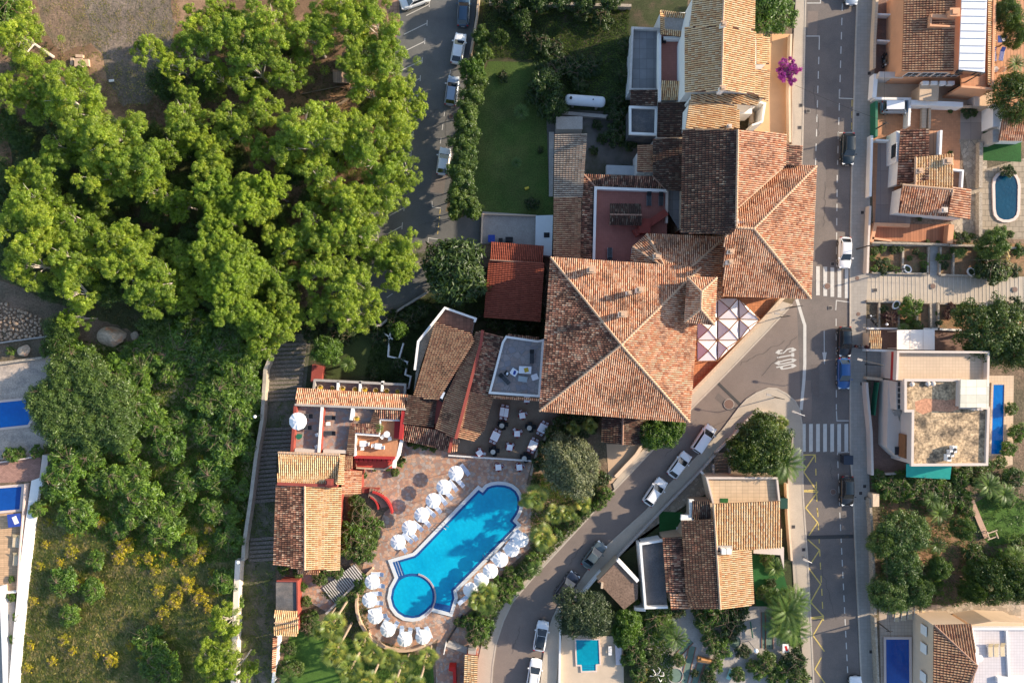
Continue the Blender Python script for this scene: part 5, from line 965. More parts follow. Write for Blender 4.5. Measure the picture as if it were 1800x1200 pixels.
# lane walls and left edge
t = wall('pale plastered wall between the scrub bank and the stepped lane', [(476, 625), (466, 650), (460, 740), (450, 800), (440, 880), (428, 960), (427, 985)], 1.4, .5, mat('stained_plaster', (.42, .37, .3), .9, .3, .8)); wall('white topped wall beside the earth lane', [(418, 985), (415, 1040), (412, 1110), (410, 1215)], 1.6, .75, mat('white_dirty_plaster', (.72, .62, .52), .9, .12, 1))
wall('long white boundary wall at the left of the grass slope', [(73, 846), (62, 850), (52, 920), (42, 1000), (30, 1120), (22, 1215)], .7, 1.25, mat('lime_white_wall', (.82, .8, .76), .9, .05, 1)); wall('white wall strip at the bottom left corner', [(2, 1030), (6, 1130), (9, 1215)], .8, .55, wht)
wall('white wall above the upper blue pool terrace', [(96, 622), (93, 655)], 1.4, .4, wht); wall('planted rubble wall above the upper pool terrace', [(-20, 642), (30, 634), (94, 626)], .6, .35, stonew); wall('white post wall right of the rose paved patio', [(80, 800), (74, 845)], 1.2, .9, beig); wall('low rim wall above the rose paved patio', [(-20, 815), (30, 808), (74, 800)], .5, .2, copingp); wall('thin wall at the wood edge above the upper pool', [(-20, 605), (60, 594), (115, 587)], .4, .2, concw); wall('pink rim wall beside the lower pool patio', [(44, 850), (40, 900), (34, 970), (30, 1040)], .8, .2, copingp); wall('low wall across the bottom left patio', [(-20, 1044), (28, 1040)], .6, .25, wht)
wall('low wall at the car park end', [(750, 514), (700, 545), (668, 572), (640, 567)], .8, .3, concw); wall('tan wall between the car park and the shaded garden', [(842, -10), (838, 30), (827, 95)], 1.0, .3, tanw); wall('tan wall beside the white terrace', [(848, 376), (846, 428)], .8, .2, crm); wall('low wall along the concrete yard', [(848, 376), (942, 379)], .5, .15, crm)
t = wall('zigzag white stair wall in the walled garden', [(690, 565), (684, 595), (682, 626), (700, 630), (716, 636), (712, 658), (722, 662), (718, 682), (711, 683)], .9, .2, wht); wall('short white stair wall above the zigzag', [(709, 603), (701, 630)], .9, .2, wht); wall('white stub wall beside the round green bush', [(674, 585), (690, 596)], .9, .2, wht)
wall('dark stone wall at the top of the shaded garden', [(860, 3), (960, 6), (1110, 10)], 1.0, .4, stonew); wall('curved white wall along the pool deck edge', ringpts(708, 1062, 82, 20, 62, 230), .7, .35, mat('deck_wall', (.5, .36, .25), .9, .15, 1)); wall('dark rail at the lower end of the pool deck', [(812, 1082), (800, 1105), (785, 1130)], .5, .18, blackc); wall('white rail beside the path to the pool', [(784, 1130), (780, 1150)], 1, .12, wht); wall('grey wall below the hedge at the pool corner', [(785, 1130), (825, 1145)], .5, .9, concw)
wall('white line of wall between the cafe and the pool deck', [(788, 800), (935, 810)], .5, .22, wht); wall('dark wall under the canopy hedge', [(975, 744), (945, 790), (933, 835)], .7, .3, stonew); wall('green tank wall beside the gas tank', [(985, 198), (1070, 205)], .8, .5, concw); wall('cream wall corner above the drive', [(1082, 838), (1118, 800), (1130, 782)], .7, .5, crm); wall('pale wall beside the orange street patio', [(1391, 60), (1388, 160), (1389, 250)], 1.0, .3, crm)
t = bt('path_shelter', 'narrow tiled shelter beside the curving side road at the bottom', 'shelter', 830, 1175)
roof(t, [((818, 1150, 2.6), (840, 1152, 2.9), (838, 1230, 2.9), (815, 1230, 2.6))], 'Y', TW=.28); walls(t, [(818, 1150), (839, 1152), (837, 1230), (816, 1230)], 2.6, 0, redw2, .15); mb = MB(); mb.box((*W(830, 1145, 1.5)[:2], 1.0), (1.1, .8, 2.0)); mb.build('post_box', concw, t)
mb = MB(); mb.prism(wp([(789, 1172), (801, 1172), (802, 1215), (797, 1215), (796, 1180), (789, 1178)], 1.5), 0, 1.5); tag(mb.build('red_gate', redp), 'bright red angled gate frame at the bottom of the pool path', 'gate')
t = bt('lane_wall', 'striped tile topped wall between the lane and the palm lawn', 'wall', 483, 1150); roof(t, [((480, 1119, 1.8), (487, 1119, 1.5), (484, 1180, 1.5), (478, 1180, 1.8))], 'A', 'coping_roof', .3); mb = MB(); mb.strip(wp([(488, 1117), (487, 1140), (484, 1162), (479, 1200)], 1.4), .35, 0, 1.4); mb.build('wall', wht, t)
# ================================================================ VEHICLES
def paintm(name, col, metal=.3):
    N = NT(name); N.b.inputs['Base Color'].default_value = (*col, 1); N.b.inputs['Roughness'].default_value = .28; N.b.inputs['Metallic'].default_value = metal
    N.b.inputs['Coat Weight'].default_value = .6; N.b.inputs['Coat Roughness'].default_value = .05; return N.m
pw = paintm('car_paint_white', (.78, .79, .8), 0); pn = paintm('car_paint_dark_green_blue', (.008, .018, .026)); pk = paintm('car_paint_black', (.012, .014, .018), .1); pb = paintm('car_paint_blue', (.02, .1, .28)); pg = paintm('car_paint_grey_green', (.09, .12, .13)); ps = paintm('car_paint_silver_blue', (.32, .38, .46)); pd = paintm('car_paint_charcoal', (.05, .055, .075)); pdb = paintm('car_paint_petrol', (.04, .08, .13))
cgl = mat('car_glass', (.015, .02, .025), .04, 0, spec=.9); tyre = mat('tyre_rubber', (.015, .015, .015), .8, 0); rimm = mat('wheel_rim', (.45, .45, .46), .35, 0, metal=.8); lampw = mat('headlamp_lens', (.75, .78, .8), .1, 0); lampr = mat('tail_lamp_lens', (.35, .01, .01), .2, 0)
KIND = {  # length, width, bonnet z, roof z, windscreen base, roof front, roof rear, tail base (fractions from the nose), boot z
 'hatch': (4.1, 1.78, .92, 1.46, .25, .44, .80, .95, .98), 'suv': (4.4, 1.84, 1.04, 1.62, .25, .42, .84, .955, 1.1), 'sedan': (4.6, 1.8, .9, 1.42, .26, .44, .70, .86, .98), 'van': (4.5, 1.8, 1.1, 1.85, .18, .35, .94, .98, 1.2), 'wagon': (4.5, 1.8, .95, 1.5, .25, .42, .86, .965, 1.0)}
def car(label, px, py, deg, kind, body, roofm=None, L=None, rails=True):
    """deg: heading of the nose, photo angle measured counter-clockwise from the right"""
    l, w, hb, hr, a0, a1, b1, b0, hbt = KIND[kind]; l = L or l
    x, y, _ = W(px, py, .7); t = thing('parked_car', label, 'car' if kind != 'van' else 'van', (x, y, .07 if 0 else .05), math.radians(deg), 'cars parked along the kerbs')
    X = lambda f: l/2-f*l
    # body shell: lofted stations
    st = [(0, .52, .42, .6), (.01, .68, .35, .7), (.03, .82, .3, hb*.8), (.07, .93, .27, hb*.88), (.16, 1.0, .25, hb*.95), (a0, 1.0, .25, hb), (.5, 1.0, .25, hb+.02), (.75, 1.0, .25, hbt-.02), (b0-.02, .97, .26, hbt), (.98, .88, .3, hbt*.9), (.993, .76, .36, hbt*.8), (1.0, .62, .42, hbt*.7)]
    mb = MB(); vs = []
    for f, wf, zb, zt in st:
        hw = w/2*wf
        for yy, z in ((-hw*.93, zb), (-hw, zb+.15), (-hw, zt*.72), (-hw*.95, zt*.93), (-hw*.82, zt), (0, zt+.025), (hw*.82, zt), (hw*.95, zt*.93), (hw, zt*.72), (hw, zb+.15), (hw*.93, zb)): vs.append((X(f), yy, z))
    n = 11; fs = [(i*n+j, i*n+j+1, (i+1)*n+j+1, (i+1)*n+j) for i in range(len(st)-1) for j in range(n-1)]
    fs += [(i*n+n-1, i*n, (i+1)*n, (i+1)*n+n-1) for i in range(len(st)-1)]; fs += [tuple(range(n-1, -1, -1)), tuple(range((len(st)-1)*n, len(st)*n))]
    mb.add(vs, fs); mb.build('body', body, t, True, smooth=True)
    # cabin frame and roof panel
    hw = w/2; c = [(a0, .86, hb-.02), (a1, .70, hr-.05), (b1, .69, hr-.07), (b0, .82, hbt-.02)]
    mb = MB(); vs = []
    lo = [(X(a0), hw*.88, hb-.03), (X(b0), hw*.86, hbt-.04)]; hi = [(X(a1), hw*.72, hr-.04), (X(b1), hw*.70, hr-.05)]
    vs = [(lo[0][0], -lo[0][1], lo[0][2]), (lo[1][0], -lo[1][1], lo[1][2]), (lo[1][0], lo[1][1], lo[1][2]), (lo[0][0], lo[0][1], lo[0][2]), (hi[0][0], -hi[0][1], hi[0][2]), (hi[1][0], -hi[1][1], hi[1][2]), (hi[1][0], hi[1][1], hi[1][2]), (hi[0][0], hi[0][1], hi[0][2])]
    mb.add(vs, [(4, 5, 6, 7), (0, 3, 7, 4), (1, 0, 4, 5), (2, 1, 5, 6), (3, 2, 6, 7)]); mb.build('cabin_frame', body, t, True)
    mb = MB(); vs = []
    for f in (0, .15, .5, .85, 1):
        xx = hi[0][0]+(hi[1][0]-hi[0][0])*f; hh = hr-.03+.03*math.sin(math.pi*(f*.8+.1))
        for yy, dz in ((-.99, -.04), (-.8, 0), (0, .025), (.8, 0), (.99, -.04)): vs.append((xx, yy*hi[0][1], hh+dz))
    fs = [(i*5+j, (i+1)*5+j, (i+1)*5+j+1, i*5+j+1) for i in range(4) for j in range(4)]; mb.add(vs, fs); mb.build('roof', roofm or body, t, True, smooth=True)
    def q(name, P, off):
        m_ = MB(); P = [Vector(p) for p in P]; nn = (P[1]-P[0]).cross(P[2]-P[0]).normalized()*off; m_.add([p+nn for p in P]+[p for p in P], [(0, 1, 2, 3), (4, 7, 6, 5), (0, 4, 5, 1), (1, 5, 6, 2), (2, 6, 7, 3), (3, 7, 4, 0)]); return m_.build(name, cgl, t, True)
    V = [Vector(v) for v in vs[:0]]; A = [Vector((lo[0][0], -lo[0][1], lo[0][2])), Vector((lo[0][0], lo[0][1], lo[0][2])), Vector((hi[0][0], hi[0][1], hi[0][2])), Vector((hi[0][0], -hi[0][1], hi[0][2]))]
    B = [Vector((lo[1][0], lo[1][1], lo[1][2])), Vector((lo[1][0], -lo[1][1], lo[1][2])), Vector((hi[1][0], -hi[1][1], hi[1][2])), Vector((hi[1][0], hi[1][1], hi[1][2]))]
    def shr(P, k): m_ = sum(P, Vector())/4; return [m_+(p-m_)*k for p in P]
    q('windscreen', shr(A, .93), .015); q('rear_window', shr(B, .88), .015)
    for s in (-1, 1):
        b_, u_ = (lo[0], hi[0]), (lo[1], hi[1])
        P = [Vector((lo[0][0]-.28, s*lo[0][1]*.985, lo[0][2]+.05)), Vector((lo[1][0]+.2, s*lo[1][1]*.985, lo[1][2]+.08)), Vector((hi[1][0]+.12, s*hi[1][1]*1.02, hi[1][2]-.05)), Vector((hi[0][0]-.04, s*hi[0][1]*1.02, hi[0][2]-.05))]
        if s > 0: P = [P[1], P[0], P[3], P[2]]
        q('side_window', P, .02)
        m_ = MB(); m_.box((X(a0)-.25, s*(hw+.1), hb+.08), (.16, .22, .13)); m_.build('wing_mirror', body, t, True)
        m_ = MB(); m_.box((X(.035), s*hw*.68, hb*.74), (.28, .36, .13), -s*.35); m_.build('headlight', lampw, t, True)
        m_ = MB(); m_.box((X(.982), s*hw*.74, hbt*.82), (.12, .26, .2), s*.2); m_.build('tail_light', lampr, t, True)
        for f in (.19, .8):
            m_ = MB(); m_.cyl((X(f), s*(hw-.2), .32), (X(f), s*(hw+.01), .32), .32, .32, 16); wh = m_.build('wheel', tyre, t, True)
            m_ = MB(); m_.cyl((X(f), s*(hw+.005), .32), (X(f), s*(hw+.025), .32), .2, .18, 12); m_.build('rim', rimm, wh, True)
        if rails and kind in ('suv', 'wagon'): m_ = MB(); m_.cyl((hi[0][0]-.1, s*hi[0][1]*.92, hr+.03), (hi[1][0]+.1, s*hi[1][1]*.92, hr+.02), .025, .025, 5); m_.build('roof_rail', dkm, t, True)
    m_ = MB(); m_.box((X(.01), 0, .4), (.16, w*.8, .2)); m_.build('bumper', dkm, t, True); m_ = MB(); m_.box((X(-.012), 0, .52), (.02, .5, .11)); m_.box((X(1.006), 0, .62), (.02, .5, .11)); m_.build('number_plate', wht, t, True)
    m_ = MB(); m_.box((X(a0)-.0, 0, hb+.012), (.06, w*.74, .03)); m_.build('wiper', dkm, t, True)
    return t
car('dark petrol blue van facing down the street beside the hotel corner block', 1490, 262, -91, 'suv', pn, L=4.6)
car('white saloon car parked just above the upper zebra crossing', 1485, 444, -91, 'hatch', pw, L=4.5)
car('black car parked beside the two people on the right pavement', 1484.5, 600, -90, 'suv', pk, pn, L=4.3)
car('bright blue car parked just below the black car on the street', 1483, 656, -90, 'hatch', pb, L=4.5)
car('black green car parked below the dark waste bin on the street', 1488.5, 862, -90, 'suv', pk, pn, L=4.3)
car('pale blue grey car cut off by the top edge on the main street', 1497, -16, -90, 'hatch', ps); car('white car cut off by the bottom edge on the main street', 1504, 1213, 90, 'hatch', pw)
car('white box van at the upper end of the side road', 1236.5, 771, 56, 'van', pw, L=4.4); car('white hatchback second in the row down the side road', 1194, 817, 53, 'hatch', pw, L=4.1)
car('white estate car third in the row down the side road', 1151, 864, 55, 'suv', pw, L=4.3); car('grey green saloon fourth in the row down the side road', 1044, 975, 52, 'sedan', pg, L=4.3)
car('charcoal car fifth in the row down the side road', 996, 1029, 54, 'suv', pd, L=4.5); car('white car with a black glass roof on the side road', 951, 1117, 80, 'hatch', pw, cgl, L=4.4); car('white car at the bottom end of the side road with a white roof', 939, 1184, 80, 'wagon', pw)
car('dark blue grey car at the top of the car park road', 815, 20, 87, 'wagon', pdb, L=4.5); car('white car in the car park road beside the shaded garden', 806, 86, 80, 'hatch', pw, L=4.5); car('grey blue car in the middle of the car park road', 794.5, 160, 82, 'wagon', ps, L=4.3)
car('pale white blue car lowest in the car park road beside the hedge', 780, 284, 82, 'hatch', pw, L=4.0); car('white car parked in the slanted bay at the top edge', 729, 0, 200, 'suv', pw, L=4.4); car('white and grey covered van parked behind the green gate', 1574, 189, 0, 'van', ps, pw, L=4.3)
# motorbikes
def moto(label, px, py, deg):
    x, y, _ = W(px, py, .5); t = thing('motorcycle', label, 'motorcycle', (x, y, .1), math.radians(deg), 'parked motorcycles')
    for k in (-.68, .68): m_ = MB(); m_.cyl((k, -.07, .31), (k, .07, .31), .31, .31, 16); wh = m_.build('wheel', tyre, t, True); m_ = MB(); m_.cyl((k, -.08, .31), (k, .08, .31), .17, .17, 10); m_.build('rim', chrome, wh, True)
    m_ = MB(); m_.lathe((.15, 0, .62), [(.1, 0), (.24, .08), (.25, .2), (.12, .32)], 12); m_.build('tank', pk, t, True); m_ = MB(); m_.box((-.4, 0, .78), (.75, .3, .14), 0, None, .85); m_.build('seat', blackc, t, True)
    m_ = MB(); m_.box((0, 0, .45), (.6, .34, .34)); m_.build('engine', dkm, t, True); m_ = MB(); m_.path([(.42, -.4, 1.02), (.55, -.15, 1.0), (.55, .15, 1.0), (.42, .4, 1.02)], [.025]*4); m_.cyl((.55, 0, 1.0), (.68, 0, .31), .04); m_.build('handlebar', chrome, t, True)
    m_ = MB(); m_.lathe((.72, 0, .82), [(.05, 0), (.12, .05), (.1, .16)], 10); m_.build('headlight', lampw, t, True); m_ = MB(); m_.box((-.82, 0, .95), (.34, .4, .3)); m_.build('top_box', blackc, t, True); m_ = MB(); [m_.cyl((.4, s*.42, 1.0), (.4, s*.5, 1.2), .01) for s in (-1, 1)]; m_.build('mirror', chrome, t, True)
moto('black motorcycle parked on the brown patio at the top right', 1553, 108, -88); moto('dark motorcycle parked in the small grey yard', 1533, 562, 128)
# bins
def bin_(label, px, py, m, w=1.1, d=.9, h=1.2, rz=0, z=.1):
    x, y, _ = W(px, py, h); t = thing('waste_bin', label, 'waste bin', (x, y, z), rz); m_ = MB(); m_.box((0, 0, h*.5), (w*.85, d*.85, h*.9), 0, None, 1.12); m_.build('body', m, t, True)
    m_ = MB(); m_.box((0, -.02, h*.97), (w, d, .1)); m_.box((0, d*.46, h*.95), (w*.9, .08, .08)); m_.build('lid', m, t, True); m_ = MB(); [m_.cyl((s*w*.38, d*.4, .1), (s*w*.45, d*.4, .1), .1) for s in (-1, 1)]; m_.build('wheel', tyre, t, True)
gmb = mat('bin_green', (.01, .05, .04), .6, .1); bin_('large dark waste container at the kerb below the lower zebra crossing', 1491, 808, mat('bin_dark_blue', (.02, .03, .05), .6, .1), 1.35, 1.3, 1.3)
bin_('green waste bin beside the pavement left of the yellow zigzag', 1377, 884, gmb, 1.2, 1.5, 1.2); bin_('blue waste bin in the concrete yard', 864, 419, bluec, 1, 1, 1.1); bin_('wide black waste bin in the concrete yard', 895, 421, blackc, 1.1, .7, 1.1); bin_('narrow black waste bin in the concrete yard', 880, 423, blackc, .6, .7, 1.1)
# gas tank
t = thing('gas_tank', 'long white cylindrical gas tank in the shaded yard', 'gas tank', W(1028, 178, 0)); a, b = W(993, 175, 1.5), W(1064, 180, 1.5); d = (Vector(b)-Vector(a)).normalized(); m_ = MB(); c0 = Vector(a)
prof = [(-.0, .1), (.1, .5), (.3, .72), (.6, .8)]; L_ = (Vector(b)-Vector(a)).length
ps_ = [(0, .15), (.08, .45), (.25, .66), (.5, .75), (L_-.5, .75), (L_-.25, .66), (L_-.08, .45), (L_, .15)]
for i in range(len(ps_)-1): m_.cyl(c0+d*ps_[i][0], c0+d*ps_[i+1][0], ps_[i][1], ps_[i+1][1], 24, i in (0, len(ps_)-2))
m_.build('tank', mat('tank_white', (.66, .69, .73), .45, .08, 1), t, smooth=False); m_ = MB()
for k in (1.2, L_-1.2): p = c0+d*k; m_.box((p.x, p.y, .45), (.3, 1.3, .9))
m_.build('saddle', concw, t); m_ = MB(); p = c0+d*.8; m_.cyl((p.x, p.y, 2.2), (p.x, p.y, 2.42), .2); p = c0+d*4; m_.cyl((p.x, p.y, 2.2), (p.x, p.y, 2.35), .1); m_.build('valve', dkm, t)

# ================================================================ POOL AND CAFE FURNITURE
um = thing('parasol', 'x', 'parasol', (0, 0, 0), 0, 'white parasols round the pool'); m_ = MB(); n = 10; vs = [(0, 0, 2.62)]; R_ = 1.1
for r, z in ((R_*.5, 2.5), (R_, 2.28)):
    for i in range(2*n): a = math.pi*i/n; k = 1 if i % 2 == 0 else .985; vs.append((r*k*math.cos(a), r*k*math.sin(a), z+(0 if i % 2 == 0 else -.06*(r/R_))))
fs = [(0, 1+i, 1+(i+1) % (2*n)) for i in range(2*n)]+[(1+i, 1+2*n+i, 1+2*n+(i+1) % (2*n), 1+(i+1) % (2*n)) for i in range(2*n)]; m_.add(vs, fs); o = len(m_.v)
m_.add([(v[0], v[1], v[2]-.03) for v in vs], [tuple(reversed(f)) for f in fs]); can_ = m_.build('canopy', canv, um, True)
m_ = MB()
for i in range(n): a = 2*math.pi*i/n; m_.cyl((0, 0, 2.57), (R_*.98*math.cos(a), R_*.98*math.sin(a), 2.24), .012, .012, 4)
m_.build('rib', chrome, can_, True); m_ = MB(); m_.cyl((0, 0, 0), (0, 0, 2.72), .03, .025, 8); m_.build('pole', wht, um, True); m_ = MB(); m_.lathe((0, 0, 0), [(.3, 0), (.3, .08), (.08, .16)], 14); m_.build('base', concw, um, True)
UM = Once(um)
def ul(px, py): return uniq('white ribbed parasol', px, py)
uml = [(801, 832, 'topmost white parasol of the row left of the pool'), (780, 856, 'second white parasol from the top of the row left of the pool'), (761, 880, 'third white parasol from the top of the row left of the pool'), (741, 905, 'fourth white parasol from the top of the row left of the pool'), (719, 928, 'fifth white parasol from the top of the row left of the pool'), (699, 953, 'lowest white parasol of the straight row left of the pool'),
       (654, 1023, 'topmost white parasol on the curved wall side of the round basin'), (649, 1055, 'second white parasol down the curved wall side'), (659, 1084, 'third white parasol down the curved wall side'), (681, 1107, 'white parasol at the lower left bend of the deck'), (711, 1124, 'white parasol at the bottom of the round deck'), (743, 1120, 'rightmost white parasol below the round basin'),
       (916, 949, 'topmost white parasol of the row right of the pool'), (900, 966, 'second white parasol from the top right of the pool'), (880, 984, 'third white parasol from the top right of the pool'), (862, 1004, 'fourth white parasol from the top right of the pool'), (846, 1020, 'fifth white parasol from the top right of the pool'), (827, 1037, 'lowest white parasol of the row right of the pool')]
for px, py, lb_ in uml: x, y, _ = W(px, py, 2.5); UM.put((x, y, .05), rnd.random(), 1, lb_, 'white parasols round the pool')
x, y, _ = W(524, 740, 6.8); UM.put((x, y, 4.4), .3, 1.1, 'white parasol on the mosaic roof terrace beside the lane', 'white parasols round the pool')
def lounger_proto(m, fm, lab, grp, cush=True):
    t = thing('sun_lounger', lab, 'sun lounger', (0, 0, 0), 0, grp); m_ = MB(); m_.box((-.25, 0, .34), (1.35, .6, .06)); m_.build('seat', m, t, True); m_ = MB(); vs = [(.42, -.3, .35), (.42, .3, .35), (1.0, .3, .62), (1.0, -.3, .62)]; m_.add(vs+[(a, b, c-.06) for a, b, c in vs], [(0, 3, 2, 1), (4, 5, 6, 7), (0, 1, 5, 4), (1, 2, 6, 5), (2, 3, 7, 6), (3, 0, 4, 7)]); m_.build('backrest', m, t, True)
    m_ = MB(); [m_.box((x_, 0, .375), (.02, .58, .012)) for x_ in np.linspace(-.85, .35, 9)]; m_.build('slat', fm, t, True); m_ = MB(); m_.box((-.2, .31, .32), (1.5, .04, .07)); m_.box((-.2, -.31, .32), (1.5, .04, .07)); m_.build('frame', fm, t, True)
    for a in (-.8, .35):
        for b in (-.28, .28): m_ = MB(); m_.cyl((a, b, 0), (a, b, .32), .025); m_.build('leg', fm, t, True)
    return Once(t)
LW = lounger_proto(ltblue, wht, 'x', 'pale blue loungers round the pool'); LB = lounger_proto(blkfab, chrome, 'x', 'dark sun loungers'); LBL = lounger_proto(bluec, wht, 'x', 'blue sun loungers'); LC = lounger_proto(mat('sand_cushion', (.55, .42, .24), .8, .1, 2), wht, 'x', 'sand coloured loungers')
def pl(O, px, py, deg, z, lab, grp): x, y, _ = W(px, py, z+.4); return O.put((x, y, z+.05), math.radians(deg), 1, uniq(lab, px, py), grp)
for px, py, dg in [(817, 825, -50), (807, 846, -45), (796, 853, -50), (787, 868, -45), (777, 877, -50), (767, 892, -45), (756, 899, -40), (748, 916, -45), (734, 924, -40), (725, 940, -45), (716, 945, -40), (706, 961, -45), (663, 1009, 0), (665, 1029, 0), (660, 1043, 5), (662, 1059, 0), (660, 1072, -170), (670, 1084, 20), (677, 1094, 60), (694, 1101, 60), (706, 1110, 85), (720, 1113, 80), (753, 1111, 110), (736, 1112, 100), (814, 1054, 40), (905, 940, 50), (893, 958, 50), (872, 977, 45)]:
    pl(LW, px, py, dg, 0, 'white slatted lounger with pale blue webbing', 'pale blue loungers round the pool')
for px, py, dg, z in [(538, 731, 0, 4.4), (536, 751, 0, 4.4), (578, 734, 0, 4.4), (578, 761, 0, 4.4), (935, 627, 90, 5.6), (887, 666, 135, 5.6), (1141, 350, 90, 4.9), (1162, 350, 90, 4.9), (1072, 447, -90, 4.9)]: pl(LB, px, py, dg, z, 'dark fabric sun lounger on a roof terrace', 'dark sun loungers')
for px, py, dg in [(1747, 97, 95), (1761, 96, 80)]: pl(LBL, px, py, dg, 0, 'blue sun lounger on the orange patio', 'blue sun loungers')
for px, py, dg, z in [(1577, 1081, 85, 0), (1589, 1079, 85, 0), (1600, 1077, 88, 0), (1611, 1075, 88, 0), (1624, 1073, 92, 0), (1741, 1142, 92, 5), (1751, 1142, 92, 5), (1762, 1141, 92, 5)]: pl(LC, px, py, dg, z, 'white framed lounger with a sand cushion', 'sand coloured loungers')
for px, py, dg in [(26, 950, 85), (35, 951, 85), (27, 982, 85)]: pl(LC, px, py, dg, 0, 'white framed lounger on the orange deck', 'sand coloured loungers')
# round table with cloth, maroon under cloth and two chairs
ct = thing('cafe_table', 'x', 'cafe table', (0, 0, 0), 0, 'square cafe tables with white cloths'); m_ = MB(); m_.box((0, 0, .74), (.86, .86, .03)); m_.build('tabletop', wood, ct, True); m_ = MB(); m_.box((0, 0, .757), (1.02, 1.02, .012), math.pi/4); 
[m_.prism([(s*.48*math.cos(a)-.2*math.sin(a), s*.48*math.sin(a)+.2*math.cos(a)) for s in (1,)]+[(.49*math.cos(a)+.2*math.sin(a), .49*math.sin(a)-.2*math.cos(a)), (.52*math.cos(a), .52*math.sin(a))], .5, .75) for a in (0, math.pi/2, math.pi, -math.pi/2)]
m_.build('under_cloth', maroon, ct, True); m_ = MB(); m_.box((0, 0, .772), (.84, .84, .012)); m_.build('white_cloth', clothw, ct, True); m_ = MB(); m_.cyl((0, 0, 0), (0, 0, .73), .04); m_.box((0, 0, .03), (.5, .5, .05)); m_.build('pedestal', dkm, ct, True)
CT = Once(ct)
ch = thing('cafe_chair', 'x', 'chair', (0, 0, 0), 0, 'cafe chairs'); m_ = MB(); m_.box((0, 0, .45), (.42, .42, .05)); m_.build('seat', clothw, ch, True); m_ = MB(); m_.box((-.22, 0, .7), (.04, .4, .45)); m_.build('backrest', maroon, ch, True); 
for a in (-.18, .18):
    for b in (-.18, .18): m_ = MB(); m_.cyl((a, b, 0), (a, b, .44), .02); m_.build('leg', dkm, ch, True)
m_ = MB(); [m_.box((0, s*.24, .6), (.4, .05, .04)) for s in (-1, 1)]; m_.build('armrest', maroon, ch, True)
CH = Once(ch)
def chair(px, py, deg, z=0): x, y, _ = W(px, py, z+.5); return CH.put((x, y, z+.03), math.radians(deg), 1, uniq('maroon cafe chair with white seat', px, py), 'cafe chairs')
for px, py, rot, cs in [(918, 730, 10, [(915.5, 722.5), (924.5, 726.5)]), (909, 762, 0, [(904, 754.5), (916, 757.5)]), (896, 786, -10, [(892.5, 779.5), (902, 781)]), (843, 796, 35, [(843, 788.5), (852, 797)]), (926, 702, 0, []), (876, 821, 5, [(873, 815), (883, 818.5)]), (913, 821, 5, [(909, 815.5), (920, 818.5)])]:
    x, y, _ = W(px, py, .75); CT.put((x, y, .03), math.radians(rot), 1, uniq('square cafe table with a white cloth over maroon', px, py), 'square cafe tables with white cloths')
    for cx, cy in cs: chair(cx, cy, math.degrees(math.atan2(-(py-cy), (px-cx))))
# long double tables
lt = thing('long_table', 'x', 'cafe table', (0, 0, 0), 0, 'long cafe tables in pairs'); m_ = MB(); m_.box((0, 0, .74), (.62, 1.35, .04)); m_.build('tabletop', wood, lt, True); m_ = MB(); m_.box((0, 0, .77), (.6, 1.28, .012)); m_.build('white_cloth', clothw, lt, True); m_ = MB(); m_.box((0, 0, .755), (.74, 1.5, .012)); m_.build('under_cloth', maroon, lt, True); m_ = MB(); [m_.cyl((0, s*.45, 0), (0, s*.45, .73), .04) for s in (-1, 1)]; m_.build('pedestal', dkm, lt, True); LT = Once(lt)
for px, py, rot in [(882.5, 723.5, -8), (890, 725, -8), (867.5, 765, -25), (873.5, 768, -25), (950.5, 751, -28), (956.5, 754, -28), (933.5, 780.5, -22), (940, 784, -22)]:
    x, y, _ = W(px, py, .75); LT.put((x, y, .03), math.radians(rot), 1, uniq('long paired cafe table with white cloth', px, py), 'long cafe tables in pairs'); r = math.radians(rot)
    for s in (-1, 1): dx, dy = -math.sin(r)*s, math.cos(r)*s; chair(px+dx*11.2, py-dy*11.2, rot+(-90 if s > 0 else 90))
# dark rattan sets
rt = thing('rattan_set_table', 'x', 'cafe table', (0, 0, 0), 0, 'small round tables with dark armchairs'); m_ = MB(); m_.lathe((0, 0, .6), [(.3, 0), (.36, .02), (.36, .05)], 14); m_.build('tabletop', mat('pale_stone', (.5, .5, .46), .6, .3, 6), rt, True); m_ = MB(); m_.cyl((0, 0, 0), (0, 0, .6), .05); m_.build('pedestal', dkm, rt, True); RT = Once(rt)
rc = thing('rattan_armchair', 'x', 'armchair', (0, 0, 0), 0, 'dark rattan armchairs'); m_ = MB(); m_.box((0, 0, .3), (.56, .56, .3)); m_.build('seat', blackc, rc, True); m_ = MB(); m_.box((-.28, 0, .5), (.08, .62, .6)); m_.build('backrest', blackc, rc, True); m_ = MB(); [m_.box((0, s*.3, .45), (.5, .06, .3)) for s in (-1, 1)]; m_.build('armrest', blackc, rc, True); m_ = MB(); m_.box((0, 0, .46), (.46, .46, .06)); m_.build('cushion', blkfab, rc, True); RC = Once(rc)
for px, py in [(884, 746), (932.5, 750), (868.5, 792), (923.5, 803.5)]:
    x, y, _ = W(px-2, py+2, .65); RT.put((x, y, .03), 0, 1.0, uniq('small pale round table among dark armchairs', px, py), 'small round tables with dark armchairs')
    for k, (dx, dy) in enumerate(((0, -5.5), (6, 0), (1, 6), (-6, -1))):
        x, y, _ = W(px+dx, py+dy, .5); RC.put((x, y, .03), math.atan2(dy, -dx), .92, uniq('dark rattan armchair of a set', px+dx, py+dy), 'dark rattan armchairs')
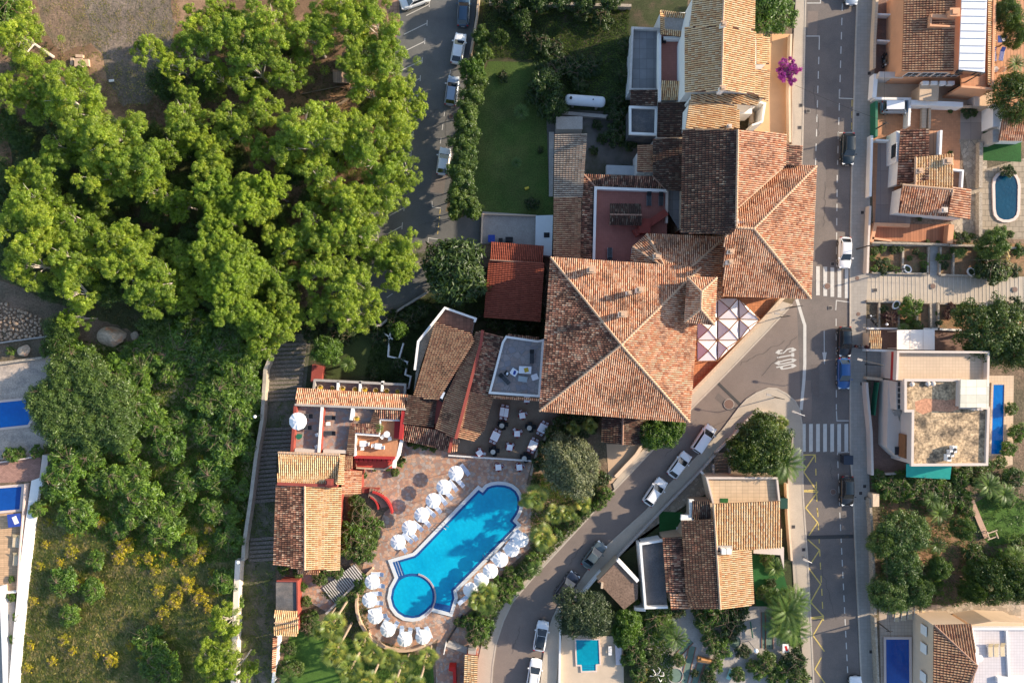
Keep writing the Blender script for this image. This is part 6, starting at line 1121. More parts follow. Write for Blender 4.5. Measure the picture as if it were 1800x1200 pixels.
# terrace tables
def simple_table(label, px, py, z, w, d, rz, m, cloth=None, h=.72, cat='table'):
    x, y, _ = W(px, py, z+h); t = thing('terrace_table', label, cat, (x, y, z), rz); m_ = MB(); m_.box((0, 0, h), (w, d, .05)); m_.build('tabletop', m, t, True)
    for a in (-1, 1):
        for b in (-1, 1): m_ = MB(); m_.cyl((a*w*.42, b*d*.42, 0), (a*w*.42, b*d*.42, h-.02), .025); m_.build('leg', chrome, t, True)
    if cloth: m_ = MB(); m_.box((w*.1, 0, h+.035), (w*.35, d*.6, .015), .3); m_.build('towel', cloth, t, True)
    return t
simple_table('white table draped with a yellow and blue towel on the grey roof terrace', 923, 650, 5.6, 1.7, 1.0, -.05, clothw, yelc, .6); simple_table('plain pale table below the draped table on the grey roof terrace', 919, 666, 5.6, 1.25, .75, -.15, mat('frosted_glass', (.36, .42, .45), .3, 0), None, .6); simple_table('white seat with a blue cushion on the grey roof terrace', 903.5, 654, 5.6, .95, .9, -.6, clothw, bluec, .45, 'stool'); simple_table('white seat at the right of the grey roof terrace', 940, 662.5, 5.6, .9, .8, .35, clothw, None, .45, 'stool'); simple_table('small black table beside the slanted dark lounger', 891, 656, 5.6, .7, .6, -.6, blackc, clothw, .45)
simple_table('square white table left on the orange roof terrace', 638, 779.5, 3.9, .95, .8, 0, wht); simple_table('square white table right on the orange roof terrace', 665, 784, 3.9, .95, .8, -.1, wht); simple_table('small white side table between two dark loungers', 577, 744.5, 4.4, .6, .5, .1, wht, None, .45)
wc = thing('garden_chair', 'x', 'chair', (0, 0, 0), 0, 'white garden chairs'); m_ = MB(); m_.box((0, 0, .44), (.48, .48, .04)); m_.build('seat', wht, wc, True); m_ = MB(); m_.box((-.25, 0, .68), (.04, .46, .46)); m_.build('backrest', wht, wc, True)
for a in (-.2, .2):
    for b in (-.2, .2): m_ = MB(); m_.cyl((a, b, 0), (a, b, .44), .02); m_.build('leg', wht, wc, True)
WC = Once(wc)
for px, py, z, dg in [(646, 780, 3.9, 180), (637, 787, 3.9, 90), (657, 783, 3.9, 0), (673, 786, 3.9, 180), (673, 767, 3.9, 45), (685, 770, 3.9, 100), (557, 764, 4.4, 200), (556, 785, 4.4, 200), (1746, 71, 0, 90), (1192, 929, 0, 90)]:
    x, y, _ = W(px, py, z+.5); WC.put((x, y, z+.02), math.radians(dg), 1, uniq('white garden chair', px, py), 'white garden chairs')
def rtable(label, px, py, z, r, m=wht):
    x, y, _ = W(px, py, z+.72); t = thing('round_table', label, 'table', (x, y, z), 0); m_ = MB(); m_.lathe((0, 0, .7), [(r*.95, 0), (r, .02), (r, .04)], 20); m_.build('tabletop', m, t, True); m_ = MB(); m_.cyl((0, 0, 0), (0, 0, .7), .04); m_.box((0, 0, .03), (.5, .5, .04)); m_.build('pedestal', m, t, True)
rtable('round white table by the palm on the orange roof terrace', 680, 763, 3.9, .45); rtable('round white table on the orange patio at the top right', 1750, 122, 0, .45); rtable('round green tub table on the mosaic roof terrace', 525, 767, 4.4, .4, greenp)
x, y, _ = W(1763, 122, 1.4); m_ = MB(); m_.lathe((x, y, 0), [(.1, 0), (.1, 1.6), (.45, 1.4), (.1, 2.0)], 8); tag(m_.build('folded_parasol', crm), 'folded cream parasol beside the round white table', 'parasol')
tt = simple_table('blue clothed table under the top right patio wall', 1762, 69, 0, 1.3, 1.0, 0, bluec, wht)
simple_table('long pale bench beside the small teal pool', 1087, 1143, 0, .9, 4.1, .05, mat('pale_bench', (.55, .5, .52), .7, .05), None, .4, 'bench'); simple_table('small white stool between the teal pool and the bench', 1072.5, 1143, 0, .5, 1.3, 0, wht, None, .4, 'stool')
simple_table('dark blue table with white box by the lower pool at the left edge', 25, 914, 0, 1.9, 1.9, .1, bluec, wht, .7)
# minigolf
mg = mat('minigolf_felt', (.13, .19, .15), .9, .15, 1); mgw = mat('minigolf_edge', (.25, .12, .08), .8, .2, 1)
def lane(label, p0, p1, w):
    a, b = W(*p0), W(*p1); t = thing('minigolf_lane', label, 'minigolf lane', a, 0, 'minigolf lanes in the garden'); m_ = MB(); m_.strip([a[:2], b[:2]], w, 0, .07); m_.build('felt', mg, t); d = Vector((b[0]-a[0], b[1]-a[1])).normalized(); nn = Vector((-d.y, d.x))*w/2
    m_ = MB(); [m_.strip([(a[0]+s*nn.x, a[1]+s*nn.y), (b[0]+s*nn.x, b[1]+s*nn.y)], .1, 0, .14) for s in (-1, 1)]; m_.build('edge', mgw, t); m_ = MB(); m_.cyl((b[0]-d.x*.5, b[1]-d.y*.5, .065), (b[0]-d.x*.5, b[1]-d.y*.5, .08), .09, .09, 12); m_.build('hole', blackc, t)
lane('slanted minigolf lane left of the log', (1217, 1135), (1202, 1200), 1.0); lane('second slanted minigolf lane below the log', (1231, 1165), (1216, 1215), 1.0); lane('third slanted minigolf lane below the log', (1245, 1168), (1232, 1215), 1.0); lane('long straight minigolf lane beside the leafy hedge', (1352, 1075), (1352, 1140), 1.1); lane('brown minigolf lane beside the long straight one', (1341, 1075), (1342, 1138), .55); lane('short diagonal minigolf lane from the round felt', (1190, 1152), (1215, 1125), .8)
def disc(label, px, py, r, m, name='round_green'): x, y, _ = W(px, py); t = thing(name, label, 'minigolf green', (x, y, 0)); m_ = MB(); m_.lathe((0, 0, 0), [(r, 0), (r, .08)], 24); m_.build('felt', m, t, True); m_ = MB(); m_.strip([(r*math.cos(a*math.pi/12), r*math.sin(a*math.pi/12)) for a in range(25)], .12, 0, .16); m_.build('edge', concw, t, True)
disc('round pale green minigolf felt in the middle of the garden', 1291, 1127, .95, mg); disc('round grey green table stone left of the minigolf', 1141, 1150, .95, mat('mossy_stone', (.3, .35, .24), .9, .2, 2)); disc('rounded minigolf felt at the bottom of the garden', 1187, 1186, 1.1, mg)
m_ = MB(); a, b = W(1226, 1157, .5), W(1256, 1163, .5); m_.cyl(a, b, .42, .36, 12); m_.cyl(W(1232, 1158, .9), W(1250, 1162, .9), .2, .1, 8); tag(m_.build('log', mat('orange_log_wood', (.4, .2, .08), .9, .35, 2)), 'fallen orange brown log in the minigolf garden', 'log')
t = simple_table('red and white drinks box near the leafy hedge', 1381, 1139, 0, .9, 1.3, 0, wht, redp, .9, 'box')
lf = thing('garden_chair', 'pale green slatted deck chair in the minigolf garden', 'deck chair', W(1283, 1184, .4)); m_ = MB(); m_.box((0, 0, 0), (.6, 1.6, .08), -.35); m_.build('seat', mat('pale_green_slats', (.35, .6, .5), .7, .1), lf, True); m_ = MB(); m_.box((.35, .75, .2), (.6, .12, .4), -.35); m_.build('backrest', wht, lf, True)
m_ = MB(); m_.cyl(W(1323, 1120, .5), W(1319, 1092, .5), .1, .1, 6); m_.cyl((*W(1321, 1106, .5)[:2], 0), W(1321, 1106, .5), .05, .05, 6); tag(m_.build('handrail', greenp), 'green rail beside the round minigolf felt', 'rail')
# sculpture of white loops
m_ = MB(); x, y, _ = W(1153, 1183)
for k in range(6): a = k*1.05; m_.path([(x, y, .1), (x+.5*math.cos(a), y+.5*math.sin(a), .8), (x+1.0*math.cos(a), y+1.0*math.sin(a), .7), (x+1.1*math.cos(a+.3), y+1.1*math.sin(a+.3), .3)], [.06, .05, .06, .04])
tag(m_.build('garden_ornament', wht), 'white spidery garden ornament in the minigolf garden', 'ornament')
# lamps: globe on pole
def lamp(label, px, py, h, r=.3, base=None):
    x, y, z = W(px, py, h); t = thing('street_lamp', label, 'lamp', (x, y, 0), 0); m_ = MB(); m_.cyl((0, 0, 0), (0, 0, h-.2), .05, .04); m_.build('pole', chrome, t, True); m_ = MB(); m_.lathe((0, 0, h-r), [(.05, 0), (r*.8, r*.35), (r, r), (r*.8, r*1.6), (.05, r*2)], 16); m_.build('globe', mat('white_globe', (.85, .85, .85), .3, 0), t, True)
lamp('white globe lamp on a post in the minigolf garden', 1329, 1143, 3.2, .32); lamp('white globe lamp on the lane wall', 448, 732, 3.5, .24); lamp('white globe lamp at the corner where the lane walls meet', 418, 988, 3.5, .24); lamp('small white globe beside the red leafed shrub', 1559, 570, 1.5, .2)
def arm_lamp(label, bx, by, h, ax, ay, m=dkm):
    x, y, _ = W(bx, by); t = thing('street_lamp', label, 'street lamp', (x, y, 0)); q = W(ax, ay, h+.4); m_ = MB(); m_.cyl((0, 0, 0), (0, 0, h), .08, .05, 8); m_.build('pole', m, t, True); m_ = MB(); m_.cyl((0, 0, h), (q[0]-x, q[1]-y, h+.3), .04, .03, 6); m_.build('arm', m, t, True); m_ = MB(); m_.box((q[0]-x, q[1]-y, h+.3), (.7, .28, .12), math.atan2(q[1]-y, q[0]-x)); m_.build('lamp_head', concw, t, True)
def pole(label, bx, by, h, m=None, r=.11):
    x, y, _ = W(bx, by); t = thing('utility_pole', label, 'pole', (x, y, 0), 0, 'wooden utility poles'); m_ = MB(); m_.cyl((0, 0, 0), (0, 0, h), r, r*.7, 8); m_.build('shaft', m or mat('pole_wood', (.06, .05, .045), .9, .2), t, True); m_ = MB(); m_.box((0, 0, h-.3), (.9, .08, .08)); m_.build('crossarm', dkm, t, True); return W(bx, by)
pole('dark utility pole at the pavement beside the green gate', 1531, 232, 4.2); pole('dark utility pole leaning out by the upper front gardens', 1505, 438, 4.0); pole('dark utility pole in the garden of the gravel roof villa', 1566, 477, 3.5); pole('tall dark utility pole behind the white lane wall', 1667, 162, 7.0); pole('dark utility pole beside the navy pool', 1535, 1087, 4.6)
arm_lamp('street lamp with a short arm at the island corner kerb', 1401, 727, 2.6, 1397, 724, wht); arm_lamp('street lamp on the lower left pavement of the main street', 1411, 977, 3.0, 1416, 984, chrome); arm_lamp('double headed lamp beside the charcoal car', 1008, 1040, 4, 1012, 1052); arm_lamp('street lamp on the pavement by the hotel corner', 1388, 540, 4.5, 1376, 544); arm_lamp('street lamp on the diagonal pavement above the canopies', 1372, 557, 3.5, 1366, 551); arm_lamp('bent street lamp on the island pavement', 1362, 698, 3.5, 1352, 694)
arm_lamp('tall street lamp behind the people by the black car', 1520, 640, 5, 1512, 632)
# wires
def wire(label, a, b, sag=.4):
    A, B = Vector(W(*a)), Vector(W(*b)); pts = []
    for i in range(9): f = i/8; p = A.lerp(B, f); p.z -= 4*sag*f*(1-f); pts.append(p)
    m_ = MB(); m_.path(pts, [.018]*9, 4); tag(m_.build('wire', blackc), label, 'wire')
wire('thin black wire crossing above the main street', (1398, 150, 6), (1560, 215, 6)); wire('thin black wire over the stepped footpath', (1545, 460, 4), (1800, 455, 5)); wire('thin black wire beside the lower right gardens', (1558, 900, 5), (1566, 1119, 5)); wire('thin black wire above the side road shed', (1008, 1040, 4), (985, 1085, 1.5)); wire('black cable over the island corner wall', (1250, 750, 2.5), (1310, 728, 3)); wire('thin black wire over the gate and the covered van', (1557, 100, 5), (1557, 225, 5))
# white teardrop planters and pots
tp = thing('planter', 'x', 'planter', (0, 0, 0), 0, 'large white teardrop planters'); m_ = MB(); vs = []; R2 = []
for zz_, s in ((0, .7), (.35, 1.0), (.55, .95)):
    for i in range(16): a = 2*math.pi*i/16; r = .62*s*(1+.35*max(0, math.cos(a))**4); vs.append((r*math.cos(a), r*math.sin(a)*.85, zz_))
vs += [(v[0]*.72, v[1]*.72, .5) for v in vs[32:48]]
m_.add(vs, [(j*16+i, j*16+(i+1) % 16, (j+1)*16+(i+1) % 16, (j+1)*16+i) for j in range(3) for i in range(16)]); m_.build('bowl', wht, tp, True); m_ = MB(); m_.prism([(v[0]*1.0, v[1]) for v in vs[48:]], .3, .46); m_.build('soil', darkg, tp, True); TP_ = Once(tp)
for px, py, a in [(1596, 473, 2.3), (1707, 477, -1.2), (1576, 535, -2.2), (1728, 541, .6)]: x, y, _ = W(px, py, .5); TP_.put((x, y, .02), a, 1, uniq('large white teardrop planter', px, py), 'large white teardrop planters')
# picnic table of stone blocks
t = thing('picnic_table', 'stone picnic table with four block seats in the dirt clearing', 'picnic table', W(138, 110, 0)); pst = mat('beige_stone', (.5, .36, .26), .9, .15, 2)
x, y, _ = W(137.5, 110, .75); m_ = MB(); m_.box((x, y, .38), (1.15, 1.2, .76)); m_.build('tabletop', pst, t)
for px, py, w_, d_ in ((139, 98.5, 1.05, .42), (126, 108, .45, 1.05), (152, 110.5, .6, 1.05), (139, 123, .95, .4)): x, y, _ = W(px, py, .4); m_ = MB(); m_.box((x, y, .2), (w_, d_, .4), rnd.uniform(-.08, .08)); m_.build('seat', pst, t)
simple_table('small white bench board lying in the dark grass right of the picnic table', 196, 142, 0, .75, .35, .1, wht, None, .35, 'bench')
# playground huts in the wood
t = thing('playhouse', 'playhouse with a red and white striped canopy in the wood', 'playhouse', W(614, 106)); m_ = MB(); m_.cur = 0
for k in range(10): a, b = W(606+1.8*k, 101, 2.2), W(606+1.8*k+1.8, 112, 1.8); m_.add([(a[0], a[1], 2.2), (b[0], a[1], 2.2), (b[0], b[1], 1.8), (a[0], b[1], 1.8)], [(0, 3, 2, 1)], k % 2)
m_.build('canopy', [redp, wht], t); m_ = MB(); x, y, _ = W(614, 106); m_.box((x, y, .9), (1.3, .8, 1.7)); m_.build('wall', wood, t)
t = thing('hut', 'small timber hut with a ridged plank roof in the wood', 'hut', W(600, 137)); m_ = MB(); P = [W(586, 126, 2.1), W(600, 126, 2.6), W(616, 128, 2.1), W(615, 146, 2.1), W(600, 146, 2.6), W(586, 145, 2.1)]
m_.add(P+[(p[0], p[1], p[2]-.08) for p in P], [(0, 5, 4, 1), (1, 4, 3, 2), (6, 7, 10, 11), (7, 8, 9, 10), (0, 1, 7, 6), (1, 2, 8, 7), (3, 4, 10, 9), (4, 5, 11, 10), (5, 0, 6, 11), (2, 3, 9, 8)]); m_.build('roof', mat('plank_roof', (.4, .27, .2), .9, .2, 2, grid=(.35, 3, 0, .03)), t); x, y, _ = W(600, 136, 1); m_ = MB(); m_.box((x, y, 1), (2.0, 1.4, 2)); m_.build('wall', wood, t)
wall('low log wall bordering the sandy clearing', [(560, 195), (600, 181), (612, 172)], .4, .25, wood); wall('log wall beside the thin posts of the play area', [(530, 165), (605, 150)], .3, .12, wood)
# boulder, rocks
def rockmesh(r, seed, flat_=.6):
    bm = bmesh.new(); bmesh.ops.create_icosphere(bm, subdivisions=3, radius=1); rr_ = random.Random(seed); A = [(Vector((rr_.uniform(-1, 1), rr_.uniform(-1, 1), rr_.uniform(-1, 1))).normalized(), rr_.uniform(.55, .9)) for _ in range(14)]
    for v in bm.verts:
        d = v.co.normalized(); k = 1.0
        for a, c_ in A:
            q = d.dot(a)
            if q > .01: k = min(k, c_/q)
        v.co = d*k*r*(1+rr_.uniform(-.02, .02)); v.co.z *= flat_
    m_ = MB(); m_.add([tuple(v.co) for v in bm.verts], [tuple(v.index for v in f.verts) for f in bm.faces]); bm.free(); return m_
o = rockmesh(2.0, 3).build('boulder', rock); x, y, _ = W(195, 591, 1); o.location = (x, y, .4); o.scale = (1.15, .85, 1.3); tag(o, 'big orange and beige boulder at the edge of the scrub bank', 'boulder')
o = rockmesh(1.1, 5).build('boulder', rock); x, y, _ = W(41, 617, .5); o.location = (x, y, .2); o.scale = (1.0, .9, .8); tag(o, 'pale rounded rock in the strip above the upper blue pool', 'boulder')
o = rockmesh(.7, 8).build('boulder', rock); x, y, _ = W(235, 590, .5); o.location = (x, y, .2); tag(o, 'smaller shaded rock right of the big boulder', 'boulder')
protos = [rockmesh(1, s, .7).build('rubble_stone', mat('rubble_stone_mat', (.42, .31, .22), .95, .25, 1, fine=(4, .2))) for s in range(4)]; used = [0]*4; k = 0; pl_ = []
for _ in range(4000):
    px, py = rnd.uniform(-10, 72), rnd.uniform(530, 598)
    if py < 530+.42*max(0, px): continue
    if py > 601-.12*px: continue
    r = rnd.uniform(2.6, 5.0)
    if all(math.hypot(px-a, py-b) > (r+c_)*.82 for a, b, c_ in pl_): pl_.append((px, py, r))
    if len(pl_) > 150: break
for px, py, r in pl_:
    i = rnd.randrange(4); o = protos[i] if not used[i] else protos[i].copy()
    if used[i]: SC.collection.objects.link(o)
    used[i] = 1; x, y, _ = W(px, py, .3); o.location = (x, y, rnd.uniform(.05, .3)); s = r/12; o.scale = (s, s*rnd.uniform(.75, 1), s); o.rotation_euler = (rnd.uniform(-.4, .4), rnd.uniform(-.4, .4), rnd.uniform(0, 6)); tag(o, 'rounded beige stone in the rubble heap at the left edge', 'stone', 'stones of the rubble heap')
for i, u in enumerate(used):
    if not u: bpy.data.objects.remove(protos[i])
tag(MB().box((*W(926, 331, .3)[:2], .3), (.6, .3, .5), .3).build('toy', mat('yellow_toy', (.6, .45, .05), .6, 0)), 'small yellow toy lying on the shaded lawn', 'toy')
# wire rose arch over round bush
t = thing('garden_arch', 'round wire frame over the clipped bush beside the red stair', 'wire frame', W(638, 906)); x, y, _ = W(638, 906, 2); m_ = MB(); R3 = 1.55
ring = [(x+R3*math.cos(a*math.pi/12), y+R3*math.sin(a*math.pi/12), 2.0) for a in range(25)]; m_.path(ring, [.025]*25, 4)
for a in range(8): c_, s_ = math.cos(a*math.pi/4), math.sin(a*math.pi/4); m_.path([(x, y, 2.5), (x+R3*.5*c_, y+R3*.5*s_, 2.4), (x+R3*c_, y+R3*s_, 2.0)], [.02]*3, 4)
for a in range(4): c_, s_ = math.cos(a*math.pi/2), math.sin(a*math.pi/2); m_.cyl((x+R3*c_, y+R3*s_, 0), (x+R3*c_, y+R3*s_, 2), .03)
m_.build('frame', wood, t)
# timber frame in right garden
m_ = MB(); cx, cy, _ = W(1745, 940, 1); 
for s in (-1, 1): m_.box((cx, cy+s*.45, .9), (1.5, .14, .14), .35); m_.box((cx+s*.65, cy, .97), (.14, 1.0, .14), .35)
for a in (-.6, .6):
    for b in (-.4, .4): m_.cyl((cx+a, cy+b, 0), (cx+a, cy+b, .9), .05)
tag(m_.build('open_timber_stand', sandt), 'square white timber frame beside the lawn in the big garden', 'frame')
wall('steps edge beside the lawn in the big garden', [(1708, 880), (1722, 915), (1735, 945)], .25, .8, mat('pinkish_step_stone', (.45, .3, .22), .9, .15, 2))

# ================================================================ PEOPLE
def person(label, px, py, face, top, legs, hair, pose):
    x, y, _ = W(px, py); t = thing('person', label, 'person', (x, y, .13), math.radians(face))
    J = {'pel': (0, 0, .95), 'sp': (0, 0, 1.15), 'ch': (0, 0, 1.38), 'nk': (.01, 0, 1.5), 'hd': (.03, 0, 1.62), 'top': (.02, 0, 1.72)}
    V = list(J.values()); E = [(0, 1), (1, 2), (2, 3), (3, 4), (4, 5)]; R = [.15, .14, .16, .06, .1, .07]
    for s in (-1, 1):
        b = len(V); st = pose*s
        V += [(.0, s*.1, .88), (.04+st*.12, s*.11, .5), (st*.26-.02, s*.11, .09), (st*.26+.16, s*.12, .05)]; R += [.095, .065, .045, .035]; E += [(0, b), (b, b+1), (b+1, b+2), (b+2, b+3)]
        b = len(V); V += [(0, s*.19, 1.4), (-st*.06, s*.24, 1.14), (.1-st*.1, s*.25, .92), (.14-st*.12, s*.25, .84)]; R += [.06, .045, .032, .035]; E += [(2, b), (b, b+1), (b+1, b+2), (b+2, b+3)]
        for f in range(4): V.append((.15-st*.12+.02*f, s*(.235+.012*f), .765-.01*(f == 1 or f == 2))); R.append(.009); E.append((b+3, len(V)-1))
        V.append((.18-st*.12, s*.21, .81)); R.append(.01); E.append((b+3, len(V)-1))
    me = bpy.data.meshes.new('body'); me.from_pydata(V, E, []); o = bpy.data.objects.new('body', me); SC.collection.objects.link(o)
    md = o.modifiers.new('s', 'SKIN'); sv = me.skin_vertices[0].data
    for i, r in enumerate(R): sv[i].radius = (r, r*(.8 if i < 3 else 1))
    sv[0].use_root = True; o.modifiers.new('u', 'SUBSURF').levels = 1; bpy.context.view_layer.update()
    m2 = bpy.data.meshes.new_from_object(o.evaluated_get(bpy.context.evaluated_depsgraph_get())); o.modifiers.clear(); o.data = m2
    for mm in (skin, top, legs, blackc): m2.materials.append(mm)
    for p in m2.polygons:
        c_ = p.center; p.material_index = 1 if (.93 < c_.z < 1.47 and (abs(c_.y) < .23 or c_.z > 1.12)) else (2 if .1 < c_.z <= .93 and abs(c_.y) < .21 else (3 if c_.z <= .1 else 0)); p.use_smooth = True
    o.parent = t; m_ = MB(); m_.lathe((.0, 0, 1.62), [(.115, 0), (.125, .05), (.105, .11), (.03, .15)], 12); m_.build('hair', hair, t, True)
    m_ = MB(); m_.box((.13, 0, 1.6), (.05, .03, .05)); m_.build('nose', skin, t, True); m_ = MB(); [m_.box((.12, s*.035, 1.64), (.02, .02, .012)) for s in (-1, 1)]; m_.build('eye', blackc, t, True); m_ = MB(); [m_.box((.02, s*.105, 1.61), (.04, .02, .06)) for s in (-1, 1)]; m_.build('ear', skin, t, True); m_ = MB(); m_.box((.12, 0, 1.555), (.02, .05, .01)); m_.build('mouth', maroon, t, True)
    return t
person('person in a dark red top standing beside the black car', 1497, 608.5, 200, mat('dark_red_shirt', (.12, .02, .02), .9, 0), mat('black_trousers', (.02, .02, .025), .9, 0), mat('dark_hair', (.02, .015, .01), .8, 0), .3)
person('person in a white and dark top walking near the villa wall', 1509, 609.5, 20, mat('grey_shirt', (.25, .25, .26), .9, 0), mat('black_trousers2', (.02, .02, .03), .9, 0), mat('brown_hair', (.05, .03, .02), .8, 0), .8)
person('person in a dark maroon dress close to the garden wall', 1516, 609.5, 30, mat('maroon_shirt', (.1, .015, .02), .9, 0), mat('maroon_trousers', (.08, .015, .02), .9, 0), mat('dark_hair2', (.02, .015, .01), .8, 0), .5)
# ================================================================ VEGETATION
def leaves(C, Rr, n_per, size, up=.35, asp=1.6, flatten=.75, shade=.25):
    """leaf quads spread over clumps. C centres, Rr radii. Leaves face outward from their clump."""
    C = np.asarray(C, float); Rr = np.asarray(Rr, float); k = len(C)
    if np.isscalar(n_per): n = np.full(k, n_per)
    else: n = np.asarray(n_per)
    idx = np.repeat(np.arange(k), n); m = len(idx); d = nr.normal(size=(m, 3)); d[:, 2] = np.abs(d[:, 2])*1.0-.25*nr.random(m); d /= np.linalg.norm(d, axis=1)[:, None]
    rad = Rr[idx]*(nr.random(m)**.35); P = C[idx]+d*rad[:, None]*np.array([1, 1, flatten])
    N_ = d+nr.normal(size=(m, 3))*.55; N_[:, 2] += up; N_ /= np.linalg.norm(N_, axis=1)[:, None]
    r = nr.normal(size=(m, 3)); U = np.cross(N_, r); U /= np.linalg.norm(U, axis=1)[:, None]; V_ = np.cross(N_, U)
    s = size*(.6+.8*nr.random(m)); a = (U*(s*asp)[:, None]); b = (V_*s[:, None])
    V = np.stack([P-a*.5, P+b*.32-a*.05, P+a*.5, P-b*.32-a*.05], 1).reshape(-1, 3); F = np.arange(m*4).reshape(-1, 4)
    cl = nr.random(k)[idx]*.45; at = np.repeat(np.clip(cl+nr.random(m)*.55, 0, 1), 4); return V, F, at
def limbs(mb, base, tips, r0, fork=.45):
    base = Vector(base); top = Vector((base.x+rnd.uniform(-.3, .3), base.y+rnd.uniform(-.3, .3), tips[0][2]*fork)); mb.path([base, top], [r0, r0*.7], 7)
    for t in tips:
        t = Vector(t); t.z += .5; m = top.lerp(t, .55)+Vector((rnd.uniform(-.5, .5), rnd.uniform(-.5, .5), rnd.uniform(.3, .9))); mb.path([top, m, t], [r0*.45, r0*.28, r0*.08], 5)
        for _ in range(3): e = t+Vector((rnd.uniform(-1.2, 1.2), rnd.uniform(-1.2, 1.2), rnd.uniform(-.1, .5))); mb.path([m, e], [r0*.2, r0*.06], 4)
def pine_proto(seed, lm, dense=False, lobes=6, sparse=False):
    rnd.seed(seed); R = 4.4; t = thing('pine_tree', 'x', 'tree', (0, 0, 0), 0, 'pine trees of the wood'); L = []; Hh = 7.0
    nl = lobes; C = []; Rr = []; tips = []
    for i in range(nl):
        a = 2*math.pi*i/nl+rnd.uniform(-.4, .4); rr_ = R*rnd.uniform(.35, .8) if i else 0; zz_ = Hh+rnd.uniform(-1.2, 1.4)-rr_*.18; cx, cy = rr_*math.cos(a), rr_*math.sin(a); lr = R*rnd.uniform(.28, .44) if not dense else R*rnd.uniform(.34, .5); tips.append((cx, cy, zz_))
        k = int((7 if not dense else 12)*(lr/1.5)**1.6)+1
        if sparse: k = k//2+1
        for _ in range(k):
            b = rnd.uniform(0, 6.283); q = math.sqrt(rnd.random())*lr*.9; px_, py_, pz_ = cx+q*math.cos(b), cy+q*math.sin(b), zz_+(1-(q/lr)**2)*lr*.55+rnd.uniform(-.7, .35); br = rnd.uniform(.55, 1.05)
            for _ in range(int(13*br*br)+4):
                b2 = rnd.uniform(0, 6.283); e2 = math.asin(rnd.random()**.7); C.append((px_+br*math.cos(b2)*math.cos(e2)*rnd.uniform(.6, 1.1), py_+br*math.sin(b2)*math.cos(e2)*rnd.uniform(.6, 1.1), pz_+br*math.sin(e2)*.75)); Rr.append(rnd.uniform(.17, .42))
    low = [(rnd.uniform(-R, R)*.7, rnd.uniform(-R, R)*.7, Hh-rnd.uniform(1.5, 3.4)) for _ in range(20 if not sparse else 4)]; C += low; Rr += [rnd.uniform(.5, .9) for _ in low]
    V, F, at = leaves(C, Rr, (np.array(Rr)**2*(520 if not dense else 700)).astype(int)+8, .09 if not dense else .08, up=.35, asp=2.3, flatten=.9); npmesh('crown', V, F, lm, at, parent=t)
    mb = MB(); limbs(mb, (0, 0, 0), tips, .26); mb.build('trunk', bark, t, True); return Once(t)
PIN = [pine_proto(s, lp, lobes=l) for s, l in ((1, 6), (2, 7), (3, 5), (4, 8), (5, 6))]; PD = [pine_proto(11, lps, True, 5), pine_proto(12, lps, True, 6)]; PS = pine_proto(21, lp, False, 6, True)
rnd.seed(99)
pines = [(28, 60, 52), (88, 128, 40), (18, 148, 42), (62, 170, 38), (135, 185, 58), (190, 235, 58), (92, 250, 42), (240, 290, 56), (172, 300, 46), (262, 330, 34), (330, 40, 36), (312, 190, 42), (338, 245, 34), (402, 215, 40), (366, 120, 30),
 (420, 50, 50), (480, 36, 52), (545, 60, 48), (602, 26, 52), (660, 40, 50), (442, 112, 46), (503, 112, 38), (684, 108, 46), (702, 165, 40), (645, 150, 42), (622, 80, 40), (57, 345, 52), (20, 300, 28), (60, 408, 56), (122, 385, 42), (40, 462, 42), (112, 450, 48),
 (172, 430, 42), (222, 450, 52), (125, 512, 46), (258, 505, 46), (292, 478, 48), (112, 556, 24), (305, 520, 34), (352, 470, 36), (542, 245, 56), (602, 225, 48), (505, 262, 40), (682, 228, 46), (652, 285, 52), (705, 285, 34), (572, 312, 46), (612, 360, 50), (664, 335, 46), (545, 385, 42), (592, 402, 46),
 (652, 415, 46), (702, 435, 42), (692, 475, 36), (562, 470, 46), (612, 500, 46), (622, 550, 38), (562, 545, 38), (492, 560, 42), (482, 480, 42), (502, 420, 40), (452, 600, 34), (362, 290, 42), (302, 350, 30), (386, 1108, 33), (372, 1172, 38), (405, 1185, 30), (455, 260, 34), (375, 15, 30), (150, 250, 40), (450, 180, 34), (290, 250, 30), (720, 30, 0)]
for i, (px, py, r) in enumerate(pines):
    if r <= 0: continue
    x, y, _ = W(px, py, 7.5); s = r/12/4.4*1.02; P_ = PIN[i % 5]; P_.put((x, y, 0), rnd.uniform(0, 6.28), (s, s, max(.8, min(1.1, s*1.05))), uniq('pine tree with yellow green crown', px, py), 'pine trees of the wood')
for i, (px, py, r) in enumerate([(398, 340, 42), (452, 350, 44), (392, 425, 46), (425, 468, 52), (432, 545, 46), (405, 505, 40), (385, 385, 34), (475, 335, 30)]):
    x, y, _ = W(px, py, 7.5); s = r/12/4.4; PD[i % 2].put((x, y, 0), rnd.uniform(0, 6.28), (s, s, 1.05), uniq('dense rounded stone pine', px, py), 'stone pine trees of the wood')
for i, (px, py, r) in enumerate([(268, 90, 36), (345, 85, 44), (300, 110, 30)]):
    x, y, _ = W(px, py, 7); s = r/12/4.4; PS.put((x, y, 0), rnd.uniform(0, 6.28), (s, s, .9), uniq('sparse pine showing bare grey limbs', px, py), 'sparse pine trees')
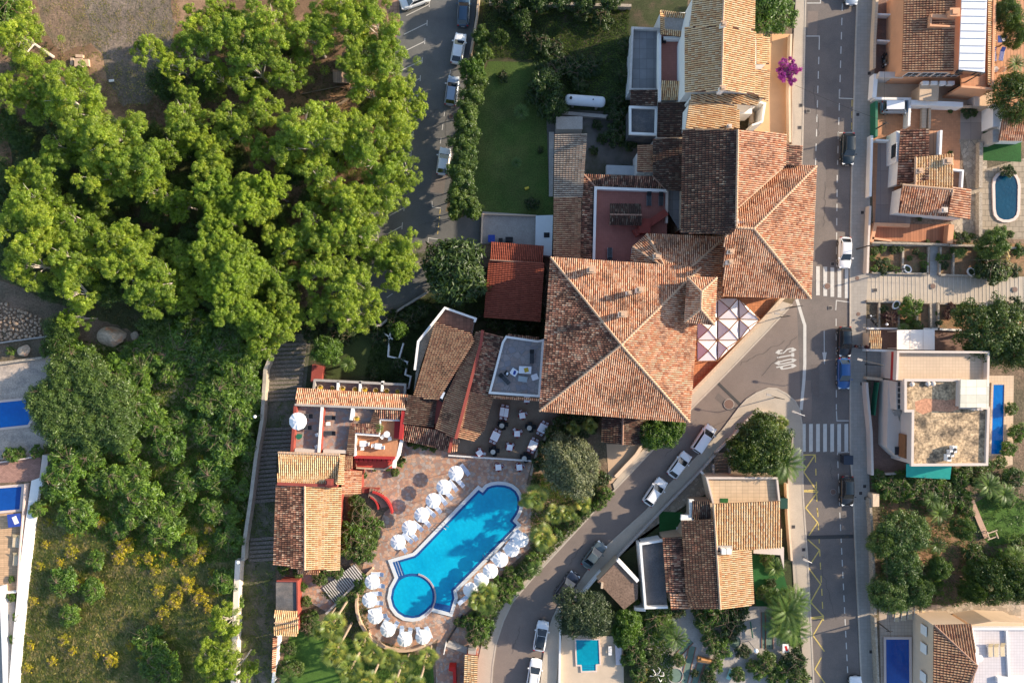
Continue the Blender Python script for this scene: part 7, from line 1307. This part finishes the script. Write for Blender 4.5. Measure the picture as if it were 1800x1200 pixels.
def tree_proto(name, cat, seed, lm, R, Hh, n, leaf, nper, rough=.25, asp=1.8, trunk=bark2, cr=(.4, .7), grp=None, up=.4, hemi=.8, cname='crown'):
    rnd.seed(seed); t = thing(name, 'x', cat, (0, 0, 0), 0, grp); C = []; Rr = []
    lob = [(rnd.uniform(.75, 1.15)) for _ in range(9)]
    for _ in range(n):
        a = rnd.uniform(0, 6.283); e = math.asin(rnd.random()**.8); k = lob[int(a/6.2832*9)]*(1+rnd.uniform(-rough, rough)); rr_ = R*k*(.8+.2*rnd.random())
        C.append((rr_*math.cos(e)*math.cos(a)*.88, rr_*math.cos(e)*math.sin(a)*.88, Hh*.5+rr_*math.sin(e)*hemi*Hh*.5/R)); Rr.append(R*rnd.uniform(*cr)*.3)
    V, F, at = leaves(C, Rr, nper, leaf, up=up, asp=asp); npmesh(cname, V, F, lm, at, parent=t)
    mb = MB(); limbs(mb, (0, 0, 0), [(R*.5*math.cos(a), R*.5*math.sin(a), Hh*.7) for a in (0, 1.3, 2.5, 3.8, 5)], .06*R); mb.build('trunk' if Hh > 2.2 else 'stem', trunk, t, True); return Once(t)
def putt(O, L, look, grp, R, zt=None):
    for px, py, r in L:
        s = r/12/R; x, y, _ = W(px, py, (zt or 1.5)); O.put((x, y, 0), rnd.uniform(0, 6.28), (s, s, s if zt is None else 1.0), uniq(look, px, py), grp)
OL = tree_proto('olive_tree', 'tree', 31, lo, 5.0, 7, 330, .15, 95, .12, 2.2, cr=(.4, .7), grp='grey olive trees'); putt(OL, [(1005, 820, 60)], 'broad grey green olive tree', 'grey olive trees', 5.0, 5)
OL2 = tree_proto('olive_tree', 'tree', 32, leafmat('dark_olive_leaves', [(0, (.02, .035, .015)), (.6, (.05, .075, .03)), (1, (.12, .15, .08))], .15), 4.0, 6, 260, .14, 90, .15, 2.2, cr=(.4, .8), grp='dark olive trees'); putt(OL2, [(1030, 1085, 50)], 'dark drooping tree', 'dark olive trees', 4.0, 5)
MG = tree_proto('magnolia_tree', 'tree', 33, lb, 5.0, 7, 230, .34, 26, .1, 2.4, cr=(.5, .8), grp='dark glossy leaved trees'); putt(MG, [(798, 473, 58)], 'dark glossy round tree', 'dark glossy leaved trees', 5.0, 5)
PLm = leafmat('laurel_leaves', [(0, (.02, .04, .008)), (.6, (.055, .1, .015)), (.92, (.12, .16, .03)), (1, (.2, .22, .06))], .2)
BR = tree_proto('broadleaf_tree', 'tree', 34, PLm, 5.0, 6.5, 300, .2, 60, .15, 1.8, cr=(.4, .7), grp='dark green leafy trees'); putt(BR, [(1740, 585, 62), (1790, 610, 40), (1338, 782, 54), (1308, 800, 34), (1790, 165, 46), (1750, 1020, 40), (1708, 1038, 20), (1790, 1020, 40)], 'dark green leafy tree', 'dark green leafy trees', 5.0, 4.5)
BR2 = tree_proto('broadleaf_tree', 'tree', 35, lg, 3.0, 5, 170, .2, 60, .12, 1.7, cr=(.5, .8), grp='bright green trees'); putt(BR2, [(1360, 15, 42), (1350, -10, 40), (1105, 1100, 26), (1098, 1120, 22), (572, 615, 27), (1165, 760, 30), (1148, 765, 28), (1183, 752, 24), (830, 120, 24), (700, 580, 15)], 'bright green leafy tree', 'bright green trees', 3.0, 4)
CY = tree_proto('juniper_tree', 'tree', 36, lc, 3.5, 5, 200, .14, 90, .15, 2.5, cr=(.5, .9), grp='blue green conifers'); putt(CY, [(1592, 945, 42), (1555, 960, 24), (1590, 1000, 34), (1620, 1045, 28), (1572, 1045, 34), (1752, 425, 26), (1772, 18, 26), (1793, 60, 20), (1700, 930, 20), (1655, 1000, 20)], 'dense blue green conifer', 'blue green conifers', 3.5, 4)
SH = [tree_proto('shrub', 'shrub', 40+i, ls, 2.0, 2.0, 90, .16, 55, .3, 2.4, cr=(.6, 1.1), grp='wild shrubs on the bank', cname='foliage') for i in range(3)]
SB = [tree_proto('shrub', 'shrub', 50+i, m_, 1.5, 1.6, 60, .15, 55, .22, 1.9, cr=(.6, 1.1), grp='garden shrubs', cname='foliage') for i, m_ in enumerate((lh, lg, lb))]
big = [(82, 702, 40), (112, 665, 38), (152, 660, 40), (185, 700, 46), (100, 745, 42), (150, 748, 44), (198, 752, 40), (92, 720, 36), (130, 706, 40)]
BB = tree_proto('wild_tree', 'tree', 37, lc, 3.5, 4.5, 200, .15, 90, .2, 2.2, cr=(.5, .9), grp='bushy wild trees on the bank'); putt(BB, big, 'bushy grey green wild tree', 'bushy wild trees on the bank', 3.5, 3.5)
sh = [(128, 808, 34), (108, 842, 32), (160, 800, 28), (195, 655, 34), (248, 625, 28), (138, 628, 30), (278, 606, 34), (330, 596, 38), (395, 620, 36), (300, 655, 26), (255, 722, 30), (275, 745, 28), (225, 790, 24), (296, 785, 28), (355, 660, 20), (362, 705, 32), (362, 755, 26), (395, 688, 34), (430, 680, 28), (418, 735, 34), (400, 780, 34), (432, 790, 22), (312, 737, 20), (380, 832, 34), (330, 850, 28), (250, 872, 34), (292, 925, 34), (235, 905, 28), (140, 905, 30), (110, 1022, 26), (165, 988, 18), (160, 1040, 20), (392, 1022, 24), (402, 945, 26), (280, 1160, 30), (372, 895, 24), (62, 895, 16), (118, 1082, 18), (410, 1060, 16), (262, 1120, 26), (205, 845, 28), (215, 672, 28), (240, 690, 24), (420, 650, 30), (350, 625, 30), (420, 860, 20), (440, 700, 22), (300, 620, 30), (250, 650, 28), (170, 850, 22), (205, 930, 20), (300, 890, 24), (180, 775, 24), (400, 905, 22), (330, 960, 18), (290, 1185, 30), (240, 830, 24), (110, 620, 26), (130, 635, 26), (115, 590, 22), (395, 585, 28), (350, 575, 30), (440, 640, 20), (415, 600, 30)]
for i, (px, py, r) in enumerate(sh): putt(SH[i % 3], [(px, py, r)], 'green leafy wild shrub', 'wild shrubs on the bank', 2.0)
hedge = [(846, 60, 16), (850, 90, 16), (838, 140, 18), (830, 165, 20), (822, 190, 20), (816, 215, 22), (824, 235, 20), (812, 250, 22), (818, 275, 22), (806, 295, 22), (812, 318, 22), (802, 340, 20), (815, 358, 20), (832, 368, 16), (800, 372, 14)]
HG = tree_proto('hedge_bush', 'bush', 48, lh, 1.8, 4.8, 130, .15, 60, .2, 1.9, cr=(.6, 1.0), grp='bushes of the long hedge', cname='foliage')
for px, py, r in hedge: putt(HG, [(px, py, r)], 'dense shaded hedge bush', 'bushes of the long hedge', 1.8, 4)
DT = tree_proto('added_shade_tree', 'tree', 49, lb, 2.4, 6.0, 150, .2, 50, .2, 1.8, cr=(.6, 1.0), grp='dark trees added to shade the car park')  # trees added to cast shade on the car park, one row beyond view
putt(DT, [(868, -22, 24), (905, -12, 26), (945, -8, 24), (985, -14, 26), (1030, -10, 24), (1075, -12, 24), (880, 60, 14), (962, 140, 26), (975, 180, 22), (918, 30, 18)], 'tall dark tree added for shade', 'dark trees added to shade the car park', 2.4, 5)
bl_ = [(918, 30, 16), (955, 75, 18), (930, 60, 14), (965, 130, 26), (950, 165, 26), (970, 190, 24), (985, 110, 20), (1010, 120, 22), (1040, 115, 18), (1020, 145, 14), (1100, 80, 14), (1095, 130, 14), (1085, 175, 14), (1090, 205, 18), (1085, 235, 20), (1052, 215, 9), (1045, 262, 8), (1060, 240, 9), (1105, 245, 16), (1080, 195, 14), (980, 80, 14), (900, 20, 16), (880, 15, 14), (1020, 20, 16), (1060, 30, 18), (935, 355, 12), (950, 260, 6), (885, 130, 10), (975, 760, 20), (1000, 745, 20), (1030, 742, 22), (950, 815, 14), (960, 790, 14), (1060, 845, 14), (700, 640, 14), (680, 600, 10), (655, 662, 9), (640, 575, 12), (610, 590, 16), (720, 560, 18), (740, 545, 16), (690, 560, 14), (900, 575, 16), (870, 570, 14), (930, 575, 14), (945, 560, 12), (840, 555, 10), (1020, 765, 14), (940, 850, 8), (655, 650, 8), (1112, 418, 8), (1108, 414, 8), (735, 625, 8), (545, 585, 16), (590, 580, 18), (660, 590, 16)]
for px, py, r in bl_: putt(SB[2], [(px, py, r)], 'dark leafy shrub', 'dark shrubs', 1.5)
gr_ = [(632, 905, 20), (620, 940, 24), (640, 950, 24), (655, 925, 16), (612, 965, 20), (630, 975, 18), (600, 940, 16), (645, 980, 12), (560, 1020, 14), (575, 1005, 12), (590, 1010, 12), (630, 1035, 12), (615, 1050, 12), (640, 1022, 10), (535, 1060, 10), (528, 1035, 8), (520, 1010, 10), (495, 1005, 10), (508, 1145, 12), (492, 1145, 8), (503, 1175, 16), (490, 1185, 12), (520, 1180, 14), (845, 1100, 20), (835, 1120, 18), (825, 1095, 14), (870, 1060, 16), (890, 1045, 16), (860, 1075, 16), (905, 1030, 14), (850, 1080, 14), (905, 1020, 16), (925, 1005, 16), (880, 1030, 14), (895, 1010, 12), (980, 945, 12), (1010, 920, 14), (1030, 900, 12), (960, 960, 14), (940, 985, 14), (690, 572, 14), (622, 835, 6), (636, 838, 6), (700, 812, 10), (655, 826, 5), (680, 826, 5), (692, 833, 8), (730, 783, 8), (745, 786, 8), (760, 789, 8), (718, 782, 6), (1068, 870, 12), (1060, 885, 10), (1050, 892, 10), (805, 1098, 9)]
for i, (px, py, r) in enumerate(gr_): putt(SB[i % 2], [(px, py, r)], 'leafy green garden shrub', 'garden shrubs', 1.5)
rg = [(1550, 840, 14), (1560, 855, 20), (1580, 855, 20), (1600, 860, 22), (1618, 845, 22), (1640, 850, 22), (1660, 862, 20), (1575, 870, 16), (1625, 870, 20), (1690, 840, 16), (1705, 830, 14), (1590, 840, 14), (1730, 828, 14), (1745, 822, 12), (1765, 815, 12), (1685, 870, 20), (1720, 845, 12), (1670, 880, 20), (1700, 890, 16), (1780, 790, 14), (1785, 840, 20), (1795, 760, 16), (1785, 720, 12), (1775, 880, 16), (1720, 1000, 26), (1770, 985, 20), (1715, 975, 18), (1705, 900, 14), (1720, 1040, 20), (1650, 1035, 14), (1795, 960, 20)]
for i, (px, py, r) in enumerate(rg): putt(SB[i % 2], [(px, py, r)], 'leafy shrub of the right hand gardens', 'garden shrubs', 1.5)
fg = [(1545, 440, 10), (1558, 436, 9), (1578, 437, 9), (1590, 436, 9), (1540, 452, 8), (1552, 460, 10), (1565, 458, 10), (1545, 472, 9), (1560, 474, 10), (1575, 470, 9), (1585, 473, 8), (1618, 440, 8), (1630, 448, 9), (1632, 462, 9), (1632, 474, 7), (1608, 452, 7), (1660, 452, 10), (1668, 465, 10), (1675, 450, 8), (1697, 444, 8), (1722, 476, 7), (1685, 438, 8), (1705, 438, 7), (1740, 470, 26), (1760, 478, 20), (1602, 543, 20), (1562, 543, 9), (1592, 564, 6), (1604, 564, 6), (1628, 546, 6), (1658, 550, 6), (1622, 566, 7), (1660, 567, 8), (1614, 578, 16), (1690, 545, 12), (1790, 545, 20), (1765, 540, 14), (1680, 410, 10), (1692, 412, 8), (1705, 410, 8), (1765, 408, 12), (1625, 382, 6), (1640, 422, 5), (1658, 424, 5), (1695, 425, 8), (1710, 420, 8), (1718, 412, 7), (1545, 400, 4), (1680, 190, 6), (1680, 264, 5), (1710, 192, 12), (1720, 194, 10), (1798, 440, 12), (1788, 475, 12), (1785, 410, 10), (1650, 233, 6), (1780, 300, 12)]
for i, (px, py, r) in enumerate(fg): putt(SB[i % 3], [(px, py, r*(.78 if r < 12 else 1))], 'small garden plant', 'small garden plants', 1.5)
mgs = [(1155, 1085, 26), (1140, 1110, 22), (1190, 1075, 16), (1230, 1075, 14), (1260, 1080, 24), (1285, 1090, 26), (1240, 1095, 20), (1305, 1070, 16), (1290, 1105, 16), (1250, 1125, 18), (1265, 1140, 20), (1285, 1120, 14), (1195, 1165, 13), (1262, 1172, 13), (1310, 1150, 13), (1350, 1165, 18), (1340, 1180, 16), (1250, 1195, 14), (1300, 1190, 14), (1120, 1150, 18), (1130, 1170, 14), (1110, 1130, 16), (1125, 1190, 14), (1150, 1160, 14), (1170, 1070, 14), (1380, 1050, 14), (1365, 1055, 16), (1345, 1045, 14), (1400, 1060, 10), (1400, 1165, 22), (1405, 1195, 20), (1385, 1180, 18), (1150, 1200, 10), (1325, 1175, 12), (1365, 1195, 16), (1085, 1090, 16), (1110, 1065, 16), (1100, 1165, 9), (1140, 1065, 8), (1352, 985, 14), (1370, 1000, 10), (1360, 1030, 10), (1398, 1100, 14), (1402, 1130, 12), (1225, 1190, 7), (1375, 1110, 14), (1380, 1080, 14)]
for i, (px, py, r) in enumerate(mgs): putt(SB[i % 3], [(px, py, r)], 'leafy shrub in the minigolf garden', 'minigolf garden shrubs', 1.5)
le = [(12, 800, 14), (28, 798, 10), (57, 796, 12), (76, 612, 14), (10, 617, 8), (10, 1022, 6), (20, 1090, 8), (14, 1130, 8), (12, 1055, 8), (5, 10, 30), (10, 40, 20), (120, 740, 18)]
for i, (px, py, r) in enumerate(le): putt(SB[1], [(px, py, r)], 'clipped bright bush at the left edge', 'garden shrubs', 1.5)
GB = tree_proto('golden_shrub', 'shrub', 61, lgold, 1.5, 1.6, 60, .15, 50, .2, grp='golden shrubs', cname='foliage'); putt(GB, [(1130, 1178, 12), (1126, 1196, 12), (1122, 1165, 8)], 'golden leaved shrub', 'golden shrubs', 1.5)
RB = tree_proto('red_shrub', 'shrub', 62, lred, 1.5, 1.6, 60, .15, 50, .25, grp='red leaved shrubs', cname='foliage'); putt(RB, [(1570, 560, 15), (1680, 540, 10), (1672, 552, 10)], 'dull red leaved shrub', 'red leaved shrubs', 1.5)
CB = tree_proto('flowering_shrub', 'shrub', 63, lcrm, 1.5, 2.2, 60, .18, 50, .3, grp='cream flowering shrubs', cname='foliage'); putt(CB, [(1745, 446, 12), (1770, 448, 12), (1774, 462, 12), (1738, 452, 9)], 'cream flowering shrub', 'cream flowering shrubs', 1.5)
PU = tree_proto('bougainvillea', 'shrub', 64, lpur, 1.8, 2.2, 80, .2, 55, .45, 2.6, grp='purple bougainvillea', cname='foliage'); putt(PU, [(1385, 125, 20)], 'spiky purple bougainvillea', 'purple bougainvillea', 1.8)
HM = tree_proto('clipped_bush', 'shrub', 65, lh, 1.6, 1.4, 110, .09, 120, .04, 1.5, cr=(.5, .7), grp='clipped domes', cname='foliage', hemi=.9); putt(HM, [(625, 888, 17), (541, 1090, 17), (545, 1108, 16), (537, 1105, 15), (700, 580, 15)], 'tightly clipped green dome bush', 'clipped domes', 1.6)
BF = [tree_proto('broom_bush', 'shrub', 70+i, lflow, 1.2, 1.0, 40, .085, 60, .55, 1.6, cr=(.5, 1.1), grp='yellow flowering brooms', cname='foliage') for i in range(2)]
brm = [(175, 922, 12), (212, 962, 16), (200, 985, 12), (222, 958, 10), (120, 972, 12), (232, 990, 8), (255, 984, 11), (280, 980, 7), (300, 994, 7), (342, 982, 15), (355, 967, 12), (325, 1032, 16), (350, 1052, 16), (300, 1060, 14), (282, 1080, 12), (272, 1040, 12), (368, 1012, 9), (365, 930, 12), (335, 868, 11), (385, 962, 7), (412, 912, 10), (105, 1130, 11), (188, 1165, 14), (250, 1165, 14), (160, 1158, 7), (135, 1032, 11), (50, 1060, 8), (45, 1140, 8), (40, 1180, 9), (82, 1168, 9), (95, 992, 7), (346, 806, 7), (180, 872, 8), (210, 898, 9), (145, 918, 9), (75, 922, 8), (372, 1040, 12), (310, 1045, 10), (325, 990, 10), (265, 1005, 10), (245, 925, 10), (165, 1030, 8), (110, 945, 8), (60, 1000, 8), (70, 960, 7), (230, 885, 6), (310, 940, 7), (395, 890, 9), (360, 1075, 8), (120, 1150, 8), (220, 1140, 8)]
for i, (px, py, r) in enumerate(brm): putt(BF[i % 2], [(px, py, r)], 'broom bush with yellow flowers', 'yellow flowering brooms', 1.2)
# palms
US = tree_proto('understory_tree', 'tree', 47, leafmat('understory_leaves', [(0, (.03, .06, .012)), (.6, (.07, .13, .02)), (1, (.15, .22, .035))], .3), 3.0, 4.0, 130, .13, 70, .3, 2.0, cr=(.6, 1.1), grp='low dark trees under the pines')
rnd.seed(17); us_ = []
for _ in range(900):
    px, py = rnd.uniform(5, 500), rnd.uniform(215, 590)
    if px > 420 and py < 330: continue
    if px < 80 and py > 470: continue
    if all(math.hypot(px-a_, py-b_) > 44 for a_, b_ in us_): us_.append((px, py))
us_ = [q for q in us_ if math.hypot(q[0]-195, q[1]-592) > 62]
us_ += [(395, 60), (370, 150), (440, 150), (510, 80), (640, 110), (660, 200), (600, 270), (640, 440), (560, 350), (540, 430), (600, 550), (430, 210), (520, 300), (40, 110), (100, 190), (300, 150)]
for px, py in us_: putt(US, [(px, py, rnd.uniform(22, 36))], 'low dark green tree under the pines', 'low dark trees under the pines', 3.0)
def fan_palm(seed, Hh):
    rnd.seed(seed); t = thing('fan_palm', 'x', 'palm tree', (0, 0, 0), 0, 'fan palms'); V = []; F = []; A = []
    for i in range(24):
        az = i*2.39996+rnd.uniform(-.35, .35); el = math.radians(78-i*4.6+rnd.uniform(-8, 8)); d = Vector((math.cos(az)*math.cos(el), math.sin(az)*math.cos(el), math.sin(el))); pl_ = rnd.uniform(.8, 1.35)*(.55 if i < 3 else 1); c_ = Vector((0, 0, Hh))+d*pl_
        side = d.cross(Vector((0, 0, 1))).normalized(); upn = side.cross(d).normalized(); R_ = rnd.uniform(.62, .85)*(.8 if i < 3 else 1); sh = rnd.uniform(.05, .85); nb = 17
        o = len(V); w = .03; b0 = Vector((0, 0, Hh)); V += [b0-side*w, b0+side*w, c_+side*w, c_-side*w]; F.append((o, o+1, o+2, o+3)); A += [.85]*4
        for k in range(nb):
            a0 = math.radians(-118+236*k/nb); a1 = math.radians(-118+236*(k+1)/nb); am = (a0+a1)/2; o = len(V)
            def pt(a, r, lift): return c_+d*(r*math.cos(a))+side*(r*math.sin(a))+upn*(lift-.22*r*r)
            V += [c_+upn*0, pt(a0, R_*.62, .06), pt(am, R_*rnd.uniform(1.1, 1.35), -.12), pt(a1, R_*.62, .0)]; F.append((o, o+1, o+2, o+3)); A += [sh*.6, sh, min(1, sh+.32), sh]
    npmesh('crown', [tuple(v) for v in V], F, lpalm, A, parent=t); mb = MB(); mb.path([(0, 0, 0), (.1, .05, Hh*.5), (0, 0, Hh)], [.2, .16, .15], 8); mb.build('trunk', palmb, t, True); return Once(t)
def feather_palm(seed, Hh, L_=1.9, nf=21, lm=None):
    rnd.seed(seed); t = thing('feather_palm', 'x', 'palm tree', (0, 0, 0), 0, 'feather palms'); V = []; F = []; A = []
    for i in range(nf):
        az = i*2.39996; el = math.radians(70-i*(80/nf)); pts = []; p = Vector((0, 0, Hh)); e = el; n = 9
        for k in range(n): pts.append(p.copy()); p += Vector((math.cos(az)*math.cos(e), math.sin(az)*math.cos(e), math.sin(e)))*(L_/n); e -= .17
        sh = rnd.random(); side = Vector((-math.sin(az), math.cos(az), 0))
        for k in range(1, n):
            w = .38*math.sin(math.pi*(k+.6)/(n+1))*(L_/1.9)
            for s in (-1, 1):
                for j in (0, .33, .66):
                    q = pts[k-1].lerp(pts[k], j) if k else pts[k]; dd = (pts[k]-pts[k-1]).normalized(); o = len(V); tip = q+side*s*w+dd*w*.7-Vector((0, 0, .12*w)); V += [q, q+dd*.025+side*s*w*.5+dd*w*.3, tip, q-dd*.02+side*s*w*.5+dd*w*.26]; F.append((o, o+1, o+2, o+3)); A += [sh*.5, sh*.5, min(1, sh*.6+.4), sh*.6]
    npmesh('crown', [tuple(v) for v in V], F, lm or lfp, A, parent=t); mb = MB(); mb.path([(0, 0, 0), (0, 0, Hh)], [.22, .17], 8); mb.build('trunk', palmb, t, True); return Once(t)
FP = [fan_palm(81, 9.5), fan_palm(82, 9.5)]; rnd.seed(5)
for i, (px, py, h, s) in enumerate([(582, 1100, 9.5, 1), (588, 1147, 9.5, 1), (615, 1178, 9.5, 1), (648, 1204, 9.5, 1), (690, 1213, 9.5, .95), (733, 1212, 9.5, .95), (638, 1128, 4, .8), (655, 1150, 4, .9), (685, 1160, 3.5, .9), (712, 1168, 3.5, .85), (752, 1157, 4, .85), (563, 1108, 8, .6)]):
    x, y, _ = W(px, py, h*1.03); FP[i % 2].put((x, y, 0), rnd.uniform(0, 6), (s, s, h/9.5), uniq('tall fan palm with yellow tipped fronds', px, py), 'fan palms')
FP2 = fan_palm(83, 4.0)
for i, (px, py, s) in enumerate([(942, 875, 1.0), (955, 945, 1.0), (975, 905, .8), (1000, 905, .7), (1025, 888, .7), (925, 885, .6), (840, 1060, .8), (855, 1045, .8), (1040, 750, .6), (1010, 755, .55), (1380, 745, .6)]):
    x, y, _ = W(px, py, 4); FP2.put((x, y, 0), rnd.uniform(0, 6), s, uniq('low fan palm with round pale fronds', px, py), 'low fan palms')
FE = feather_palm(91, 3.0)
for px, py, s in [(1383, 815, 1.7), (1370, 760, .9), (1190, 1125, 1.1), (1175, 1105, .9), (1655, 905, 1.0), (1640, 1115*0+880, .8), (1742, 855, 1.1), (1770, 870, 1.0), (1150, 375, .55), (673, 747, .55), (917, 195, .7), (908, 285, .5), (1420*0+1365, 1000, .9), (1388, 1080, 1.7), (1398, 1108, 1.5), (1400, 1060, 1.4), (1378, 1105, 1.5), (1690, 445, .5), (600, 1060, .6), (860, 1040, .8), (610, 640, .7), (1795, 30, .8), (1790, 110, .8), (1788, 980, 1.0), (1650, 960, .8), (940, 1000, .7), (505, 1195, .8), (1360, 1050, .8), (855, 1070, .7), (1590, 577, .5)]:
    x, y, _ = W(px, py, 3*s); FE.put((x, y, 0 if px not in (673,) else 3.9), rnd.uniform(0, 6), (s*1.15, s*1.15, s*.8) if px != 673 else (.5, .5, .3), uniq('feathery palm with arching fronds', px, py), 'feather palms')
# ground cover: dry grass, tufts, ivy, weeds (nobody could count these)
def inpoly(P, X, Y):
    P = np.array(P); n = len(P); r = np.zeros(len(X), bool); j = n-1
    for i in range(n):
        xi, yi, xj, yj = P[i, 0], P[i, 1], P[j, 0], P[j, 1]; c_ = ((yi > Y) != (yj > Y)) & (X < (xj-xi)*(Y-yi)/(yj-yi+1e-12)+xi); r ^= c_; j = i
    return r
def cover(name, label, cat, poly, n, size, lm, h=.35, clump=.0, shade=(0, 1), csz=1.0, lean=.6):
    P = np.array(poly); X = nr.uniform(P[:, 0].min(), P[:, 0].max(), n*3); Y = nr.uniform(P[:, 1].min(), P[:, 1].max(), n*3); ok = inpoly(poly, X, Y)
    if clump:
        g_ = np.sin(X*.11+np.sin(Y*.07)*2)*np.cos(Y*.13+np.sin(X*.09)*2)+.5*np.sin(X*.31+1.3*np.cos(Y*.27)); ok &= (g_+nr.normal(0, .4, len(X))) > clump-1
    else: g_ = np.sin(X*.11+np.sin(Y*.07)*2)*np.cos(Y*.13+np.sin(X*.09)*2)
    X, Y, g_ = X[ok][:n], Y[ok][:n], g_[ok][:n]; m = len(X); x = (X-900)/S; y = (600-Y)/S; a = nr.normal(-.6, lean, m); l = size*(.5+nr.random(m)); d = np.stack([np.cos(a), np.sin(a)], 1); w = size*.16
    B = np.stack([x, y, np.zeros(m)], 1); z = h*(.4+.8*nr.random(m)); T = B+np.stack([d[:, 0]*l, d[:, 1]*l, z], 1); M = B+np.stack([d[:, 0]*l*.4, d[:, 1]*l*.4, z*.75], 1); s_ = np.stack([-d[:, 1]*w, d[:, 0]*w, np.zeros(m)], 1)
    V = np.stack([B, M-s_, T, M+s_], 1).reshape(-1, 3); at = np.repeat(np.clip(.5+.25*g_+nr.normal(0, .2, m), 0, 1)*(shade[1]-shade[0])+shade[0], 4); o = npmesh(name, V, np.arange(m*4).reshape(-1, 4), lm, at); return tag(o, label, cat, None, 'stuff')
cover('dry_grass', 'long leaning dry grass covering the slope between the white walls', 'grass', [(75, 780), (200, 800), (420, 780), (428, 985), (412, 1215), (28, 1215), (50, 1000), (70, 860)], 52000, .55, ldry, .22)
cover('weeds', 'tangled green weeds under the shrubs of the bank', 'weeds', [(95, 600), (470, 595), (455, 780), (425, 980), (250, 1000), (80, 880)], 30000, .42, ls, .4)
cover('undergrowth', 'low green undergrowth on the floor of the wood', 'undergrowth', [(0, 30), (110, 90), (100, 200), (200, 240), (330, 60), (690, 20), (690, 250), (600, 575), (300, 600), (60, 520), (0, 480)], 26000, .35, leafmat('undergrowth_leaves', [(0, (.03, .05, .012)), (.5, (.07, .09, .025)), (1, (.16, .13, .06))], .2), .25, clump=.9)
cover('track_weeds', 'dry tufts and stones scattered on the dirt track', 'weeds', [(70, 0), (320, 0), (310, 60), (262, 180), (215, 195), (100, 100)], 3500, .25, ldry, .08, clump=1.0)
cover('undergrowth', 'weedy tufts on the floor of the shaded garden', 'weeds', [(845, 5), (1105, 15), (1100, 190), (975, 190), (935, 105), (850, 100)], 12000, .3, lh, .25)
cover('lane_grass', 'thin grass on the stepped lane and the earth lane', 'grass', [(455, 700), (515, 710), (485, 880), (483, 1210), (418, 1210), (430, 960)], 7000, .22, lh, .12, clump=1.1)
cover('garden_weeds', 'mixed ground plants of the bigger garden at the right', 'ground plants', [(1545, 835), (1700, 830), (1800, 830), (1800, 1060), (1545, 1065)], 8000, .32, lh, .25, clump=.8)
cover('bed_plants', 'low ivy and ground plants between the pool and the side road', 'ground plants', [(935, 830), (1060, 840), (1045, 895), (925, 1015), (880, 1065), (855, 1140), (820, 1110), (815, 1085), (930, 970)], 16000, .26, lh, .35)
cover('bed_plants', 'ground plants round the palms of the hotel garden', 'ground plants', [(560, 1040), (640, 1020), (650, 1120), (750, 1150), (760, 1200), (600, 1200), (560, 1110), (590, 1060)], 9000, .24, lh, .3)
cover('ivy', 'dark ivy on the ground of the shaded walled garden', 'ivy', [(660, 570), (760, 520), (850, 520), (950, 560), (950, 590), (840, 560), (720, 640), (720, 680), (640, 660)], 10000, .25, lb, .3)
cover('minigolf_plants', 'low plants filling the gaps of the minigolf garden', 'ground plants', [(1100, 1070), (1180, 1065), (1180, 1200), (1110, 1200)], 6000, .3, lh, .3); cover('island_plants', 'shaded plants under the dark leafy tree on the island', 'ground plants', [(1290, 770), (1340, 735), (1385, 780), (1380, 835), (1300, 835)], 4000, .25, lb, .3)
for o in SC.objects:
    if o.get('label') == 'x': print('UNPLACED', o.name)
